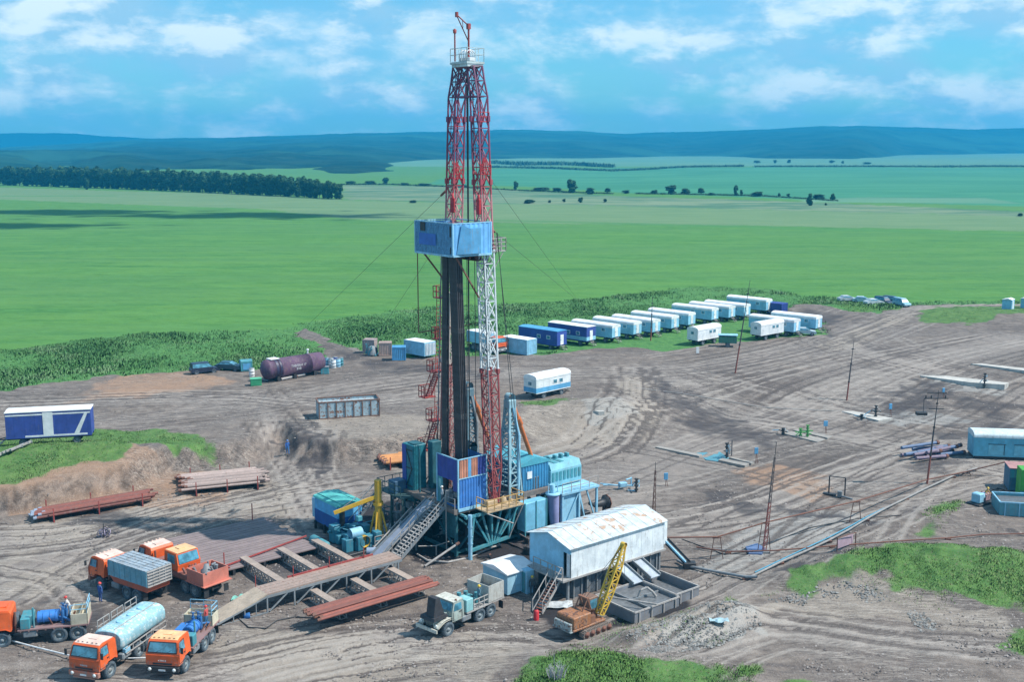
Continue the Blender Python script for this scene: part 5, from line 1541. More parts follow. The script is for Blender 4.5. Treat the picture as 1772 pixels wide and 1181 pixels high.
c_ = container(6.0, 2.5, 2.5, paint('two_tone_container', (0.30, .60, .78), .1, .2), 'pale blue shipping container with white roof beside the dark blue trailers', roofm=ROOFW)
at_corner(c_, 912, 616, 6.0, 2.5, 138, 48, flip=True)
q = MB(); q.box(-3.03, 1.27, .1, 3.03, 1.30, 1.2) ; q.build('lower_band', M_teal(), c_)
c_ = container(3.4, 2.5, 2.3, M_dblue(), 'dark purple blue container at the far end of the long wagon row'); at_corner(c_, 1352, 547, 3.4, 2.5, 138, 48, flip=True)
c_ = container(5.0, 2.5, 2.2, M_lblue(), 'pale blue container with white slatted end just left of the mast', roofm=ROOFW, z0=.5)
at_corner(c_, 735, 622, 5.0, 2.5, 138, 48, flip=True)
q = MB()
for i in range(7): q.box(2.58, -1.1 + i * .34, .6, 2.62, -.95 + i * .34, 2.6)
q.build('end_slat', M_white(), c_)
c_ = container(2.0, 2.2, 2.1, M_blue(), 'square bright blue box standing at the right of the rusty junk boxes'); at_corner(c_, 679, 625, 2.0, 2.2, 95, 5)
c_ = container(1.9, 2.1, 2.1, paint('peach_rust', (.55, .40, .34), .4, .4), 'rusty pinkish box between the junk boxes left of the bright blue box'); at_corner(c_, 657, 617, 1.9, 1.9, 95, 5)
c_ = container(1.9, 2.0, 2.2, paint('pink_grey_rust', (.50, .38, .36), .3, .4), 'pinkish upright box at the left end of the junk boxes'); at_corner(c_, 630, 612, 1.9, 1.6, 80, -10)
q = thing('scrap_heap', 'heap of bent blue grey machinery between the two rusty junk boxes', 'scrap', G(644, 616), .3)
b = MB()
for i in range(22):
    x, y = rnd.uniform(-1, 1), rnd.uniform(-.8, .8); b.beam((x, y, rnd.uniform(0, .6)), (x + rnd.uniform(-.7, .7), y + rnd.uniform(-.5, .5), rnd.uniform(.6, 2.2)), rnd.uniform(.1, .5), rnd.uniform(.05, .3))
b.build('scrap_metal', M_teal(), q); b = MB(); b.lathe((0, 0, .2), (0, 0, 1), [(0, .9), (1.2, .8), (1.5, .3), (1.5, .01)], 10); b.build('rusty_drum', M_grey(), q)
# rusty grey-blue skip container on the bench
c_ = thing('open_skip', 'long rust streaked grey blue open topped skip on the bench left of the mast', 'container')
at_corner(c_, 552, 727, 8.0, 2.9, 16, 106)
SK_ = paint('streaked_skip', (.42, .56, .62), .58, .4, scale=.6, rustcol=(.24, .10, .05)); b = MB(); L_, W_, H_ = 8.0, 2.9, 2.2
for s_ in (-1, 1): b.box(-L_ / 2, s_ * W_ / 2 - .04, .1, L_ / 2, s_ * W_ / 2 + .04, H_); b.box(s_ * L_ / 2 - .04, -W_ / 2 + .05, .1, s_ * L_ / 2 + .04, W_ / 2 - .05, H_)
b.box(-L_ / 2 + .1, -W_ / 2 + .1, H_ - .35, L_ / 2 - .1, W_ / 2 - .1, H_ - .3); b.build('wall', SK_, c_)
b = MB()
for i in range(8):
    x = -L_ / 2 + .06 + i * (L_ - .12) / 7
    for s_ in (-1, 1): b.beam((x, s_ * (W_ / 2 + .08), .05), (x, s_ * (W_ / 2 + .08), H_ + .02), .13)
for s_ in (-1, 1): b.beam((-L_ / 2, s_ * W_ / 2, H_ + .05), (L_ / 2, s_ * W_ / 2, H_ + .05), .16); b.beam((s_ * L_ / 2, -W_ / 2, H_ + .05), (s_ * L_ / 2, W_ / 2, H_ + .05), .16); b.beam((-L_ / 2, s_ * (W_ / 2 + .05), .1), (L_ / 2, s_ * (W_ / 2 + .05), .1), .16)
b.build('rib', paint('rust_rib', (.20, .11, .08), .6, .4), c_)
# purple tank
pt = thing('storage_tank', 'long purple cylindrical storage tank lying on dark saddles by the verge', 'tank')
a, b2 = G(462, 661), G(553, 646); h_ = math.atan2(b2.y - a.y, b2.x - a.x); pt.location = (a + b2) / 2; pt.rotation_euler = (0, 0, h_); Lt = (b2 - a).length
MP = paint('purple_paint', (.10, .05, .10), .35, .35, .6); b = MB(); rr = 1.5; z0 = 1.85
b.lathe((-Lt / 2, 0, z0), (1, 0, 0), [(-.9, .01), (-.7, .7), (-.2, rr * .97), (0, rr), (Lt * .2, rr), (Lt * .2, rr + .05), (Lt * .24, rr + .05), (Lt * .24, rr), (Lt * .76, rr), (Lt * .76, rr + .05), (Lt * .79, rr + .05), (Lt * .79, rr), (Lt, rr), (Lt + .2, rr * .97), (Lt + .75, .6), (Lt + .85, .01)], 28)
to = b.build('shell', MP, pt)
b = MB()
for x in (-Lt * .4, -Lt * .33): b.lathe((x, 0, z0), (1, 0, 0), [(0, rr + .04), (.4, rr + .04)], 28)
b.build('band', plain('dark_band', (.03, .03, .07), .5), to)
b = MB(); b.box(-Lt * .46, -.7, z0 + rr, -Lt * .30, .7, z0 + rr + .12); b.tube((Lt * .28, 0, z0 + rr - .1), (Lt * .28, 0, z0 + rr + .6), .12, 8); b.lathe((Lt * .28, 0, z0 + rr + .6), (0, 0, 1), [(0, .22), (.15, .22), (.2, .01)], 10)
b.build('hatch', M_white(), to)
b = MB()
for x in (-Lt * .36, -.5, Lt * .33): b.box(x - .25, -1.3, -.1, x + .25, 1.3, .75)
b.box(-Lt / 2 - .3, -1.0, -.1, Lt / 2, 1.0, .12); b.build('saddle', M_black(), pt)
cu = bpy.data.curves.new('lettering', 'FONT'); cu.body = 'ТАВЛАН 17\n3/10'; cu.size = .5; cu.align_x = 'CENTER'; cu.extrude = .006; cu.space_line = 1.0
tx = bpy.data.objects.new('lettering', cu); COL.objects.link(tx); tx.parent = pt; tx.location = (.0, -rr - .03, z0 + .1); tx.rotation_euler = (math.pi / 2, 0, 0); cu.materials.append(M_white())
q = thing('pipe_segment', 'pale rusty pipe lying on the ground in front of the purple tank', 'pipe', G(508, 656), h_)
b = MB(); b.tube((-2.2, 0, .25), (2.2, .3, .35), .2, 10); b.build('barrel', M_pale(), q); b = MB(); b.tube((.1, .155, .30), (.7, .2, .31), .28, 10); b.build('collar', M_rust(), q)
q = thing('cabinet', 'small teal blue cabinet with rounded top at the left of the purple tank', 'cabinet', G(426, 642), .4)
b = arch(1.8, 1.4, 0, 1.6, .25); b.box(-.9, -.7, .1, .9, .7, 1.45); b.build('housing', M_teal(), q); b = MB(); b.box(-.6, -.74, .3, .6, -.7, 1.3); b.build('door', M_blue(), q)
q = thing('crate', 'bright green metal box at the left foot of the purple tank', 'box', G(443, 667), .3)
b = MB(); b.rbox(-.8, -.6, 0, .8, .6, 1.0, .04); b.build('box_body', paint('bright_green_paint', (.04, .36, .16), .1, .2), q); b = MB(); b.box(-.84, -.64, 1.001, .84, .64, 1.06); b.build('lid', paint('green_lid', (.10, .46, .26), .05, .1), q)
q = thing('crate', 'dark teal box at the right end of the purple tank', 'box', G(562, 647), .2)
b = MB(); b.rbox(-.65, -.5, 0, .65, .5, 1.1, .04); b.build('box_body', M_teal(), q); b = MB(); b.box(-.69, -.54, 1.101, .69, .54, 1.14); b.build('lid', M_grey(), q)
bs = [(566, 633), (573, 634), (580, 632), (585, 635), (590, 633), (577, 637), (436, 652)]
bc = [M_lblue(), M_white(), M_dblue(), M_lblue(), M_teal(), M_white(), M_white()]
for i, (x, y) in enumerate(bs):
    lb = ['pale blue drum nearest the right end of the purple tank', 'white drum second from the purple tank in the drum cluster', 'dark blue drum in the middle of the cluster', 'pale blue drum at the front right of the cluster', 'teal drum farthest right of the drum cluster', 'white drum standing at the front of the drum cluster', 'white drum between the teal cabinet and the green box'][i]
    q = thing('drum', lb, 'drum', G(x, y), i * .7, 'drums near the purple tank'); b = MB(); b.lathe((0, 0, 0), (0, 0, 1), [(0, .42), (.4, .42), (.42, .45), (.45, .42), (.85, .42), (.87, .45), (.9, .42), (1.3, .42)], 14); b.build('barrel', bc[i], q)
    b = MB(); b.lathe((0, 0, 1.28), (0, 0, 1), [(0, .40), (.05, .40), (.05, .001)], 14); b.build('lid', M_grey(), q)
# green tank trailer by the short white wagon
q = thing('trailer', 'small green two wheeled trailer behind the short white wagon', 'trailer', G(1259, 600), R(-10))
b = MB(); b.rbox(-1.6, -.9, .7, 1.6, .9, 1.9, .05); b.build('box_body', paint('dull_green_paint', (.05, .22, .15), .15, .3), q); b = MB(); b.box(-1.7, -1.0, 2.1, 1.7, 1.0, 2.16); [b.beam((x, y, 1.9), (x, y, 2.1), .06) for x in (-1.5, 1.5) for y in (-.8, .8)]; b.build('canopy', M_lblue(), q)
wheel(q, 0, -.95, .4, .25); wheel(q, 0, .95, .4, .25)
for (x, y, l_) in ((1744, 535, 'small white and blue hut standing alone by the dirt road at the far right'), (1776, 533, 'narrow white hut cut by the right edge beside the dirt road')):
    q = thing('hut', l_, 'hut', G(x, y), R(-40)); b = MB(); b.box(-1, -.9, 0, 1, .9, 2.1); b.build('wall', WALL, q); b = MB(); b.prism([(-1.05, 2.1), (1.05, 2.1), (0.2, 2.4)], -1.1, 1.1); b.build('roof', ROOFW, q); b = MB(); b.box(1.0, -.4, .1, 1.03, .4, 1.8); b.build('door', M_white(), q)
# ================================================================ THE RIG (local axes: x = u, y = v, z up)
def rig_thing(name, label, cat, group=None): return thing(name, label, cat, (OX, OY, 0), ANG, group)


MCU, MCV = 1.85, -.8                     # mast centre


def zband(name, bands, base_rust=.3):
    """paint in horizontal bands by height: [(z_top, colour), ...]"""
    m = bpy.data.materials.new(name); t = NT(m)
    p = t.pos('Object'); s_ = t.n.new('ShaderNodeSeparateXYZ'); t.l.new(p, s_.inputs[0])
    c_ = bands[0][1]
    for (z0, _), (_, col) in zip(bands[:-1], bands[1:]):
        c_ = t.mix(t.math('GREATER_THAN', s_.outputs[2], z0), c_, col)
    b = t.noise(p, 3.0, 6, .65)
    c_ = t.mix(t.step(b, .52, .68, .55), c_, (.14, .10, .09))
    t.put(t.b.inputs['Base Color'], c_); t.b.inputs['Roughness'].default_value = .6
    return m


M_mastR = zband('mast_paint_right', [(17.4, (.30, .06, .06)), (28.5, (.60, .66, .68)), (33.5, (.50, .20, .21)), (36.5, (.38, .06, .08)), (42.0, (.22, .05, .11)), (50, (.16, .05, .11))])
M_mastL = zband('mast_paint_left', [(17.0, (.32, .12, .11)), (28.5, (.46, .40, .36)), (33.5, (.50, .20, .21)), (36.5, (.38, .06, .08)), (42.0, (.22, .05, .11)), (50, (.16, .05, .11))])
rig = rig_thing('drilling_rig', 'tall red and white drilling rig mast over a blue work floor amid the site', 'drilling rig')
FZ = 4.6


def sep(z): return float(np.interp(z, [4.6, 28, 31, 42.3, 45.0], [7.6, 5.1, 4.6, 3.35, 2.1]))


def legc(z, s_): return Vector((MCU, MCV + s_ * sep(z) / 2, z))


def leg(s_, mat):
    mb = MB(); w = 1.12 / 2
    zs = [4.6] + list(np.arange(6.2, 41, 1.75)) + [42.3, 43.7, 45.0]
    def c4(z):
        c_ = legc(z, s_); k = w if z > 7.5 else w * (0.45 + .55 * (z - 4.6) / 2.9)
        if z > 42.3: k = w * .9
        return [c_ + Vector((sx * k, sy * k, 0)) for sx, sy in ((-1, -1), (1, -1), (1, 1), (-1, 1))]
    prev = None
    for i, z in enumerate(zs):
        c = c4(z)
        for k in range(4): mb.beam(c[k], c[(k + 1) % 4], .085)
        if prev:
            for k in range(4):
                mb.beam(prev[k], c[k], .125)
                mb.beam(prev[k], c[(k + 1) % 4], .07); mb.beam(prev[(k + 1) % 4], c[k], .06)
        prev = c
    # splice plates where the sections are pinned together
    for z in (17.2, 28.6, 34.6, 40.3):
        for q in c4(z): mb.cbox(q.x, q.y, q.z, .26, .26, .5)
    return mb.build('mast_leg', mat, rig)


lg = leg(-1, M_mastR); ll = leg(1, M_mastL)
b = MB()
for s_ in (-1, 1):
    x = MCU - .62; 
    for z0, z1 in ((9, 28), (31.5, 44.5)):
        for dx in (-.2, .2): b.beam(legc(z0, s_) + Vector((-.62, dx, 0)), legc(z1, s_) + Vector((-.62, dx, 0)), .045)
        for z in np.arange(z0, z1, .5): b.beam(legc(z, s_) + Vector((-.62, -.2, 0)), legc(z, s_) + Vector((-.62, .2, 0)), .035)
b.build('ladder', M_mastR, rig)
b = MB()
for z in (42.3, 44.9):
    for dx in (-.5, .5): b.beam(legc(z, -1) + Vector((dx, 0, 0)), legc(z, 1) + Vector((dx, 0, 0)), .16)
b.beam(legc(42.3, -1) + Vector((-.5, 0, 0)), legc(44.9, 1) + Vector((-.5, 0, 0)), .1); b.beam(legc(42.3, 1) + Vector((-.5, 0, 0)), legc(44.9, -1) + Vector((-.5, 0, 0)), .1)
b.build('cross_beam', M_mastR, rig)
for s_, z in ((-1, 40.0), (1, 39.6), (-1, 35.3), (1, 34.8)):
    b = MB(); c_ = legc(z, s_); b.box(c_.x - .6, c_.y - .6, z, c_.x + .6, c_.y + .6, z + .08); b.rail([(c_.x - .6, c_.y - .6, z + .08), (c_.x + .6, c_.y - .6, z + .08)], .8, .03, .6)
    if z < 36:
        for q in range(4): b.beam((c_.x - .6 + q * .4, c_.y - .62, z), (c_.x - .2, c_.y - .62, z + 1.6), .06)
    b.build('rest_platform', paint('bright_red_paint', (.55, .03, .04), .1, .1), rig)
for s_, dv in ((-1, -.35), (1, -.8)):
    b = MB(); c_ = legc(32.0, s_); b.rbox(c_.x - .9, c_.y + dv - .2, 31.7, c_.x - .6, c_.y + dv + .25, 33.1, .05); b.lathe((c_.x - .75, c_.y + dv, 33.1), (0, 0, 1), [(0, .12), (.4, .1), (.4, .001)], 8); b.build('sheave_guard', paint('bright_red_paint', (.55, .03, .04), .1, .1), rig)
# crown
b = MB(); b.box(MCU - 1.0, MCV - 1.25, 45.2, MCU + 1.0, MCV + 1.35, 45.4); b.box(MCU - .9, MCV - 1.2, 44.95, MCU + .9, MCV + 1.2, 45.198)
cw = b.build('crown_platform', paint('crown_grey', (.52, .62, .62), .2, .3), rig)
b = MB(); x0, x1, y0, y1 = MCU - .97, MCU + .97, MCV - 1.2, MCV + 1.3
b.rail([(x0, y0, 45.45), (x1, y0, 45.45), (x1, y1, 45.45), (x0, y1, 45.45), (x0, y0, 45.45)], 1.15, .022, .85, (.5,)); b.build('guard_rail', paint('crown_grey', (.52, .62, .62)), cw)
b = MB()
for y in (-.5, -.2, .1, .4): b.lathe((MCU, MCV + y, 45.9), (0, 1, 0), [(0, .55), (.06, .62), (.12, .55)], 16)
b.rbox(MCU - .4, MCV - .8, 45.46, MCU + .4, MCV + .8, 45.8, .05); b.build('crown_sheave', M_white(), cw)
b = MB(); b.tube((MCU, MCV - .2, 45.5), (MCU, MCV - .2, 48.6), .09, 8); b.box(MCU - .15, MCV - .35, 48.3, MCU + .15, MCV - .05, 48.8)
b.tube((MCU, MCV - .2, 48.6), (MCU - .6, MCV + .75, 49.6), .06, 6); b.tube((MCU, MCV - .2, 47.2), (MCU - .6, MCV + .75, 49.5), .05, 6); b.tube((MCU - .3, MCV + .25, 48.4), (MCU - .3, MCV + .3, 49.1), .03, 5); b.box(MCU - .7, MCV + .65, 49.4, MCU - .5, MCV + .9, 49.85)
b.build('crown_crane', M_red(), cw)
b = MB(); b.tube((MCU - .6, MCV + 1.1, 45.5), (MCU - .6, MCV + 1.1, 48.0), .07, 8); b.lathe((MCU - .6, MCV + 1.1, 48.0), (0, 0, 1), [(0, .16), (.3, .18), (.42, .02)], 10); b.build('warning_lamp_post', M_red(), cw)
# drilling line between the legs
b = MB()
for i, (du, dv) in enumerate(((-.2, -.35), (-.1, -.1), (0, .1), (.1, .3), (.25, -.5))): b.tube((MCU + du, MCV + dv, 45), (MCU + du * 1.5, MCV + dv, 9.5), .035, 5)
b.build('drilling_line', M_black(), rig)
b = MB(); 
for i, dv in enumerate((-.9, -.65, 1.0)): b.tube((MCU - .7, MCV + dv, 31), (MCU - 1.0, MCV + dv * 1.4, 5), .03, 5)
b.tube((MCU + .9, MCV - 3.2, 30), (MCU + 1.5, MCV - 5.2, 9), .03, 5); b.tube((MCU + .9, MCV - 3.1, 30), (MCU + 2.6, MCV - 5.0, 5), .03, 5)
b.build('hoist_cable', M_black(), rig)
b = MB(); b.rbox(MCU - .5, MCV - .6, 7.2, MCU + .5, MCV + .6, 9.3, .1); b.lathe((MCU, MCV - .5, 9.2), (0, 1, 0), [(0, .55), (1, .55)], 14); b.lathe((MCU - .2, MCV - 1.4, 7.3), (1, 0, 0), [(-.7, .01), (-.7, .9), (.7, .9), (.7, .01)], 16)
b.build('travelling_block', plain('dark_teal_steel', (.02, .06, .075), .5), rig)
# monkey board cabin
u0, v0, u1, v1, z0, z1 = -2.45, -4.2, 1.85, 1.7, 28.25, 31.05
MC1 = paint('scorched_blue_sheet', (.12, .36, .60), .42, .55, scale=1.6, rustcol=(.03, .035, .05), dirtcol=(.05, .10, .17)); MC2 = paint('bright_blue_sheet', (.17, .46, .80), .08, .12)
cb = MB(); cb.box(u0, v0, z0 - .12, u1, v1, z0); cabin = cb.build('derrick_cabin', M_grey(), rig)
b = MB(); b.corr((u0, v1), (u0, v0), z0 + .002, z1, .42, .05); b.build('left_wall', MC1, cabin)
b = MB(); b.box(u0 - .10, MCV - .9, z0 + .7, u0 - .075, v1 - .75, z0 + 1.75); b.build('blue_panel', paint('royal_blue_paint', (.05, .16, .50), .1, .1), cabin)
b = MB(); b.box(u0 - .11, .0, z1 - .85, u0 - .072, .75, z1 - .05); b.box(u0 - .11, v0 + .15, z1 - 1.2, u0 - .072, v0 + .35, z1 - .2); b.box(u0 - .11, v0 + .2, z0 + .1, u0 - .072, v0 + .3, z0 + .7); b.build('opening', M_black(), cabin)
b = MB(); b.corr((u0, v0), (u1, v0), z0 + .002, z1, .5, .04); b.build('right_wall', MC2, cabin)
b = MB(); plate(b, (u0 + .35, v0 - .06, z0 + .05), (u0 + 1.7, v0 - .35, z0 + .05), (u0 + 1.7, v0 - .35, z1 - .5), (u0 + .9, v0 - .12, z1 - .1), .04); b.box(u0 + 1.7, v0 - .36, z0 + .05, u0 + 2.9, v0 - .06, z1 - .45); b.build('wind_panel', M_blue(), cabin)
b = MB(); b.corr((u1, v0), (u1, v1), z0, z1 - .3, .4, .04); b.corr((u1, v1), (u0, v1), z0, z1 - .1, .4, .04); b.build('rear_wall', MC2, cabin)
b = MB()
for (x, y) in ((u0, v0), (u1, v0), (u0, v1), (u1, v1)): b.beam((x, y, z0 - .1), (x, y, z1 + .03), .14)
for (p_, q_) in (((u0, v0), (u1, v0)), ((u0, v0), (u0, v1)), ((u0, v1), (u1, v1)), ((u1, v0), (u1, v1))): b.beam((*p_, z1), (*q_, z1), .1); b.beam((*p_, z0 - .1), (*q_, z0 - .1), .18)
b.build('frame', M_lblue(), cabin)
b = MB()
for y in np.arange(v0 + .5, v1 - .3, .5): b.beam((u0 + .2, y, z0 + .15), (u0 + 2.4, y, z0 + .15), .09)
b.build('pipe_finger', M_rust(), cabin)
b = MB(); b.beam((u0 + .1, v1 - 1.0, z0), (MCU - .6, MCV + 2.7, z0 - 3.4), .12); b.beam((u0 + .4, v0 + .3, z0), (MCU - .6, MCV - 2.3, z0 - 4.2), .12); b.beam((u0, v1 - .3, z0), (u0, v1 - .3, z0 - 7.7), .07); b.beam((u0, v1 - .3, z0 - 7.7), (MCU - .8, v1 - .6, z0 - 7.5), .09)
b.tube((u0 + 2, v1 - 1.5, z0 - 7.5), (MCU - .5, v0 + .9, z0 - 6.5), .03, 5)
for i in range(14): b.box(MCU - .9 + (i % 3) * .4, MCV - 2.3 + i * .27, z0 - .75 + .2 * (i % 2), MCU - .6 + (i % 3) * .4, MCV - 2.1 + i * .27, z0 - .13)
b.box(MCU - 1.0, MCV - 2.5, z0 - .8, MCU + .5, MCV + 1.8, z0 - .72)
b.build('brace', M_rust(), cabin)
bl = MB(); bl.box(u1 + .1, v0 + .2, z0 + .0, u1 + 1.9, v0 + 2.2, z0 + .1); bl.beam((u1 + .1, v0 + 1, z0 - 1.7), (u1 + 1.5, v0 + 1, z0), .08); bl.beam((MCU, v0 + .3, z0 - 2.4), (u1 + 1.7, v0 + .3, z0), .06)
bo = bl.build('side_balcony', M_pale(), rig)
b = MB(); b.rail([(u1 + .15, v0 + .2, z0 + .1), (u1 + 1.9, v0 + .2, z0 + .1), (u1 + 1.9, v0 + 2.2, z0 + .1), (u1 + .2, v0 + 2.2, z0 + .1)], 1.15, .035, .6, (.33, .66)); b.build('guard_rail', M_pale(), bo)
# stair flights and landings on the outside of the left leg
flights = [(7.6, 10.9), (13.1, 15.9)]
MR = M_red()
def landing(z, du=0.0, dv=1.0, w=.9, name='landing'):
    b = MB(); c_ = legc(z, 1); x, y = c_.x - .3 + du, c_.y + dv
    b.box(x - w, y - .55, z, x + w * .5, y + .55, z + .09)
    o = b.build(name, MR, rig)
    b = MB(); b.rail([(x - w, y - .5, z + .09), (x - w, y + .5, z + .09), (x + w * .4, y + .5, z + .09)], 1.1, .03, .55); b.build('guard_rail', MR, o); return Vector((x, y, z))
for (za, zb) in flights:
    A, B = landing(za, -.1, 2.9), landing(zb, .0, 1.7)
    b = MB()
    for s_ in (-.32, .32): b.beam(A + Vector((s_, 0.1, 0)), B + Vector((s_, 0, 0)), .06, .16)
    for s_ in (-.36, .36): b.beam(A + Vector((s_, 0.1, 1.0)), B + Vector((s_, 0, 1.0)), .05); b.beam(A + Vector((s_, .1, 0)), A + Vector((s_, .1, 1.0)), .05); b.beam((A + B) / 2 + Vector((s_, 0, 0)), (A + B) / 2 + Vector((s_, 0, 1.0)), .05)
    for i in range(11): c_ = A.lerp(B, (i + .5) / 11); b.cbox(c_.x, c_.y, c_.z, .7, .26, .05)
    b.build('stair_flight', MR, rig)
L3 = landing(19.2, 0, 1.4, .6); L4 = landing(23.3, 0, 1.3, .6)
def lad(a, c_):
    b = MB()
    a, c_ = Vector(a), Vector(c_)
    for s_ in (-.25, .25): b.beam(a + Vector((s_, 0, 0)), c_ + Vector((s_, 0, 1.0)), .05)
    n = int((c_ - a).length / .35)
    for i in range(n): q = a.lerp(c_, i / n); b.beam(q + Vector((-.25, 0, 0)), q + Vector((.25, 0, 0)), .04)
    b.build('stair_ladder', MR, rig)
for za, zb in ((4.7, 7.7), (11.0, 13.1), (16.0, 19.2), (19.2, 23.3)):
    q = legc(za, 1); r_ = legc(zb, 1); lad((q.x - .2, q.y + 1.8, za), (r_.x - .2, r_.y + 1.8, zb))
b = MB(); c_ = legc(20.5, -1); b.box(c_.x - 1.4, c_.y + 3.0, 20.6, c_.x - .7, c_.y + 3.6, 20.7); b.rail([(c_.x - 1.4, c_.y + 3.0, 20.7), (c_.x - .7, c_.y + 3.0, 20.7)], 1, .03, .7); b.beam((c_.x - 1.0, c_.y + 3.3, 20.6), (c_.x - .5, c_.y + 3.9, 19.4), .08)
b.build('landing', MR, rig)
# work floor and substructure
MT = M_teal()
b = MB(); b.box(-2.6, -4.25, FZ - .35, 9.2, 4.6, FZ - .02); 
for x in np.arange(-2.4, 9.2, 1.45): b.box(x, -4.3, FZ - .55, x + .14, 4.62, FZ - .352)
b.box(-2.65, -4.32, FZ - .45, 9.2, -4.26, FZ)
fl = b.build('work_floor', paint('oily_floor_plate', (.20, .16, .14), .3, .5), rig)
b = MB()
for y in (-4.1, 4.3):
    for x in (-2.3, 1.6, 5.2, 8.9): b.beam((x, y, 0), (x, y, FZ - .56), .26)
    for x0_, x1_ in ((-2.3, 1.6), (1.6, 5.2), (5.2, 8.9)): b.beam((x0_, y, .5), (x1_, y, FZ - .7), .16); b.beam((x0_, y, FZ - .7), (x1_, y, .5), .16); b.beam((x0_, y, .4), (x1_, y, .4), .24)
for x in (-2.3, 8.9):
    b.beam((x, -4.1, .5), (x, 0, FZ - .7), .16); b.beam((x, 4.3, .5), (x, 0, FZ - .7), .16); b.beam((x, -4.1, .4), (x, 4.3, .4), .24)
b.box(-2.2, -4.0, 1.6, -2.1, -1.8, FZ - .6)
b.build('substructure', plain('dark_teal_paint', (.025, .11, .135), .6), rig)
# fan of braces under the right hand bracket, with its pale jack leg
b = MB(); y = -5.4; top = FZ - .45
b.box(-2.2, y - .15, top - .22, 4.3, y + .15, top); b.box(-2.0, -5.3, top - .2, -1.8, -4.3, top); b.box(3.9, -5.3, top - .2, 4.1, -4.3, top)
c0 = Vector((.9, y, .55))
b.beam((-1.6, y, .75), (3.0, y, 1.1), .26)
for x in (-1.2, -.2, .9, 2.0, 3.2, 4.1): b.beam(c0 + Vector((.25 * (x - .9) / 2, 0, .25)), (x, y, top - .2), .17)
b.beam((-1.6, y, .75), (-1.2, y, top), .2); b.beam((3.0, y, 1.1), (3.9, y, top), .2); b.beam((3.0, y, 1.1), (3.0, y, top), .2)
b.beam((c0.x, y, .6), (c0.x, -4.3, 1.6), .2); b.beam((3.0, y, 1.1), (3.0, -4.2, .5), .18)
b.build('bracket_truss', MT, rig)
b = MB(); b.tube((-1.75, -5.55, -.05), (-1.75, -5.55, FZ - .3), .2, 10); 
for z in (1.5, 2.2, 3.1): b.lathe((-1.75, -5.55, z), (0, 0, 1), [(0, .27), (.12, .27)], 10)
b.build('jack_leg', M_lblue(), rig)
# yellow railed balcony
b = MB(); b.box(-.3, -6.3, FZ - .30, 4.1, -4.35, FZ - .18); b.rbox(.6, -5.2, FZ - .15, 1.8, -4.5, FZ + .35, .04); b.lathe((2.6, -5.0, FZ - .15), (0, 0, 1), [(0, .35), (.5, .3), (.7, .05)], 10)
bo = b.build('balcony', paint('sandy_planks', (.52, .38, .22), .3, .3), rig)
b = MB(); b.rail([(-.3, -6.25, FZ - .18), (4.05, -6.25, FZ - .18), (4.05, -4.4, FZ - .18)], 1.1, .035, .9, (.5,)); b.rail([(-.3, -6.25, FZ - .18), (-.3, -4.6, FZ - .18)], 1.1, .035, .9, (.5,)); b.build('guard_rail', paint('ochre_paint', (.55, .34, .12), .3, .2), bo)
b = MB(); b.tube((-.3, -6.25, FZ - .3), (2.8, -6.25, FZ - 1.9), .07, 6); b.tube((4.05, -6.2, FZ - .3), (2.9, -5.5, 1.1), .07, 6); b.build('prop', M_pale(), bo)
# doghouse
b = MB(); b.corr((-2.1, -4.25), (1.15, -4.25), FZ + .05, 7.4, .30, .05); b.corr((1.15, -4.25), (1.15, -.95), FZ, 9.2, .3, .05); b.box(-2.05, -4.15, FZ, 1.1, -.95, FZ + .05)
dh = b.build('doghouse', paint('cobalt_sheet', (.05, .22, .60), .05, .12), rig)
b = MB(); b.corr((-1.95, -4.27), (-1.0, -4.27), 7.5, 9.25, .24, .05); b.corr((-.65, -4.27), (.1, -4.27), 7.5, 9.25, .24, .05); b.build('orange_panel', paint('faded_orange_sheet', (.62, .26, .16), .15, .2), dh)
b = MB(); b.box(-1.0, -4.31, 7.5, -.65, -4.25, 9.25); b.build('blue_strip', M_blue(), dh)
b = MB(); b.box(.15, -4.28, 7.5, 1.1, -4.24, 9.2); b.build('navy_panel', paint('navy_sheet', (.035, .06, .30), .05, .1), dh); b = MB(); b.corr((-2.15, -.95), (-2.15, -4.2), 7.15, 9.3, .6, .03); b.box(-2.18, -4.2, 6.2, -2.1, -3.5, 7.14)
b.build('purple_wall', paint('navy_sheet', (.035, .06, .30), .05, .1), dh)
b = MB()
for (x, y) in ((-2.15, -4.28), (1.15, -4.28), (-2.15, -.95)): b.beam((x, y, FZ), (x, y, 9.35), .13)
b.beam((-2.15, -4.29, 7.45), (1.15, -4.29, 7.45), .09); b.beam((-2.15, -4.29, 9.32), (1.15, -4.29, 9.32), .09); b.beam((-2.15, -4.28, 9.32), (-2.15, -.95, 9.32), .09); b.box(-2.2, -4.42, FZ - .25, 1.2, -4.33, FZ + .04)
b.build('frame', M_lblue(), dh)
b = MB(); b.box(-2.14, -1.75, FZ, -2.06, -.95, 7.12); d = b.build('door', MT, dh); b = MB(); b.box(-2.16, -1.55, 6.1, -2.142, -1.2, 6.9); b.build('door_window', paint('mint_paint', (0.28, 0.58, 0.60), .1, .2), d)
b = MB()
for i in range(14):
    x, y = rnd.uniform(-1.9, .8), rnd.uniform(-3.6, -1.6); b.cbox(x, y, FZ + .5 + rnd.uniform(0, .6), rnd.uniform(.3, .8), rnd.uniform(.3, .7), rnd.uniform(.4, 1.1))
b.build('control_cabinet', M_grey(), dh)
b = MB()
for z in (FZ + .5, FZ + 1.0): b.beam((-2.5, -4.2, z), (-2.5, -2.6, z), .05)
b.beam((-2.5, -4.2, FZ), (-2.5, -4.2, FZ + 1.05), .06); b.tube((-2.6, -2.95, .4), (-2.6, -2.95, FZ + 1.5), .06, 6); b.build('floor_rail', M_pale(), rig)
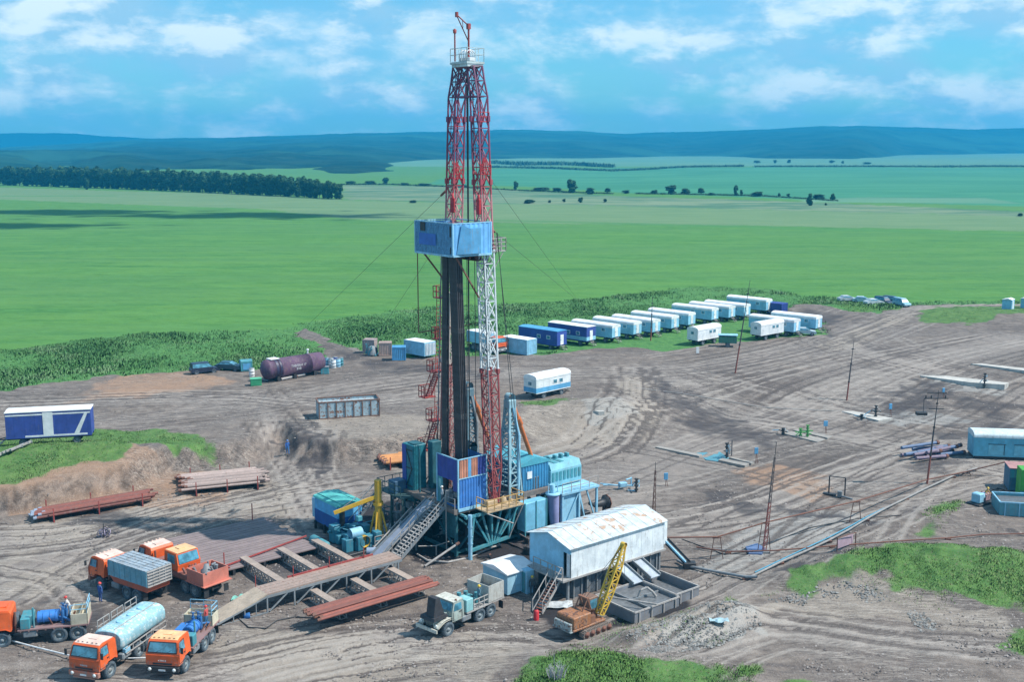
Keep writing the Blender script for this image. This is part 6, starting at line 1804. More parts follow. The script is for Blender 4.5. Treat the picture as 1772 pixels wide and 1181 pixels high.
# left cabins
b = MB(); b.rbox(-2.2, 3.1, 3.4, -.6, 4.9, 9.1, .04); lc = b.build('left_cabin', plain('deep_teal_sheet', (.02, .16, .20), .5), rig)
b = MB(); b.box(-2.25, 4.2, 4.0, -2.203, 4.9, 9.0); b.build('blue_side', M_dblue(), lc)
b = MB()
for z in (5.0, 6.8, 8.6): b.beam((-2.26, 3.15, z), (-2.26, 4.15, z), .07)
b.beam((-2.27, 3.2, 6.8), (-2.27, 4.1, 8.6), .06); b.beam((-2.27, 4.1, 5.0), (-2.27, 3.2, 6.8), .06); b.build('brace', M_black(), lc)
b = MB(); b.rbox(-.5, 2.2, 4.6, .6, 3.0, 9.4, .04); b.box(-1.9, 3.3, 9.102, -.9, 4.4, 9.2); b.box(-2.0, 2.2, 4.6, -1.9, 2.35, 9.0); b.build('left_rear_cabin', plain('dark_teal_paint', (.025, .11, .135), .6), rig)
b = MB(); b.rbox(-3.6, 4.2, 4.2, -2.3, 5.4, 5.5, .03); b.build('side_locker', paint('slate_blue_paint', (.05, .13, .22), .2, .2), rig)
# left platform structure, ladders and clutter below it
b = MB()
for x in (-3.8, -2.4, -.4):
    for y in (2.6, 4.6, 6.6): b.beam((x, y, 0), (x, y, 4.3), .12)
for y in (2.6, 4.6, 6.6): b.beam((-3.8, y, 4.2), (-.4, y, 4.2), .14); b.beam((-3.8, y, 2.2), (-.4, y, 2.2), .08); b.beam((-3.8, y, .2), (-.4, y, 4.2), .07)
b.box(-4.0, 2.5, 4.2, -.2, 6.8, 4.28); b.rail([(-4.0, 2.6, 4.28), (-4.0, 6.8, 4.28), (-.4, 6.8, 4.28)], 1.1, .03, 1.0)
b.rail([(-4.6, 3.5, 2.2), (-4.6, 6.9, 2.2)], 1.1, .03, 1.0)
b.build('side_platform', plain('dark_green_steel', (.05, .10, .10), .7), rig)
b = MB()
for i in range(46):
    x, y, z = rnd.uniform(-4.5, 1.2), rnd.uniform(1.8, 7.5), rnd.uniform(.0, 3.4)
    if i % 2: dx_, dy_ = rnd.uniform(-1.5, 1.5), rnd.uniform(-1.5, 1.5); b.tube((x, y, z), (x + dx_, y + dy_, z + rnd.uniform(-.2, .9)), rnd.uniform(.03, .12), 6); b.tube((x, y, z + .05), (x, y, 0), .05, 6)
    else: b.tube((x, y, 0), (x, y, z + .3), .06, 6); b.cbox(x, y, z + .2, rnd.uniform(.2, .7), rnd.uniform(.2, .7), rnd.uniform(.2, .8))
b.box(-4.7, 1.6, -.05, 1.4, 7.7, .04); b.build('pipework', M_grey(), rig)
b = MB(); b.box(-1.6, -3.9, FZ, 8.9, 4.3, FZ + .09)
for i in range(46):
    x, y = rnd.uniform(-.5, 8.5), rnd.uniform(-3.8, 3.9); z = rnd.uniform(FZ, FZ + 1.2)
    if MCU - 1 < x < MCU + 1: continue
    if i % 3: b.tube((x, y, FZ), (x + rnd.uniform(-.5, .5), y + rnd.uniform(-.5, .5), FZ + rnd.uniform(.5, 2.4)), rnd.uniform(.04, .12), 6)
    else: b.rbox(x - .4, y - .4, FZ, x + .4, y + .4, FZ + rnd.uniform(.6, 1.6), .05)
b.build('floor_machinery', plain('oily_machinery', (.07, .08, .09), .5), rig)
b = MB()
for i in range(30):
    x, y = rnd.uniform(-2, 8.5), rnd.uniform(-3.9, 4); b.rbox(x - .6, y - .4, 0, x + .6, y + .4, rnd.uniform(.8, 2.8), .05)
    b.tube((x, y, rnd.uniform(.5, 3)), (x + rnd.uniform(-2, 2), y + rnd.uniform(-1, 1), rnd.uniform(.5, 3)), rnd.uniform(.06, .2), 7)
b.build('engine_block', plain('black_oily_steel', (.025, .027, .03), .5), rig)
# hydraulic raising pylons and orange struts
for sv, nm in ((-3.65, 'raising_pylon'), (3.0, 'raising_pylon')):
    b = MB(); ap = Vector((4.5, sv, 14.1)); 
    f = [Vector((3.6, sv + .95, FZ)), Vector((3.7, sv - .95, FZ)), Vector((5.3, sv - .85, FZ)), Vector((5.2, sv + .85, FZ))]
    tops = [ap + Vector((-.3, .3, -.6)), ap + Vector((-.3, -.3, -.6)), ap + Vector((.3, -.3, -.6)), ap + Vector((.3, .3, -.6))]
    for a_, t_ in zip(f, tops): b.beam(a_, t_, .22)
    for k in (.12, .26, .4, .53, .65, .76, .86):
        qs = [a_.lerp(t_, k) for a_, t_ in zip(f, tops)]; q2 = [a_.lerp(t_, min(1, k + .12)) for a_, t_ in zip(f, tops)]
        for i in range(4): b.beam(qs[i], qs[(i + 1) % 4], .12); b.beam(qs[i], q2[(i + 1) % 4], .09)
    b.rbox(4.05, sv - .45, 13.2, 4.95, sv + .45, 14.0, .05); b.lathe((4.5, sv - .35, 14.2), (0, 1, 0), [(0, .42), (.7, .42)], 16); b.box(3.9, sv - .6, 10.9, 5.1, sv + .6, 11.1)
    po = b.build(nm, paint('pylon_blue', (.30, .52, .60), .25, .4) if sv < 0 else paint('pylon_dark', (.12, .24, .30), .3, .4), rig)
    b = MB(); b.tube((4.9, sv - .75, FZ), (5.0, sv - .75, 10.6), .17, 8); b.tube((5.0, sv - .75, 10.6), (4.6, sv - .3, 13.4), .13, 8); b.build('pylon_pipe', M_lblue() if sv < 0 else M_grey(), po)
    b = MB(); b.tube((5.0, sv, 13.2), (9.0, sv + 1.0, FZ + .6), .21, 10); b.tube((5.6, sv + .1, 12.0), (6.0, sv + .2, 11.3), .27, 10); b.build('orange_strut', paint('strut_orange', (.62, .17, .05), .1, .15), po)
# containers and power module behind
b = MB(); cx0, cx1, cy0, cy1 = 5.7, 9.2, -3.9, 1.8
b.corr((cx0, cy0), (cx1, cy0), FZ, 7.1, .35, .05); b.corr((cx0, cy1), (cx0, cy0), FZ, 7.1, .35, .05); b.corr((cx1, cy0), (cx1, cy1), FZ, 7.1, .35, .05); b.corr((cx1, cy1), (cx0, cy1), FZ, 7.1, .35, .05)
rc = b.build('rear_container', paint('steel_blue_sheet', (.04, .26, .48), .1, .2), rig)
b = MB(); b.prism([(cx0 - .1, 7.12), (cx1 + .1, 7.12), (cx1 + .1, 7.3), ((cx0 + cx1) / 2, 7.9), (cx0 - .1, 7.3)], cy0 - .1, cy1 + .1, 'y'); b.build('roof', paint('teal_roof', (.08, .38, .48), .1, .2), rc)
b = MB(); b.box(6.4, cy0 - .12, 5.8, 7.0, cy0 - .06, 6.5); b.build('notice_board', M_white(), rc)

# churned black sump under the floor: kerb, hoses, loose pipe
q = rig_thing('sump_kerb', 'low pale rim curving round the black oily pit before the rig', 'kerb'); b = MB()
pp = [U(x, y, 0) for x, y in ((722, 962), (740, 973), (775, 976), (812, 968), (840, 955), (866, 945))]
b.path([Vector((p_[0], p_[1], .12)) for p_ in pp], .1, 7); b.build('rim', M_pale(), q); b = MB()
a_ = U(755, 962, 0)
b.tube((a_[0], a_[1], 0), (a_[0], a_[1], 1.0), .06, 6); b.path([(a_[0] - 1.6, a_[1] + .6, 1.1), (a_[0], a_[1], .95), (a_[0] + 1.8, a_[1] - .1, 1.1)], .05, 6); b.build('rail', M_pale(), q)
for k in range(9):
    x0_, y0_ = rnd.uniform(-3, 9), rnd.uniform(-9.5, -4.6); q = rig_thing('loose_hose', 'black rubber hose lying in loops on the oily ground before the rig', 'hose', 'black hoses lying before the rig'); b = MB()
    pts_ = [Vector((x0_, y0_, .1))]
    for i in range(7): pts_.append(pts_[-1] + Vector((rnd.uniform(-.2, .9), rnd.uniform(-.6, .6), 0))); 
    b.path(pts_, .06, 6); b.build('tube', M_black(), q); b = MB(); b.tube(pts_[-1], pts_[-1] + Vector((.25, 0, 0)), .1, 6); b.build('coupling', M_rust(), q)
b = MB()
for i in range(60):
    x, y = rnd.uniform(3.5, 14.5), rnd.uniform(-8.0, -4.3)
    if x < 5 and y > -6.5: continue
    if i % 3 == 0: b.rbox(x - .4, y - .3, 0, x + .4, y + .3, rnd.uniform(.3, 1.0), .04)
    else: b.tube((x, y, rnd.uniform(.1, .6)), (x + rnd.uniform(-1.2, 1.2), y + rnd.uniform(-.8, .8), rnd.uniform(.1, 1.1)), rnd.uniform(.04, .13), 6)
b.box(3.6, -7.9, -.02, 14.4, -4.4, .12); b.build('pump_manifold', plain('black_rusty_pipework', (.06, .05, .05), .6, 0, .6), rig)
b = MB()
for i in range(26):
    th = rnd.uniform(0, 6.28); c_ = legc(rnd.uniform(5, 12), 1); 
    b.tube((c_.x - rnd.uniform(.2, 2.0), c_.y + rnd.uniform(-1.5, 2.0), FZ), (c_.x - rnd.uniform(0, 1.4), c_.y + rnd.uniform(-1.2, 1.6), rnd.uniform(6, 10.5)), rnd.uniform(.03, .08), 5)
b.build('standpipe', M_rust(), rig)
b = MB()
for s_, e in ((-1, -.9), (1, 1.0)):
    for z in np.arange(9, 27.5, 1.6): c_ = legc(z, s_); b.beam((c_.x - .75, c_.y + e * .5, z), (c_.x - .75, c_.y + e, z + .8), .04)
    a_ = legc(8, s_); d_ = legc(27.8, s_); b.tube((a_.x - .75, a_.y + e * .8, 8), (d_.x - .75, d_.y + e * .8, 27.8), .06, 6)
b.build('cable_tray', M_grey(), rig)
pm = rig_thing('power_module', 'mint blue engine module on a raised frame at the right end of the rig', 'engine module')
b = MB(); b.rbox(9.4, -4.0, 4.3, 13.6, -.6, 6.0, .06); b.prism([(-4.0, 6.0), (-.6, 6.0), (-.9, 6.6), (-3.7, 6.6)], 9.5, 13.5, 'x')
mo = b.build('housing', paint('module_mint', (.22, .52, .62), .12, .25), pm)
b = MB()
for x in np.arange(9.6, 13.5, .5): b.box(x, -4.05, 4.9, x + .3, -3.99, 5.8)
for x in (9.8, 10.6, 11.4, 12.2, 13.0): b.rbox(x - .15, -2.6, 6.6, x + .15, -2.1, 7.0, .04)
for x in (10.2, 11.0): b.box(x, -3.6, 6.605, x + .5, -1.0, 6.66)
b.build('louvre', M_teal(), mo)
b = MB(); b.box(9.2, -6.0, 4.0, 14.2, -.4, 4.2)
for x in (9.4, 11.6, 14.0):
    for y in (-5.8, -.6): b.beam((x, y, 0), (x, y, 4.0), .2)
for y in (-5.8, -.6): b.beam((11.6, y, 4.0), (12.6, y, .2), .14); b.beam((14.0, y, .2), (12.6, y, 4.0), .14); b.beam((9.4, y, .2), (11.6, y, 4.0), .12)
b.box(9.3, -5.7, .8, 11.5, -5.6, 3.9)
b.build('raised_frame', M_lblue(), pm)
b = MB()
for i in range(26):
    x, y = rnd.uniform(9.5, 14), rnd.uniform(-5.4, 0); b.rbox(x - .5, y - .4, 0, x + .5, y + .4, rnd.uniform(.6, 2.6), .05)
b.build('engine_block', plain('black_oily_steel', (.025, .027, .03), .5), pm)
b = MB(); b.rail([(9.3, -5.9, 4.2), (14.1, -5.9, 4.2)], 1.0, .025, 1.2); b.build('guard_rail', M_pale(), pm)
q = rig_thing('vent_cylinder', 'violet grey upright cylinder with funnel head standing at the foot of the orange strut', 'cylinder')
b = MB(); b.tube((8.6, -5.6, .8), (8.5, -5.4, 4.3), .42, 14, .62); b.build('shell', paint('violet_grey_paint', (.28, .30, .52), .1, .15), q); b = MB(); b.tube((8.5, -5.4, 4.3), (8.45, -5.3, 5.2), .28, 10); b.lathe((8.5, -5.4, 4.25), (0, 0, 1), [(0, .75), (.12, .75), (.12, .3)], 14); b.beam((7.9, -5.4, 4.3), (7.9, -5.4, 5.4), .06); b.beam((9.1, -5.4, 4.3), (9.1, -5.4, 5.4), .06); b.build('flange', M_lblue(), q)
q = rig_thing('hopper_box', 'pale blue sheet steel box under the rig floor beside the fan of braces', 'box')
b = MB(); b.rbox(4.7, -5.6, 1.2, 7.6, -4.5, 4.0, .05); b.build('box_body', paint('light_cyan_sheet', (.18, .50, .68), .1, .2), q); b = MB(); [b.beam((x, -5.62, .0), (x, -5.62, 4.05), .1) for x in (4.8, 6.2, 7.5)]; b.build('frame', M_teal(), q)
q = rig_thing('valve_block', 'rusty black valve block beyond the end of the power module', 'valve')
b = MB(); b.lathe((16.2, -4.4, 1.5), (CA * 0 + 1, 0, 0), [(-1.2, .25), (-.3, .4), (.3, .4), (.4, .7), (.6, .7), (.6, .01)], 12); b.tube((16.4, -4.4, 0), (16.4, -4.4, 1.4), .18, 8); b.tube((15.0, -4.4, 1.5), (14.2, -4.6, 1.9), .2, 8); b.build('valve_body', M_black(), q); b = MB(); b.lathe((16.7, -4.4, 1.5), (1, 0, 0), [(0, .8), (.1, .8), (.1, .01)], 8); b.build('flange', M_rust(), q)
# racked drill pipe standing in the derrick
def stands(u_, v_, nu, nv, label, lean, cnt0):
    first = None
    for i in range(nu):
        for j in range(nv):
            if first is None:
                first = rig_thing('drill_pipe_stand', label, 'pipe', 'drill pipe stands racked in the mast')
                b = MB(); b.tube((0, 0, 0), (lean[0], lean[1], 24.6), .085, 7); b.build('pipe_body', plain('oily_pipe', (.055, .05, .052), .45), first)
                b = MB()
                for k in (.0, .33, .66): b.tube((lean[0] * k, lean[1] * k, 24.6 * k), (lean[0] * (k + .02), lean[1] * (k + .02), 24.6 * (k + .02)), .115, 7)
                b.build('tool_joint', plain('worn_joint', (.07, .065, .065), .5), first); o = first
            else: o = dup(first)
            w_ = S(u_ + i * .2, v_ + j * .2, FZ); o.location = w_; o.rotation_euler = (0, 0, ANG)
stands(-.7, -.35, 2, 4, 'dark drill pipe stand in the narrow left bundle racked against the mast', (.1, -.35), 0)
stands(-.7, -3.15, 4, 6, 'dark drill pipe stand in the thick right bundle racked against the mast', (-.35, .45), 0)
b = None
# stairs to the floor
st = rig_thing('stairway', 'long grey steel stairway climbing from the catwalk to the rig floor', 'stairs')
A, B = Vector((-8.6, -2.2, .05)), Vector((-2.8, -2.2, FZ)); q = MB()
for y in (-.8, .8): q.beam(A + Vector((0, y, 0)), B + Vector((0, y, 0)), .1, .28)
q.build('stringer', M_grey(), st); q = MB()
for i in range(20): c_ = A.lerp(B, (i + .5) / 20); q.cbox(c_.x, c_.y, c_.z + .05, .26, 1.5, .05)
q.build('tread', M_pale(), st); q = MB()
for y in (-.85, .85):
    for h_ in (.55, 1.05): q.beam(A + Vector((0, y, h_)), B + Vector((0, y, h_)), .06)
    for i in range(7): c_ = A.lerp(B, i / 6); q.beam(c_ + Vector((0, y, 0)), c_ + Vector((0, y, 1.05)), .06)
q.build('handrail', M_pale(), st)
st2 = rig_thing('pipe_slide', 'smooth blue grey pipe slide lying beside the stairway to the rig floor', 'slide')
q = MB(); q.prism([(-9.4, .2), (-2.7, FZ), (-2.7, FZ - .15), (-9.4, .05)], -1.2, .1); q.build('slide_plate', paint('polished_slide', (.30, .34, .42), .1, .2, .35), st2); q = MB(); [q.beam((-9.4, y, .3), (-2.7, y, FZ + .1), .12) for y in (-1.25, .15)]; [q.beam((x, -.5, 0), (x, -.5, FZ * (x + 9.4) / 6.7 - .1), .14) for x in (-6.5, -4.4)]; q.build('side_rail', M_grey(), st2)
q = rig_thing('loose_pipe', 'pale pipe propped from the ground to the stairway on its right side', 'pipe'); b = MB(); b.tube((-6.2, -4.6, .15), (-2.6, -4.9, 1.6), .11, 8); b.build('barrel', M_pale(), q); b = MB(); b.tube((-2.9, -4.88, 1.5), (-2.55, -4.92, 1.64), .15, 8); b.build('coupling', M_rust(), q)
q = rig_thing('loose_pipe', 'thin pipe leaning from the rig side down to the yellow crane foot', 'pipe'); b = MB(); b.tube((-8.6, .9, .5), (-3.4, 1.6, 3.6), .07, 8); b.build('barrel', M_pale(), q)
# second flight on the far side
q = rig_thing('stairway', 'dark narrow stairway on the left side of the rig below the teal cabin', 'stairs'); b = MB(); A, B = Vector((-8.0, 7.4, .1)), Vector((-4.1, 6.2, 4.2))
for y in (-.4, .4): b.beam(A + Vector((0, y, 0)), B + Vector((0, y, 0)), .08, .2)
b.build('stringer', M_grey(), q); b = MB()
for i in range(14): c_ = A.lerp(B, (i + .5) / 14); b.cbox(c_.x, c_.y, c_.z, .26, .75, .05)
b.build('tread', M_grey(), q); b = MB()
for y in (-.42, .42): b.beam(A + Vector((0, y, 1)), B + Vector((0, y, 1)), .05); [b.beam(A.lerp(B, k) + Vector((0, y, 0)), A.lerp(B, k) + Vector((0, y, 1)), .05) for k in (0, .33, .66, 1)]
b.build('handrail', M_pale(), q)
# ---- catwalk
cwk = rig_thing('catwalk', 'long planked steel catwalk with a ramp, running between the pipe rack trusses to the rig', 'catwalk')
WD = M_wood(); q = MB()
for i in range(7): y = -4.75 + i * .3; q.box(-22, y, 1.5 + .012 * (i % 2), -8.8, y + .27, 1.62 + .012 * (i % 2))
q.build('deck', paint('sandy_pink_planks', (.38, .27, .22), .4, .5), cwk); q = MB(); q.prism([(-26.8, .06), (-22.0, 1.62), (-22, 1.5), (-26.8, 0)], -4.75, -2.68); 
q.build('ramp', paint('sandy_ramp', (.50, .40, .30), .15, .4), cwk); q = MB()
for y in (-4.75, -2.7):
    q.beam((-22, y, 1.38), (-8.8, y, 1.38), .14, .2)
    for x in (-22, -19.5, -17, -14.5, -12, -9.2): q.beam((x, y, 0), (x, y, 1.3), .12)
    for x in (-22, -19.5, -17, -14.5, -12): q.beam((x + .2, y, .1), (x + 1.9, y, 1.3), .1)
    q.beam((-26.6, y, .12), (-22, y, 1.4), .12); q.beam((-26, y, .0), (-22, y, .05), .1)
    for x in (-25, -24, -23): q.beam((x, y, .05), (x, y, (x + 26.6) * .28 + .1), .07)
q.build('trestle', M_grey(), cwk); q = MB()
for x in (-22, -18.5, -15, -11.5): q.beam((x, -2.75, 1.6), (x, -2.75, 2.6), .06)
q.beam((-19, -2.62, 1.68), (-10.5, -2.62, 1.70), .14); q.build('rack_post', M_red(), cwk)
# trusses of the pipe rack
tr0 = {}
desc = ['nearest the plank deck, left of the catwalk', 'middle one left of the catwalk', 'nearest the generator, left of the catwalk', 'outermost right of the catwalk', 'middle one right of the catwalk', 'nearest the stairway, right of the catwalk']
for i, (u_, va, Lr) in enumerate(((-19.0, -2.55, 8.45), (-15.3, -2.55, 8.45), (-11.7, -2.55, 8.45), (-17.8, -9.8, 4.9), (-13.9, -9.8, 4.9), (-10.1, -9.8, 4.9))):
    if Lr not in tr0:
        tr0[Lr] = o = thing('rack_truss', 'x', 'truss'); q = MB(); q.box(-.34, 0, .97, .34, Lr, 1.04); q.build('top_plank', paint('pale_plank', (.42, .33, .27), .35, .4), o); q = MB(); n = int(Lr / .62)
        for x in (-.3, .3):
            q.beam((x, 0, .92), (x, Lr, .92), .08); q.beam((x, 0, .06), (x, Lr, .06), .09)
            for k in range(n): a_, b_ = Lr * k / n, Lr * (k + 1) / n; q.beam((x, a_, .06), (x, (a_ + b_) / 2, .9), .06); q.beam((x, (a_ + b_) / 2, .9), (x, b_, .06), .06)
        for k in range(n + 1): y = Lr * k / n; q.beam((-.3, y, .06), (.3, y, .06), .05)
        q.build('lattice', M_pale(), o)
    else: o = dup(tr0[Lr])
    o.location = S(u_, va, 0); o.rotation_euler = (0, 0, ANG)
    tag(o, 'grey lattice truss of the pipe rack, ' + desc[i], 'truss', 'trusses of the pipe rack')
# plank deck
dk = rig_thing('plank_deck', 'wide grey plank deck on low beams at the left end of the pipe rack', 'deck'); q = MB()
y = 4.6; k = 0
while y < 15.6:
    w_ = rnd.uniform(.32, .5); off = rnd.uniform(-.5, .3)
    q.box(-24.2 + off + (y - 4.6) * .12, y, .55 + .02 * (k % 3), -11.6 + rnd.uniform(-.4, .2) - (y - 4.6) * .03, y + w_ - .04, .66 + .02 * (k % 3)); y += w_; k += 1
q.build('plank', paint('violet_grey_planks', (.26, .20, .20), .4, .45, .85, rustcol=(.2, .14, .12)), dk); q = MB()
for x in (-23.5, -20.5, -17.5, -14.5, -12.2): q.box(x - .12, 4.6, 0, x + .12, 15.4, .54)
q.build('bearer', M_black(), dk); q = MB()
for x, y in ((-21.5, 4.4), (-13.3, 15.6), (-23.8, 9)): q.beam((x, y, .5), (x, y, 2.4), .08)
q.beam((-24.3, 4.35, .85), (-11.6, 7.6, .85), .12); q.beam((-24, 8.5, .9), (-21.0, 4.4, .9), .14); q.build('rack_post', M_red(), dk)
# piles of pipe: every length of pipe is a thing
def pile(a, b2, n_, rows_, r_, mat, label, group, z0=.5, bearers=True, jit=.25, blabel=None, endmat=None):
    """a, b2: world ends of the pile's axis"""
    d_ = (b2 - a); L_ = math.hypot(d_.x, d_.y); h_ = math.atan2(d_.y, d_.x); nx, ny = -math.sin(h_), math.cos(h_)
    first = thing('steel_pipe', label, 'pipe', group=group)
    q = MB(); q.tube((0, 0, 0), (L_, 0, 0), r_, 8, caps=False); q.tube((L_, 0, 0), (0, 0, 0), r_ * .8, 8, caps=False); q.build('barrel', mat, first)
    q = MB(); q.tube((-.05, 0, 0), (.28, 0, 0), r_ * 1.18, 8); q.build('collar', endmat or M_rust(), first); used = False
    for lay in range(rows_):
        for i in range(n_ - lay):
            o = first if not used else dup(first); used = True
            off = (i - (n_ - lay - 1) / 2) * r_ * 2.12; s_ = rnd.uniform(-jit, jit)
            o.location = (a.x + nx * off + math.cos(h_) * s_, a.y + ny * off + math.sin(h_) * s_, a.z + z0 + r_ + lay * r_ * 1.8); o.rotation_euler = (0, (b2.z - a.z) * -1 / L_, h_ + rnd.uniform(-.006, .006))
    if bearers:
        w_ = n_ * r_ * 1.1 + .25
        o = thing('pipe_stand', blabel, 'stand', a, h_)
        for k in (.12, .5, .88):
            q = MB(); q.box(L_ * k - .12, -w_, -.15, L_ * k + .12, w_, z0 - .01); q.build('bearer', M_black(), o)
            q = MB(); q.beam((L_ * k, -w_ - .05, -.1), (L_ * k, -w_ - .05, z0 + 1.0), .1); q.beam((L_ * k, w_ + .05, -.1), (L_ * k, w_ + .05, z0 + 1.0), .1); q.build('stake', M_red(), o)
MRP = paint('red_oxide_pipe', (.33, .105, .075), .3, .2, .7)
pile(S(-20.6, -9.9, 0), S(-9.2, -9.9, 0), 11, 1, .105, MRP, 'red brown pipe in the flat layer lying across the right hand rack trusses', 'red pipes on the rack', 1.06, False)
pile(S(-20.9, -9.7, 0), S(-9.4, -9.7, 0), 8, 1, .09, MRP, 'red brown pipe in the upper layer of the right hand rack', 'red pipes on the rack', 1.27, False)
a, b2 = G(62, 901), G(262, 866); pile(a, b2, 9, 2, .14, paint('rusty_red_pipe', (.26, .085, .065), .4, .3, .8), 'rusty red pipe in the pile below the earth bank at the left', 'pipes in the pile below the bank', .45, True, .6, 'dark timber stand with red stakes under the rusty red pipes below the bank', paint('blue_grey_end', (.25, .32, .42), .2, .3))
a, b2 = G(318, 846), G(455, 832); pile(a, b2, 17, 2, .15, paint('pale_pink_pipe', (.48, .37, .33), .35, .35, .8), 'pale pinkish pipe in the wide stack right of the earth bank', 'pale pipes stacked right of the bank', .45, True, .8, 'dark timber stand with stakes under the wide stack of pale pipes')
a, b2 = G(660, 806), G(718, 800); pile(a, b2, 9, 1, .2, paint('orange_rust_sheet', (.60, .27, .10), .2, .2, .8), 'orange rusted channel beam lying behind the rig left of the mast', 'orange beams behind the rig', .55, True, .3, 'low timber stand under the orange beams behind the rig')
# ---- yellow jib crane
yc = rig_thing('jib_crane', 'yellow pillar jib crane standing beside the pipe rack with its arm swung left', 'crane')
x, y = -6.3, 3.0; MY = M_yel(); q = MB(); q.tube((x, y, .9), (x, y, 6.5), .34, 14); q.lathe((x, y, 4.05), (0, 0, 1), [(0, .5), (.3, .5)], 14); q.build('pillar', MY, yc); q = MB()
for i in range(4):
    th = .6 + i * math.pi / 2; q.beam((x + math.cos(th) * 1.05, y + math.sin(th) * 1.05, .5), (x + math.cos(th) * .36, y + math.sin(th) * .36, 3.4), .13)
q.build('base_leg', MY, yc); q = MB(); J0 = Vector((x, y, 4.9)); jt = U(579, 890, 3.6); J1 = Vector((jt[0], jt[1], 3.7))
for o_ in (-.22, .22): q.beam(J0 + Vector((o_, 0, 0)), J1 + Vector((o_ * .3, 0, 0)), .16, .34)
for k in np.arange(.05, 1, .1): c_ = J0.lerp(J1, k); q.beam(c_ + Vector((-.2, 0, 0)), c_ + Vector((.2, 0, 0)), .08)
q.build('jib', MY, yc); q = MB(); q.tube((x, y, 6.4), J0.lerp(J1, .95), .035, 5); q.tube((x, y, 6.4), J0.lerp(J1, .5), .035, 5); c_ = J0.lerp(J1, .45); q.tube(c_, c_ + Vector((0, 0, -1.3)), .03, 5); q.build('tie_rod', M_pale(), yc); q = MB(); q.rbox(c_.x - .25, c_.y - .25, c_.z - 1.7, c_.x + .25, c_.y + .25, c_.z - 1.2, .05); q.build('hook_block', M_teal(), yc)
q = MB(); q.box(x - 1.3, y - 1.3, .4, x + 1.3, y + 1.3, .52); q.rail([(x - 1.2, y - 1.2, .52), (x + 1.2, y - 1.2, .52), (x + 1.2, y + 1.2, .52)], .9, .03, .8); q.build('base_plate', M_pale(), yc)
# ---- generator house
gh = rig_thing('generator_house', 'teal roofed blue generator house beside the yellow jib crane', 'cabin'); q = MB()
q.box(-8.6, 6.8, 2.1, -5.8, 11.2, 3.3); hb = q.build('wall', paint('generator_blue', (.12, .44, .74), .08, .15), gh); q = MB(); q.box(-8.63, 6.78, .8, -5.79, 11.22, 2.098); q.build('lower_wall', paint('navy_panel', (.02, .10, .34), .1, .15), hb)
q = MB(); q.prism([(-8.75, 3.3), (-5.65, 3.3), (-5.75, 3.45), (-7.2, 3.65), (-8.65, 3.45)], 6.65, 11.35); [q.beam((x, 6.7, 3.56), (x, 11.3, 3.56), .06) for x in (-8.2, -6.4)]; q.build('roof', paint('sea_green_roof', (.10, .50, .46), .15, .2), hb)
q = MB(); q.rbox(-8.5, 11.25, 1.0, -7.0, 12.0, 3.0, .05); q.build('end_box', M_lblue(), gh); q = MB()
for x in (-8.7, -6.0):
    for y in (7.0, 9.2, 11.0): q.beam((x, y, -.1), (x, y, .9), .2)
q.box(-8.6, 6.8, .65, -5.8, 11.2, .79); q.build('skid', M_black(), gh); q = MB(); q.box(-8.4, 6.74, 1.2, -7.8, 6.77, 3.0); q.build('door', M_black(), gh)
q = rig_thing('machinery_skid', 'dark teal pump skid with pipes below the yellow jib arm', 'machinery'); b = MB()
for i in range(34):
    x, y = rnd.uniform(-10, -7.0), rnd.uniform(2.2, 6.4); z = rnd.uniform(.2, 1.2)
    if i % 3: b.rbox(x - rnd.uniform(.2, .6), y - .4, .3, x + .4, y + .4, .3 + rnd.uniform(.4, 1.9), .04)
    else: b.tube((x, y, z + .6), (x + rnd.uniform(-1.3, 1.3), y + rnd.uniform(-1, 1), z + 1), rnd.uniform(.05, .14), 7)
b.build('pump', paint('pump_teal', (.03, .20, .28), .2, .3), q); b = MB(); b.rbox(-10.3, 1.8, 0, -6.6, 6.6, .3, .04); b.build('skid', M_black(), q)
b = MB(); b.lathe((-8.4, 2.0, 1.1), (0, 1, 0), [(0, .55), (.5, .55), (.5, .01)], 14); b.build('motor', M_yel(), q); b = MB(); b.lathe((-9.6, 2.8, 1.9), (1, 0, 0), [(0, .5), (1.2, .5)], 12); b.build('filter', M_lblue(), q)
q = rig_thing('air_receiver', 'dark teal horizontal tank lying between the generator and the last rack truss', 'tank'); b = MB(); b.lathe((-11.2, 4.6, .55), (0, 1, 0), [(-.3, .02), (-.2, .35), (0, .5), (2.4, .5), (2.6, .35), (2.7, .02)], 16); b.build('shell', M_teal(), q); b = MB(); b.box(-11.5, 5.0, 0, -10.9, 5.2, .3); b.box(-11.5, 6.3, 0, -10.9, 6.5, .3); b.build('saddle', M_black(), q)
q = rig_thing('barrel', 'blue grey barrel lying at the top end of the catwalk', 'barrel'); b = MB(); b.lathe((-8.9, 1.0, .55), (.8, -.6, 0), [(0, .38), (.9, .38)], 14); b.build('shell', paint('grey_blue_drum', (.30, .38, .50), .1, .2), q); b = MB(); b.lathe((-8.92, 1.02, .55), (.8, -.6, 0), [(0, .01), (0, .36)], 14); b.build('lid', M_grey(), q)
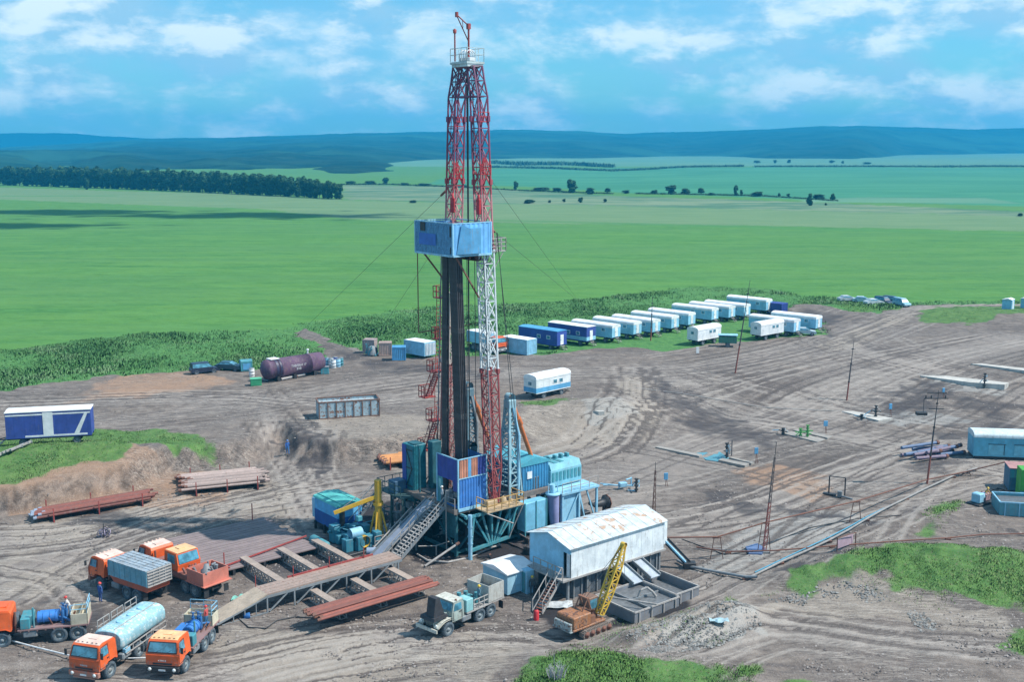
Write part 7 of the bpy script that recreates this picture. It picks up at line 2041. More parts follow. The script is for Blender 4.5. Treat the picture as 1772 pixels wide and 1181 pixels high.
# ---- shed over the mud tanks
sh = rig_thing('mud_shed', 'large white sided gabled shed with a rust stained roof raised above the mud tanks', 'shed')
x0, x1, y0, y1, z0, z1 = -1.3, 10.0, -18.9, -13.6, 2.15, 4.75; MWS = paint('white_sheet', (.78, .85, .88), .12, .25); MBS = paint('blue_shade_sheet', (.30, .62, .82), .05, .12)  # end sheets carry the blue shade of the near gable in their colour
q = MB(); q.box(x0 + .08, y0, z0, x1 - .08, y0 + .06, z1); q.box(x0 + .08, y1 - .06, z0, x1 - .08, y1, z1)
for x in np.arange(x0 + 1.4, x1, 1.4): q.box(x, y0 - .012, z0, x + .03, y0, z1)
so = q.build('side_wall', MWS, sh); q = MB(); ym = (y0 + y1) / 2
for x in (x0, x1 - .08): q.prism([(y0 + .9, z0), (y1, z0), (y1, z1), (ym, z1 + .72), (y0 + .9, z1 + .22)], x, x + .08, 'x'); q.prism([(y0, z1 - .5), (y0 + .898, z1 - .5), (y0 + .898, z1 + .22), (y0, z1)], x, x + .08, 'x'); q.build('end_wall', MBS, sh); q = MB()
plate(q, (x0 - .25, y0 - .2, z1 - .02), (x1 + .25, y0 - .2, z1 - .02), (x1 + .25, ym, z1 + .76), (x0 - .25, ym, z1 + .76), .06); plate(q, (x0 - .25, ym, z1 + .76), (x1 + .25, ym, z1 + .76), (x1 + .25, y1 + .2, z1 - .02), (x0 - .25, y1 + .2, z1 - .02), .06)
for x in np.arange(x0 + .3, x1, 1.1): q.beam((x, y0 - .2, z1 + .04), (x, ym, z1 + .83), .05); q.beam((x, ym, z1 + .83), (x, y1 + .2, z1 + .04), .05)
q.build('roof', paint('rust_stained_roof', (.66, .76, .80), .54, .4, .6, scale=.3, rustcol=(.44, .30, .21)), sh); q = MB(); q.box(x0 + .02, y0 + .12, z0, x0 + .05, y0 + .5, z1 - .5); q.build('door', MWS, sh)
q = MB(); q.box(x1, y0 + .5, 2.3, x1 + .9, y0 + 2.2, 4.4); q.build('end_annex', MWS, sh); q = MB(); q.box(x0 - .9, y0 - .1, z0 - .16, x1 + .2, y1 + .1, z0 - .002); q.rail([(x0 - .85, y0, z0), (x0 - .85, y1 - 1.5, z0)], 1.05, .03, 1.0)
q.build('floor_frame', M_pale(), sh)
for x in np.arange(x0, x1 + .1, 2.2):
    for y in (y0 + .3, y1 - .3): q = MB(); q.beam((x, y, 0), (x, y, z0 - .16), .2); q.build('post', M_grey(), sh)
q = rig_thing('mud_tank', 'dark grey closed mud tank under the white shed', 'tank'); b = MB(); b.rbox(x0 + .6, y0 + .5, 0, x0 + 4.6, y1 - .4, 1.7, .05); b.build('shell', plain('dark_slate_steel', (.08, .10, .12), .6), q); b = MB(); [b.beam((x, y0 + .45, 0), (x, y0 + .45, 1.7), .12) for x in np.arange(x0 + .8, x0 + 4.6, .9)]; b.build('rib', M_grey(), q)
q = rig_thing('mud_tank', 'dark grey ribbed mud tank under the far end of the white shed', 'tank'); b = MB(); b.rbox(5.2, y0 + .3, 0, 9.6, y1 - .4, 1.8, .05); b.build('shell', plain('dark_slate_steel', (.08, .10, .12), .6), q); b = MB(); [b.beam((x, y0 + .25, 0), (x, y0 + .25, 1.8), .14) for x in np.arange(5.3, 9.6, .8)]; b.build('rib', M_grey(), q)
for i, (u_, v_, l_) in enumerate(((3.9, -19.0, 'left one'), (6.0, -19.0, 'right one'))):
    q = rig_thing('chute', 'inclined grey chute from the white shed down into the open tank, ' + l_, 'chute'); b = MB(); plate(b, (u_, v_ - 2.2, 1.0), (u_ + 1.1, v_ - 2.2, 1.0), (u_ + 1.1, v_ + .9, 2.1), (u_, v_ + .9, 2.1), .08); b.build('chute_bed', paint('silver_grey_paint', (.42, .48, .54), .2, .3), q); b = MB(); [b.beam((x, v_ - 2.2, 1.1), (x, v_ + .9, 2.25), .1, .3) for x in (u_ - .05, u_ + 1.15)]; b.build('chute_side', M_grey(), q)
# open tanks
def open_tank(name, label, x0, y0, x1, y1, h, mat, fill=.6, rim=None, walk=True, root=None, z0=0):
    q = root or rig_thing(name, label, 'tank'); b = MB(); t_ = .09
    b.box(x0, y0, z0, x1, y0 + t_, h); b.box(x0, y1 - t_, z0, x1, y1, h); b.box(x0, y0 + t_, z0, x0 + t_, y1 - t_, h - .003); b.box(x1 - t_, y0 + t_, z0, x1, y1 - t_, h - .003); b.build('tank_wall', mat, q)
    b = MB(); b.box(x0 + t_, y0 + t_, z0, x1 - t_, y1 - t_, h * fill); b.build('mud', plain('grey_mud', (.13, .135, .14), .35), q)
    b = MB()
    for a_, c_ in (((x0, y0), (x1, y0)), ((x1, y0), (x1, y1)), ((x0, y1), (x1, y1)), ((x0, y0), (x0, y1))): b.beam((*a_, h + .04), (*c_, h + .04), .12)
    for x in np.arange(x0 + .5, x1, 1.4): b.beam((x, y0 - .05, z0), (x, y0 - .05, h), .1)
    b.build('rim', rim or M_pale(), q); return q
MGT = paint('grey_tank_steel', (.20, .22, .25), .2, .4)
t1 = open_tank('open_tank', 'wide open grey mud tank with inner partitions right of the crawler crane', -.2, -25.4, 5.0, -20.8, .95, MGT, .75)
b = MB(); b.box(1.6, -25.3, .72, 1.7, -20.9, .93); b.box(1.71, -23.2, .72, 4.9, -23.1, .9); b.build('partition', M_grey(), t1); b = MB(); b.tube((.0, -22.4, 1.3), (1.9, -25.8, 1.3), .09, 8); b.path([(2.6, -23.0, .8), (2.8, -23.1, 1.4), (3.3, -23.3, 1.6), (3.7, -23.6, 1.2), (3.9, -23.8, .8)], .11, 8); b.beam((0, -22.4, .9), (0, -22.4, 1.3), .08); b.build('pipe', M_pale(), t1)
t2 = open_tank('open_tank', 'smaller open grey tank with deep empty end beside the right edge of the mud tanks', 5.05, -25.0, 7.9, -20.4, 1.0, MGT, .35)
# low light box houses and cabinets left of the shed
q = rig_thing('site_cabin', 'small pale blue cabin with white roof just left of the large white shed', 'cabin'); bx0, by0 = U(838, 1000, 0); b = MB()
x0, x1, y0, y1 = -4.6, -1.6, -14.6, -11.2
b.box(x0, y0, .15, x1, y1, 1.95); wb = b.build('wall', paint('pale_blue_cabin', (.36, .62, .76), .05, .15), q); b = MB(); b.prism([(y0 - .15, 1.96), (y1 + .15, 1.96), (y1 + .15, 2.05), ((y0 + y1) / 2, 2.4), (y0 - .15, 2.05)], x0 - .15, x1 + .15, 'x'); b.build('roof', ROOFW, wb); b = MB(); b.box(x0 - .03, y0 + .4, .2, x0 - .003, y0 + 1.2, 1.8); b.build('door', M_lblue(), q); b = MB(); b.box(x0 + .9, y0 - .03, .2, x0 + 1.7, y0 - .003, 1.8); b.build('door', M_lblue(), q)
q = rig_thing('locker', 'narrow blue steel locker standing before the left end of the white shed', 'locker'); b = MB(); lx, ly = U(918, 1027, 0); b.rbox(lx - .5, ly - .1, 0, lx + .3, ly + 1.1, 2.1, .03); b.build('housing', M_lblue(), q); b = MB(); b.box(lx - .53, ly + .1, .1, lx - .5, ly + .5, 1.9); b.build('door', M_teal(), q)
q = rig_thing('stairway', 'grey steel stairway leaning up to the left end of the white shed', 'stairs'); a_ = U(930, 1062, 0); A, B = Vector((a_[0], a_[1], .05)), Vector((-1.9, -17.9, 2.1)); dirv = (B - A).normalized(); sd_ = Vector((-dirv.y, dirv.x, 0)).normalized(); b = MB()
for s_ in (-.45, .45): b.beam(A + sd_ * s_, B + sd_ * s_, .08, .2)
b.build('stringer', M_pale(), q); b = MB()
for i in range(12): c_ = A.lerp(B, (i + .5) / 12); b.beam(c_ - sd_ * .42, c_ + sd_ * .42, .24, .05)
b.build('tread', M_rust(), q); b = MB()
for s_ in (-.48, .48): b.beam(A + sd_ * s_ + Vector((0, 0, 1)), B + sd_ * s_ + Vector((0, 0, 1)), .06); [b.beam(A.lerp(B, k) + sd_ * s_, A.lerp(B, k) + sd_ * s_ + Vector((0, 0, 1)), .05) for k in (0, .33, .66, 1)]
b.build('handrail', M_pale(), q)
g_ = G(928, 1074); q = thing('gas_bottle', 'small bright red cylinder standing at the foot of the white shed stairway', 'cylinder', g_); b = MB(); b.lathe((0, 0, 0), (0, 0, 1), [(0, .22), (.75, .22), (.85, .15), (.88, .05)], 12); b.build('bottle', paint('bright_red_paint', (.55, .03, .04), .1, .1), q); b = MB(); b.lathe((0, 0, .88), (0, 0, 1), [(0, .05), (.12, .05), (.14, .001)], 8); b.build('valve', M_black(), q)
q = thing('plastic_sheet', 'crumpled white plastic sheet on the ground behind the crawler crane', 'sheet', G(962, 1050)); b = MB(); vs = [(i * .4 - 1.4, j * .35 - .7, rnd.uniform(.03, .3)) for i in range(8) for j in range(5)]; b.add(vs, [(i * 5 + j, (i + 1) * 5 + j, (i + 1) * 5 + j + 1, i * 5 + j + 1) for i in range(7) for j in range(4)]); b.build('sheet', paint('dirty_plastic', (.50, .54, .56), .05, .35), q)
# ================================================================ POLES, WELLHEADS, PIPELINES, RIGHT SIDE
def pole(px, py, top_py, label, kind='thin', lean=0.0):
    g_ = G(px, py); h = zof(g_, top_py) - g_.z
    q = thing('lightning_mast' if kind != 'power' else 'power_pole', label, 'pole', g_)
    L_ = lean * h
    if kind == 'lattice':
        b = MB(); w = .22
        hs = h * .86
        for k in range(3):
            th = k * 2.094; b.beam((math.cos(th) * w, math.sin(th) * w, 0), (math.cos(th) * .07 + L_ * .86, math.sin(th) * .07, hs), .055)
        n = int(hs / .55)
        for i in range(n):
            f0, f1 = i / n, (i + 1) / n
            for k in range(3):
                a_, c_ = k * 2.094, (k + 1) * 2.094; w0 = w * (1 - f0) + .07 * f0; w1 = w * (1 - f1) + .07 * f1
                b.beam((math.cos(a_) * w0 + L_ * .86 * f0, math.sin(a_) * w0, hs * f0), (math.cos(c_) * w1 + L_ * .86 * f1, math.sin(c_) * w1, hs * f1), .03)
        b.build('lattice', zband('mast_red_grey', [(h * .45, (.36, .09, .07)), (h, (.16, .12, .11))]) if 'red' in label else M_rust(), q)
        b = MB(); b.tube((L_ * .86, 0, hs - .3), (L_, 0, h), .03, 6); b.build('rod', M_black(), q)
        b = MB(); b.rbox(-.45, -.45, -.1, .45, .45, .08, .02); b.build('footing', M_grey(), q)
    else:
        b = MB(); b.tube((0, 0, -.2), (L_ * .6, 0, h * .6), .13, 8, .09); b.tube((L_ * .6, 0, h * .6), (L_, 0, h), .07, 7, .03)
        b.build('shaft', zband('pole_two_tone', [(h * .3, (.28, .085, .06)), (99, (.07, .065, .07))]), q)
        b = MB()
        for f in (.3, .6, .85): b.lathe((L_ * f, 0, h * f), (0, 0, 1), [(0, .15), (.12, .15)], 8)
        if kind == 'power':
            for zz, ww in ((h - .4, 1.3), (h - 1.0, 1.6), (h - 2.2, 1.0)): b.beam((L_ - ww, 0, zz), (L_ + ww * .7, 0, zz), .09)
            for xx in (-1.4, -.8, .8): b.tube((L_ + xx, 0, h - 1.0), (L_ + xx, 0, h - .65), .07, 6)
            b.beam((L_ - 1.6, 0, h - 1), (L_ - 1.6, 0, h - 2.6), .05); b.rbox(L_ - 2.4, -.3, h - 2.9, L_ - 1.2, .3, h - 2.55, .03)
            b.build('crossarm', M_black(), q)
        else:
            b.beam((L_ * .85 - .3, 0, h * .85), (L_ * .85 + .4, 0, h * .85), .05); b.build('band', M_black(), q)
    return q


pole(1272, 646, 485, 'tallest thin dark pole, standing before the rows of white wagons', lean=.125)
pole(1126, 590, 514, 'short dark pole standing among the white wagons of the back row', lean=.02)
pole(1465, 693, 589, 'thin pole with a red foot alone on bare earth right of centre', lean=.07)
pole(1604, 838, 675, 'power pole with crossarms and insulators near the right edge', 'power', .06)
pole(1322, 955, 765, 'slim red lattice mast standing over the overhead pipeline', 'lattice', .07)
pole(1130, 905, 800, 'slim grey lattice mast standing just behind the white shed', 'lattice', .02)


def sign(px, py, tpy, label, w=.45, h_=.55, col=None):
    g_ = G(px, py); h = zof(g_, tpy) - g_.z; q = thing('marker_sign', label, 'sign', g_, R(15), 'blue marker signs on posts')
    b = MB(); b.tube((0, 0, -.1), (0, 0, h - h_ * .5), .035, 6); b.tube((.25, 0, -.1), (.05, 0, h - h_), .03, 6); b.build('post', M_rust(), q)
    b = MB(); b.rbox(-w, -.05, h - h_ * 1.6, w, .05, h, .03); b.build('sign_board', col or M_blue(), q)


sign(1308, 803, 775, 'blue marker sign on a post beside the orange earth patch', .24, .5)
sign(1152, 842, 819, 'blue marker sign between the shed mast and the well with pale debris', .24, .5)
sign(1428, 752, 729, 'round blue marker sign right of the green wellhead', .3, .45)
sign(1540, 722, 699, 'pale blue marker sign right of the well on the white pad', .24, .5)
sign(1632, 690, 672, 'small blue marker sign beside the power pole', .2, .4)
sign(1207, 613, 601, 'white and blue sign standing before the short white wagon', .28, .7, M_white())
MWH = plain('dark_wellhead', (.05, .055, .06), .55)


def wellhead(px, py, tpy, label, mat=None, frame=False):
    g_ = G(px, py); h = zof(g_, tpy) - g_.z; q = thing('wellhead', label, 'wellhead', g_, rnd.uniform(0, 3), 'wellheads on the site'); m = mat or MWH
    b = MB(); b.tube((0, 0, -.1), (0, 0, h), .12, 8)
    for f in (.15, .45, .7, .93): b.lathe((0, 0, h * f), (0, 0, 1), [(0, .24), (.1, .24)], 10)
    b.tube((-.7, 0, h * .55), (.7, 0, h * .55), .08, 7); b.build('tree_body', m, q)
    b = MB()
    for s_ in (-1, 1): b.lathe((s_ * .45, -.25, h * .55), (0, 1, 0), [(0, .16), (.05, .16)], 10)
    b.lathe((0, -.3, h * .8), (0, 1, 0), [(0, .18), (.05, .18)], 10); b.tube((0, -.3, h * .8), (0, 0, h * .8), .03, 5); b.tube((.7, 0, h * .55), (1.5, .3, .3), .06, 6); b.build('valve_wheel', M_lblue() if mat is None else m, q)
    if frame:
        b = MB()
        for s_ in (0, 1.1): b.beam((s_ + .4, 0, 0), (s_ + .4, 0, h), .09)
        for z in (.4, .8, 1.2, 1.6): b.beam((.4, 0, min(z, h)), (1.5, 0, min(z, h)), .05)
        b.build('ladder_frame', m, q)
    return q


wellhead(1101, 852, 829, 'dark wellhead on pale gravel with debris behind the white shed')
wellhead(1257, 794, 767, 'dark wellhead with ladder frame beside the teal patch of water', frame=True)
wellhead(1397, 758, 736, 'bright green wellhead on concrete strips right of centre', paint('wellhead_green', (.10, .42, .10), .1, .2))
wellhead(1385, 756, 742, 'low green wellhead just left of the bright green one', paint('wellhead_green', (.10, .42, .10), .1, .2))
wellhead(1355, 752, 742, 'small dark wellhead left of the green ones')
wellhead(1515, 724, 702, 'dark wellhead with white head standing on the white limestone pad')
wellhead(1703, 672, 646, 'dark wellhead on the long white concrete strip at the right')
wellhead(1491, 727, 718, 'stumpy dark wellhead at the left end of the white limestone pad')


def slab(pts, z, name, label, mat, cat='slab'):
    w_ = [G(x, y) for x, y in pts]; c_ = sum(w_, Vector()) / len(w_); zt = max(w.z for w in w_) + z
    q = MB(); q.prism([(w.x - c_.x, w.y - c_.y) for w in w_][::-1], -.4, zt - c_.z, 'z'); o = q.build(name, mat, loc=c_); tag(o, label, cat); return o


MCN = paint('pale_concrete', (.55, .53, .48), .1, .4, .9, scale=.6, dirtcol=(.34, .32, .30)); MCD = paint('dull_concrete', (.34, .32, .29), .15, .4, .9)
slab([(1592, 652), (1640, 653), (1745, 670), (1738, 675), (1680, 669)], .12, 'concrete_slab', 'long pale concrete strip with a wellhead near the right edge', MCN)
slab([(1680, 631), (1700, 631), (1790, 644), (1790, 650)], .12, 'concrete_slab', 'pale concrete strip cut by the right edge of the photo', MCN)
slab([(1457, 714), (1475, 713), (1545, 727), (1520, 731)], .10, 'concrete_slab', 'worn white limestone pad under the dark white headed well', MCN)
slab([(1352, 751), (1372, 749), (1428, 762), (1415, 767)], .12, 'concrete_slab', 'grey concrete strip under the green wellheads', MCD)
slab([(1372, 746), (1380, 745), (1440, 757), (1432, 760)], .12, 'concrete_slab', 'narrow concrete strip just behind the green wellheads', MCD)
slab([(1134, 777), (1140, 775), (1215, 790), (1210, 793)], .22, 'concrete_beam', 'long low concrete beam left of the teal patch of water', MCD, 'beam')
slab([(1243, 800), (1250, 797), (1296, 806), (1289, 810)], .25, 'concrete_beam', 'low concrete beam right of the teal patch of water', MCD, 'beam')
slab([(1262, 795), (1266, 794), (1305, 803), (1300, 805)], .2, 'concrete_beam', 'thin concrete beam behind the well with ladder frame', MCD, 'beam')
slab([(1205, 785), (1245, 783), (1262, 794), (1245, 800), (1222, 797)], .05, 'tarpaulin', 'turquoise tarpaulin spread on the ground beside the ladder framed well', paint('turquoise_tarp', (.07, .30, .38), .2, .4, .5), 'tarpaulin')
slab([(1290, 950), (1310, 944), (1325, 952), (1318, 961), (1296, 961)], .12, 'drip_pan', 'flat blue steel pan at the foot of the red lattice mast', paint('slate_blue_pan', (.12, .20, .38), .1, .3), 'pan')
slab([(1027, 714), (1044, 712), (1046, 719), (1036, 720)], .10, 'plastic_sheet', 'white scrap sheet lying on the gravel slope right of the mast', MCN, 'sheet')
q = thing('gate_frame', 'black goalpost frame with a valve on the ground right of centre', 'frame', G(1447, 858), R(-25)); b = MB(); h = zof(G(1447, 858), 826) - G(1447, 858).z
for x in (-.8, .9): b.beam((x, 0, 0), (x, 0, h), .13)
b.beam((-.8, 0, h), (.9, 0, h), .08); b.box(-1.4, -.3, 0, 0, .3, .15); b.build('post', M_black(), q); b = MB(); b.rbox(.2, -.7, 0, .7, -.3, .7, .04); b.tube((.4, -.5, .2), (1.9, -1.0, .1), .1, 6); b.build('valve', M_grey(), q)
q = thing('debris_frame', 'low pile of pale bent pipes beside the well behind the white shed', 'debris', G(1075, 846), .3); b = MB()
for a_, c_ in (((-2.2, 0, .6), (1.2, -.6, .4)), ((-2.4, .3, .7), (-1, -.4, .6)), ((-.4, -.3, .1), (-.4, -.3, .8)), ((.4, -.9, 0), (1.2, -1.6, .1)), ((1.2, 0, .1), (1.2, 0, 1.2)), ((.4, -.4, 1.1), (1.2, 0, 1.1))): b.tube(a_, c_, .08, 6)
b.rbox(-.4, -.6, .3, .5, 0, .8, .05); b.build('bent_pipe', M_lblue(), q)


def pxline(pts, z): return [G(x, y) + Vector((0, 0, z)) for x, y in pts]


# overhead pipeline on trestles
sup = [(1240, 968), (1322, 955), (1480, 905), (1604, 838), (1672, 824)]
tops = [(1240, 930), (1322, 905), (1480, 868), (1604, 838), (1672, 822)]
q = thing('overhead_pipeline', 'thin rusty red pipeline carried on trestles from the shed to the right', 'pipeline'); b = MB(); pp = []
for (x, y), (tx_, ty_) in zip(sup, tops): g_ = G(x, y); pp.append(Vector((g_.x, g_.y, max(g_.z + .5, zof(g_, ty_)))))
pp = [Vector((*S(10.9, -17.5, 0).xy, 2.6))] + pp + [Vector((*G(1745, 826).xy, G(1745, 826).z + 1.9))]
for a_, c_ in zip(pp[:-1], pp[1:]): b.tube(a_, c_, .075, 7)
b.build('pipe_run', M_rust(), q); 
for i in (1, 2, 3, 5):
    p_ = pp[i]; gz = float(HT(p_.x, p_.y)); b = MB()
    for s_ in (-.55, .55): b.beam((p_.x + s_ * 1.1, p_.y, gz - .1), (p_.x + s_ * .5, p_.y, p_.z), .06)
    b.beam((p_.x - .4, p_.y, (gz + p_.z) / 2), (p_.x + .4, p_.y, (gz + p_.z) / 2), .05); b.beam((p_.x - .45, p_.y, p_.z - .1), (p_.x + .45, p_.y, p_.z - .1), .07); b.build('trestle', M_rust(), q)


def ground_pipe(name, pts, r_, mat, label, z=.15, sup_=True, cat='pipeline'):
    pp = pxline(pts, z); q = thing(name, label, cat); b = MB()
    fine_ = [pp[0]]
    for a_, c_ in zip(pp[:-1], pp[1:]):
        n = max(1, int((c_ - a_).length / 4))
        for i in range(1, n + 1):
            v = a_.lerp(c_, i / n); v.z = float(HT(v.x, v.y)) + z; fine_.append(v)
    for a_, c_ in zip(fine_[:-1], fine_[1:]): b.tube(a_, c_, r_, 7, caps=False)
    b.build('pipe_run', mat, q)
    b = MB()
    for v in fine_[1:-1:2]: b.cbox(v.x, v.y, v.z - r_ - .05, .5, .3, .16)
    if sup_: b.build('sleeper', M_rust(), q)
    return q


ground_pipe('ground_pipeline', [(1300, 1004), (1400, 957), (1500, 903), (1600, 851), (1650, 828), (1690, 815)], .105, paint('white_pipe', (.38, .38, .37), .3, .45), 'long white pipeline lying along the ground right of the white shed', .3)
ground_pipe('ground_pipeline', [(1306, 996), (1400, 951), (1500, 899), (1530, 884)], .06, paint('cyan_pipe', (.06, .30, .45), .1, .1), 'thin bright blue pipe running beside the long white pipeline', .25)
ground_pipe('ground_pipeline', [(1172, 975), (1190, 985), (1240, 995), (1290, 1004), (1310, 1004)], .13, M_grey(), 'short grey pipe from the shed end to the long white pipeline', .25)
ground_pipe('ground_pipeline', [(1205, 952), (1260, 960), (1340, 958), (1440, 950), (1560, 941), (1640, 936), (1700, 930), (1800, 928)], .07, M_rust(), 'thin rusty pipe lying across the ground toward the right edge', .25)
ground_pipe('cable', [(1180, 935), (1255, 962), (1300, 955), (1400, 915), (1480, 900), (1560, 893)], .045, M_black(), 'thin black cable looping across the ground below the overhead pipeline', .06, False, 'cable')
ground_pipe('hose', [(400, 1062), (415, 1075), (430, 1088), (460, 1090), (480, 1076), (510, 1070), (560, 1072), (600, 1078)], .05, M_black(), 'black hose winding over the ground from the catwalk ramp', .06, False, 'hose')
ground_pipe('water_pipe', [(-20, 1110), (20, 1116), (60, 1127), (125, 1143)], .06, M_white(), 'thin white pipe on the ground running from the left edge to the tanker', .3, False, 'pipe')
ground_pipe('water_pipe', [(198, 1148), (215, 1147), (260, 1146)], .05, M_white(), 'thin white pipe on the ground between the two trucks facing the camera', .3, False, 'pipe')
ground_pipe('cable', [(1100, 672), (1180, 682), (1250, 694), (1320, 706), (1440, 712), (1600, 722)], .05, M_pale(), 'pale cable lying across the bare earth behind the wellheads', .06, False, 'cable')
q = thing('conveyor', 'pale inclined trough leaning from the far end of the white shed', 'trough'); A, B = S(10.8, -18.2, 2.6), G(1192, 984) + Vector((0, 0, .25)); b = MB(); b.beam(A, B, .45, .12); b.build('trough_bed', M_lblue(), q); b = MB(); b.beam(A + Vector((.3, 0, .1)), B + Vector((.3, 0, .1)), .06, .2); b.beam(A + Vector((-.3, 0, .1)), B + Vector((-.3, 0, .1)), .06, .2); b.rbox(B.x - .5, B.y - .4, B.z - .25, B.x + .6, B.y + .4, B.z + .35, .05); b.build('trough_side', M_black(), q)
q = thing('pipe_rail', 'thin dark pipe handrail standing before the pinkish steel plates at the right', 'rail', G(1470, 945)); b = MB(); g0, g1 = G(1448, 955), G(1480, 945); o_ = G(1470, 945)
for g_ in (g0, g1): b.beam(g_ - o_, g_ - o_ + Vector((0, 0, 1.3)), .08)
b.beam(g0 - o_ + Vector((0, 0, 1.3)), g1 - o_ + Vector((0, 0, 1.3)), .06); b.build('post', M_rust(), q); b = MB(); b.add([(v - o_)[:] for v in (g0 + Vector((.2, .4, .1)), g1 + Vector((-.1, .4, .1)), g1 + Vector((-.1, .5, 1.0)), g0 + Vector((.2, .5, .9)), g0 + Vector((.2, .46, .1)), g1 + Vector((-.1, .46, .1)), g1 + Vector((-.1, .56, 1.0)), g0 + Vector((.2, .56, .9)))], [(0, 1, 2, 3), (7, 6, 5, 4), (0, 4, 5, 1), (2, 6, 7, 3), (1, 5, 6, 2), (3, 7, 4, 0)]); b.build('plate', paint('pinkish_plate', (.38, .28, .34), .3, .3), q)
# pile of purple and blue drill collars
g_ = G(1615, 790)
for i in range(12):
    o = thing('scrap_pipe', ['violet grey pipe in the scrap heap at the foot of the power pole', 'slate blue pipe in the loose scrap heap at the foot of the power pole'][i % 2], 'pipe', group=['violet pipes in the scrap heap', 'blue pipes in the scrap heap'][i % 2])
    b = MB(); L_ = rnd.uniform(3.5, 6.5); b.tube((-L_ / 2, 0, 0), (L_ / 2, 0, 0), .22, 8); b.build('barrel', [paint('violet_steel', (.20, .15, .22), .4, .4), paint('slate_blue_steel', (.10, .17, .30), .3, .3)][i % 2], o)
    b = MB(); b.tube((L_ / 2 - .3, 0, 0), (L_ / 2 + .05, 0, 0), .28, 8); b.build('collar', M_rust(), o)
    o.location = (g_.x + rnd.uniform(-2, 2.5), g_.y + rnd.uniform(-3, 3), float(HT(g_.x, g_.y)) + .12 + .09 * i); o.rotation_euler = (0, rnd.uniform(-.06, .06), R(22) + rnd.uniform(-.3, .3))
# right edge buildings
q = thing('long_cabin', 'long pale blue cabin with a white rounded roof at the right edge', 'cabin'); at_corner(q, 1683, 795, 12.5, 3.0, -8, 82)
b = MB(); b.box(-6.2, -1.5, .4, 6.2, 1.5, 2.9); wb = b.build('wall', paint('cabin_blue', (.12, .42, .56), .05, .2), q); b = arch(12.5, 3.1, 0, 2.95, .5); b.build('roof', paint('whitish_roof', (.66, .76, .78), .25, .3), wb)
b = MB(); b.box(-6.1, -1.3, -.3, 6.1, 1.3, .398); b.build('skid', M_black(), q)
for x in (-3.6, -.6):
    b = MB(); b.box(x - .9, -1.54, .6, x + .9, -1.502, 1.9); b.build('shutter', paint('shutter_blue', (.18, .50, .62), .1, .2), q); b = MB(); b.beam((x - .95, -1.55, 1.95), (x + 1.1, -1.55, 1.95), .06); b.beam((x + .95, -1.55, .6), (x + .95, -1.55, 1.9), .05); b.build('shutter_frame', M_black(), q)
c_ = thing('container', 'dark blue container with a faded red roof near the right edge', 'container'); at_corner(c_, 1745, 851, 6.0, 2.8, -12, 78)
b = MB(); b.rbox(-3, -1.4, .1, 3, 1.4, 2.6, .04); b.build('wall', paint('dark_blue_box', (.03, .16, .26), .2, .3), c_); b = MB(); b.box(-3.05, -1.45, 2.602, 3.05, 1.45, 2.68); b.build('roof', paint('faded_pink_roof', (.48, .24, .22), .2, .3), c_); b = MB(); b.box(-2.95, -1.44, 1.6, -2.2, -1.405, 2.5); b.build('pale_panel', M_teal(), c_)
c_ = thing('tall_cabinet', 'bright green tall cabinet cut by the right edge of the photo', 'cabinet', G(1778, 862), R(-10)); b = MB(); b.rbox(-1.0, -.7, .1, 1.4, 1.2, 3.3, .04); b.build('housing', paint('vivid_green', (.07, .38, .05), .1, .15), c_); b = MB(); b.box(-1.0, -.74, .1, 1.4, -.702, .9); b.build('base_panel', M_teal(), c_)
q = thing('settling_tank', 'long pale teal open settling tank at the lower right edge', 'tank'); at_corner(q, 1717, 890, 9.0, 3.6, -10, 58)
open_tank('settling_tank', '', -4.5, -1.8, 4.5, 1.8, 1.4, paint('teal_tank_steel', (.11, .36, .44), .25, .35), .8, M_lblue(), root=q)
q = thing('pump_unit', 'small teal pump unit with a pinkish motor on a black sledge near the right edge', 'pump', G(1697, 872), R(35)); b = MB(); b.rbox(-1.5, -.8, 0, 1.5, .8, .25, .04); b.build('sledge', M_black(), q); b = MB(); b.rbox(-1.1, -.5, .26, -.2, .5, 1.3, .1); b.lathe((-.2, 0, .8), (1, 0, 0), [(0, .35), (.9, .35), (.9, .01)], 12); b.build('pump_body', M_lblue(), q); b = MB(); b.rbox(.2, -.4, .26, 1.2, .4, 1.1, .1); b.build('motor', paint('pink_motor', (.45, .28, .30), .2, .3), q)
q = thing('steel_grid', 'dark steel grid lying between the pump unit and the dark blue container', 'grid', G(1725, 858), R(30)); b = MB(); [b.beam((-2, y, .15), (2, y, .15), .12) for y in (-1.2, -.6, 0, .6, 1.2)]; [b.beam((x, -1.3, .22), (x, 1.3, .22), .1) for x in (-1.8, -.9, 0, .9, 1.8)]; b.build('grid_bar', M_black(), q)
# odds and ends on the left
q = thing('coil_pile', 'small heap of violet wire coils with an upright rod behind the truck group', 'coils', G(182, 930)); b = MB()
for i in range(9): b.lathe((rnd.uniform(-.7, .7), rnd.uniform(-.3, .3), .15 + rnd.uniform(0, .5)), (rnd.uniform(-1, 1), rnd.uniform(-1, 1), rnd.uniform(.1, .8)), [(0, .38), (.06, .42), (.12, .38)], 12)
b.build('wire_coil', paint('violet_wire', (.30, .26, .36), .2, .3), q); b = MB(); b.tube((0, -.4, 0), (.05, -.4, 1.5), .04, 6); b.build('rod', M_black(), q)
for i in range(7):
    g_ = G(6 + i * 6, 790 - i * 2.5); o = thing('concrete_post', 'short whitish concrete post in the heap on the green bank at the left edge', 'post', g_ + Vector((0, 0, .2)), R(60) + rnd.uniform(-.3, .3), 'concrete posts on the green bank'); b = MB(); b.beam((-1.0, 0, .1), (1.0, 0, .25), .2); b.build('shaft', M_pale(), o); b = MB(); b.cbox(1.05, 0, .25, .14, .28, .28); b.build('end_cap', M_grey(), o)
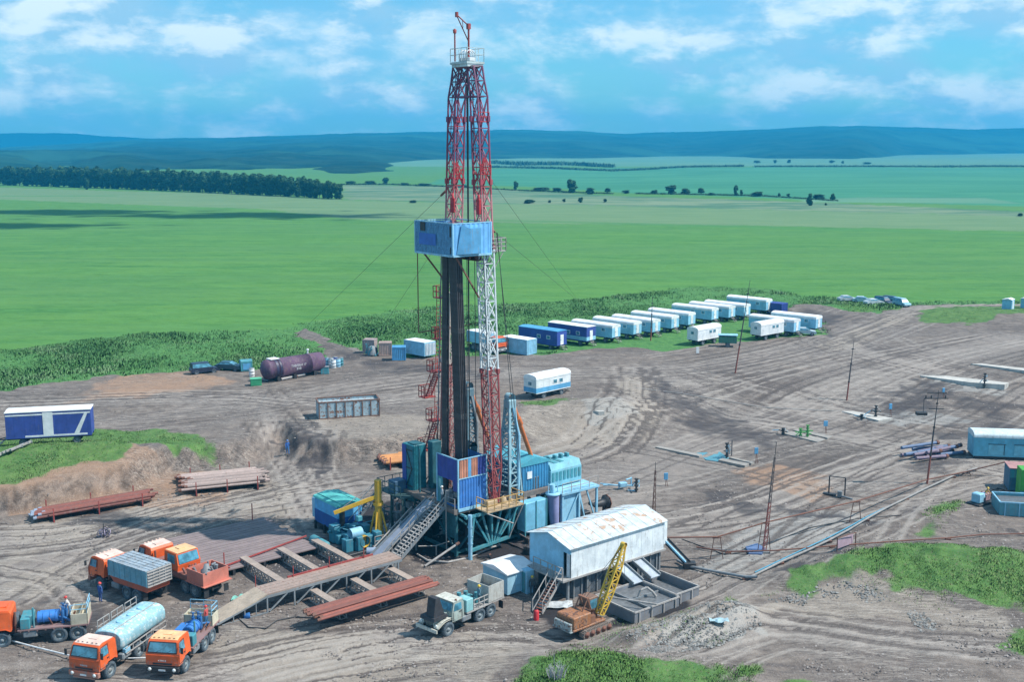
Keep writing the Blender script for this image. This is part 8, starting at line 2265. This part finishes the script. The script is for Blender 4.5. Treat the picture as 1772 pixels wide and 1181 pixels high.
q = thing('tarp_heap', 'crumpled mint green tarpaulin at the foot of the catwalk ramp', 'tarpaulin', G(415, 1040)); b = MB(); b.smooth = True; vs = [(i * .22 - .7, j * .22 - .45, rnd.uniform(.1, .55) * (1 - abs(i - 3) / 5)) for i in range(7) for j in range(5)]; b.add(vs, [(i * 5 + j, (i + 1) * 5 + j, (i + 1) * 5 + j + 1, i * 5 + j + 1) for i in range(6) for j in range(4)]); b.build('sheet', paint('mint_tarp', (.22, .55, .45), 0, .2), q)
q = thing('bucket', 'small bright blue bucket lying on the ground below the ramp', 'bucket', G(427, 1071)); b = MB(); b.lathe((0, 0, .2), (1, .4, 0), [(-.25, .01), (-.25, .2), (.25, .26)], 10); b.build('pail', paint('strong_blue_paint', (0.04, 0.20, 0.55), .1, .15), q)
q = thing('dead_bush', 'bare whitish dead bush in the grass at the bottom centre', 'bush', G(962, 1176)); b = MB()
for i in range(46):
    th = rnd.uniform(0, 6.28); r_ = rnd.uniform(.1, 1.2); p0 = Vector((math.cos(th) * r_ * .5, math.sin(th) * r_ * .3, 0)); p1 = p0 + Vector((math.cos(th) * .2, math.sin(th) * .2, rnd.uniform(.5, 1.0))); b.beam(p0, p1, .03); b.beam(p1, p1 + Vector((rnd.uniform(-.25, .25), 0, rnd.uniform(.1, .3))), .02)
b.beam((-.1, 0, 0), (-.15, 0, 1.9), .03)
b.build('twig', plain('bleached_twig', (.50, .47, .48), .9), q)
q = thing('plastic_sheet', 'pale blue torn sheet caught on the big grey gravel heap', 'sheet', G(1243, 1082) + Vector((0, 0, .2))); b = MB(); vs = [(i * .3 - .7, j * .2 - .3, rnd.uniform(.05, .3)) for i in range(6) for j in range(4)]; b.add(vs, [(i * 4 + j, (i + 1) * 4 + j, (i + 1) * 4 + j + 1, i * 4 + j + 1) for i in range(5) for j in range(3)]); b.build('sheet', paint('torn_sheet', (.35, .52, .58), 0, .3), q)
# guy wires of the mast
for (tu, tz, side, px, py, l_) in ((0, 34.5, 1, 505, 590, 'long guy wire running from the mast down to the left into the field'), (0, 30.9, -1, 1030, 545, 'guy wire running from the cabin down to the right behind the wagons'), (0, 36.0, -1, 1000, 520, 'guy wire from the upper mast down to the right across the field'), (0, 31.0, 1, 640, 600, 'short guy wire from the cabin down to the left toward the junk boxes')):
    A = S(*legc(tz, side).xy, tz); B = G(px, py); q = thing('guy_wire', l_, 'wire'); b = MB(); b.tube(A, B, .018, 5); b.build('wire', M_black(), q); b = MB(); b.tube(A.lerp(B, .03), A.lerp(B, .045), .12, 6); b.build('shackle', M_rust(), q)

# ================================================================ PEOPLE
def skin_body(root, J, E_, mat):
    me = bpy.data.meshes.new('body'); names = list(J); me.from_pydata([J[n][0] for n in names], [(names.index(a_), names.index(b_)) for a_, b_ in E_], []); me.update()
    o = bpy.data.objects.new('body', me); COL.objects.link(o); o.parent = root
    sm = o.modifiers.new('skin', 'SKIN'); sv = me.skin_vertices[0].data
    for i, n in enumerate(names):
        r_ = J[n][1]; sv[i].radius = (r_, r_ * (.72 if n in ('chest', 'belly', 'pelvis') else 1)); sv[i].use_root = (n == 'pelvis')
    o.modifiers.new('subsurf', 'SUBSURF').levels = 1; o.modifiers[-1].render_levels = 1
    for m in mat: me.materials.append(m)
    return o


def cloth(name, top, legs, skin=(.42, .26, .19)):
    m = bpy.data.materials.new(name); t = NT(m); s_ = t.n.new('ShaderNodeSeparateXYZ'); t.l.new(t.pos('Object'), s_.inputs[0])
    c_ = t.mix(t.math('GREATER_THAN', s_.outputs[2], .10), (.03, .03, .03), legs); c_ = t.mix(t.math('GREATER_THAN', s_.outputs[2], .95), c_, top); c_ = t.mix(t.math('GREATER_THAN', s_.outputs[2], 1.48), c_, skin)
    n = t.noise(t.pos(), 9, 3); t.put(t.b.inputs['Base Color'], t.mix(t.math('MULTIPLY', n, .35), c_, (.10, .09, .09))); t.b.inputs['Roughness'].default_value = .9
    return m


def person(loc, rz, top, legs, hat, label, pose='stand', hatname='hard_hat', lean=0.0):
    q = thing('person', label, 'person', loc, rz); st_ = {'stand': (.0, .0), 'walk': (.22, -.20)}[pose if pose == 'walk' else 'stand']
    L = lean; J = {'pelvis': ((0, 0, .95), .15), 'belly': ((L * .2, 0, 1.10), .145), 'chest': ((L * .6, 0, 1.32), .17), 'neck': ((L, 0, 1.48), .06), 'head': ((L + .02, 0, 1.60), .10), 'crown': ((L + .02, 0, 1.70), .085)}
    E_ = [('pelvis', 'belly'), ('belly', 'chest'), ('chest', 'neck'), ('neck', 'head'), ('head', 'crown')]
    J['nose'] = ((L + .125, 0, 1.615), .02); E_.append(('head', 'nose'))
    for s_, nm in ((1, 'l'), (-1, 'r')):
        f = st_[0] if s_ > 0 else st_[1]
        J['hip' + nm] = ((0, s_ * .10, .88), .10); J['knee' + nm] = ((f * .5 + .03, s_ * .11, .48), .065); J['ankle' + nm] = ((f, s_ * .11, .09), .05); J['toe' + nm] = ((f + .18, s_ * .13, .05), .04)
        E_ += [('pelvis', 'hip' + nm), ('hip' + nm, 'knee' + nm), ('knee' + nm, 'ankle' + nm), ('ankle' + nm, 'toe' + nm)]
        fw = {'stand': .05, 'walk': -f, 'reach': .38}[pose]
        J['sh' + nm] = ((L * .8, s_ * .19, 1.40), .065); J['elb' + nm] = ((L * .8 + fw * .4, s_ * .25, 1.14), .048); J['wr' + nm] = ((L * .8 + fw, s_ * .24, .92 if pose != 'reach' else 1.12), .034); J['palm' + nm] = ((L * .8 + fw * 1.15, s_ * .24, .85 if pose != 'reach' else 1.11), .036)
        E_ += [('chest', 'sh' + nm), ('sh' + nm, 'elb' + nm), ('elb' + nm, 'wr' + nm), ('wr' + nm, 'palm' + nm)]
        px_, _, pz = J['palm' + nm][0]
        for k, (dy, ln) in enumerate(((-.03, .07), (-.01, .08), (.01, .078), (.03, .062))): J['f%d%s' % (k, nm)] = ((px_ + .015 + (ln * .9 if pose == 'reach' else .01), s_ * .24 + dy, pz - (ln if pose != 'reach' else .02)), .009); E_.append(('palm' + nm, 'f%d%s' % (k, nm)))
        J['th' + nm] = ((px_ + .05, s_ * .20, pz - .01), .010); E_.append(('palm' + nm, 'th' + nm))
    skin_body(q, J, E_, [cloth('clothes_%s' % label[:20], top, legs)])
    b = MB(); b.smooth = True; b.lathe((L + .02, 0, 1.655), (0, 0, 1), [(0, .125), (.05, .122), (.10, .095), (.13, .05), (.14, .001)], 14); b.lathe((L + .05, 0, 1.65), (0, 0, 1), [(0, .15), (.012, .15), (.015, .10)], 14); b.build(hatname, plain('hat_%d_%d_%d' % tuple(int(c * 100) for c in hat), hat, .4), q)
    b = MB()
    for s_ in (-1, 1): b.cbox(L + .112, s_ * .035, 1.64, .01, .025, .012)
    b.build('eye', M_black(), q)
    return q


person(G(498, 786), R(-70), (.03, .16, .52), (.04, .20, .50), (.10, .20, .45), 'worker in blue overalls walking alone on the earth track left of the mast', 'walk')
def on_truck(tr_, x, y, z): return Matrix.Translation(tr_.location) @ Matrix.Rotation(tr_.rotation_euler[2], 4, 'Z') @ Vector((x, y, z))
person(on_truck(tC, -4.75, -.55, 1.30), R(200), (.70, .66, .62), (.16, .30, .46), (.60, .05, .04), 'worker in white and red with red helmet bending on the side-on truck', 'reach', lean=.22)
person(on_truck(tB, -4.85, .75, 1.30), R(160), (.55, .08, .07), (.05, .20, .36), (.60, .05, .04), 'worker in red top standing on the deck of the right front truck')
person(G(174, 1043), R(60), (.05, .13, .40), (.04, .10, .30), (.62, .06, .05), 'worker in blue with red helmet standing in the shade beside the hopper truck')
person(Vector(S(-2.35, -2.0, FZ)), R(200), (.50, .54, .58), (.10, .12, .14), (.75, .75, .72), 'worker in pale jacket and white helmet at the head of the rig stairway')
ow = S(*U(919, 1028, 0), 0)
person(G(921, 1031), R(-90), (.05, .07, .08), (.04, .06, .08), (.60, .40, .04), 'worker in dark clothes with yellow helmet before the blue locker')
person(G(1704, 870), R(-60), (.60, .36, .10), (.30, .20, .12), (.65, .42, .06), 'worker in ochre clothes bending over the pump unit near the right edge', 'reach', lean=.25)
person(on_truck(tF, -3.7, .85, 1.30), R(30), (.10, .22, .28), (.06, .12, .16), (.65, .45, .05), 'worker with yellow helmet standing on the deck of the dusty green truck')
for o in list(bpy.data.objects):
    if o.type == 'FONT':
        dg = bpy.context.evaluated_depsgraph_get(); me_ = bpy.data.meshes.new_from_object(o.evaluated_get(dg)); par, mw = o.parent, (o.location.copy(), o.rotation_euler.copy())
        if not me_.materials: me_.materials.append(M_white())
        n = bpy.data.objects.new('lettering', me_); COL.objects.link(n); n.parent = par; n.location, n.rotation_euler = mw; bpy.data.objects.remove(o)
# ================================================================ CLOUDS that shade the far field, and the air
M_cloud = plain('cloud_white', (0.9, 0.9, 0.9), 1.0)


def cloud(px, py, rx, ry, hgt, seed):
    b = P(px, py, UP)
    k = hgt / math.tan(SUN_EL)
    cx, cy = b[0] + math.cos(SUN_AZ) * k, b[1] + math.sin(SUN_AZ) * k
    bm = bpy.data.meshes.new('cloud'); g = np.random.default_rng(seed)
    mb = MB()
    for i in range(230):
        r_ = abs(g.normal(0, .45)); th = g.uniform(0, 6.283); a, bb = r_ * math.cos(th), r_ * math.sin(th)
        c_ = Vector((a * rx + 10 * math.sin(bb * 9), bb * ry, g.uniform(-10, 10))); k = g.uniform(4, 11) * max(.35, 1.15 - r_)
        mb.add([c_ + Vector(v) * k for v in ((1.6, 0, 0), (0, 1, 0), (-1.6, 0, 0), (0, -1, 0), (0, 0, .7), (0, 0, -.7))], [(0, 1, 4), (1, 2, 4), (2, 3, 4), (3, 0, 4), (1, 0, 5), (2, 1, 5), (3, 2, 5), (0, 3, 5)])
    o = mb.build('cloud', M_cloud, loc=(cx, cy, hgt + UP)); o['kind'] = 'structure'
    return o


cloud(60, 368, 120, 42, 700, 1); cloud(420, 374, 120, 36, 720, 2); cloud(-60, 392, 90, 26, 700, 5)
hz = MB().box(-5200, -400, -30, 5200, 6200, 190).build('haze', [])
hz['kind'] = 'stuff'; hz['label'] = 'thin blue summer haze over the plain'; hz['category'] = 'haze'
hmat = bpy.data.materials.new('haze'); hmat.use_nodes = True
hn = hmat.node_tree.nodes; hn.clear()
vo = hn.new('ShaderNodeVolumePrincipled'); vo.inputs['Color'].default_value = (0.04, 0.56, 1.0, 1); vo.inputs['Density'].default_value = 0.00021; vo.inputs['Anisotropy'].default_value = 0.0
mo = hn.new('ShaderNodeOutputMaterial'); hmat.node_tree.links.new(vo.outputs[0], mo.inputs['Volume'])
hz.data.materials.append(hmat)
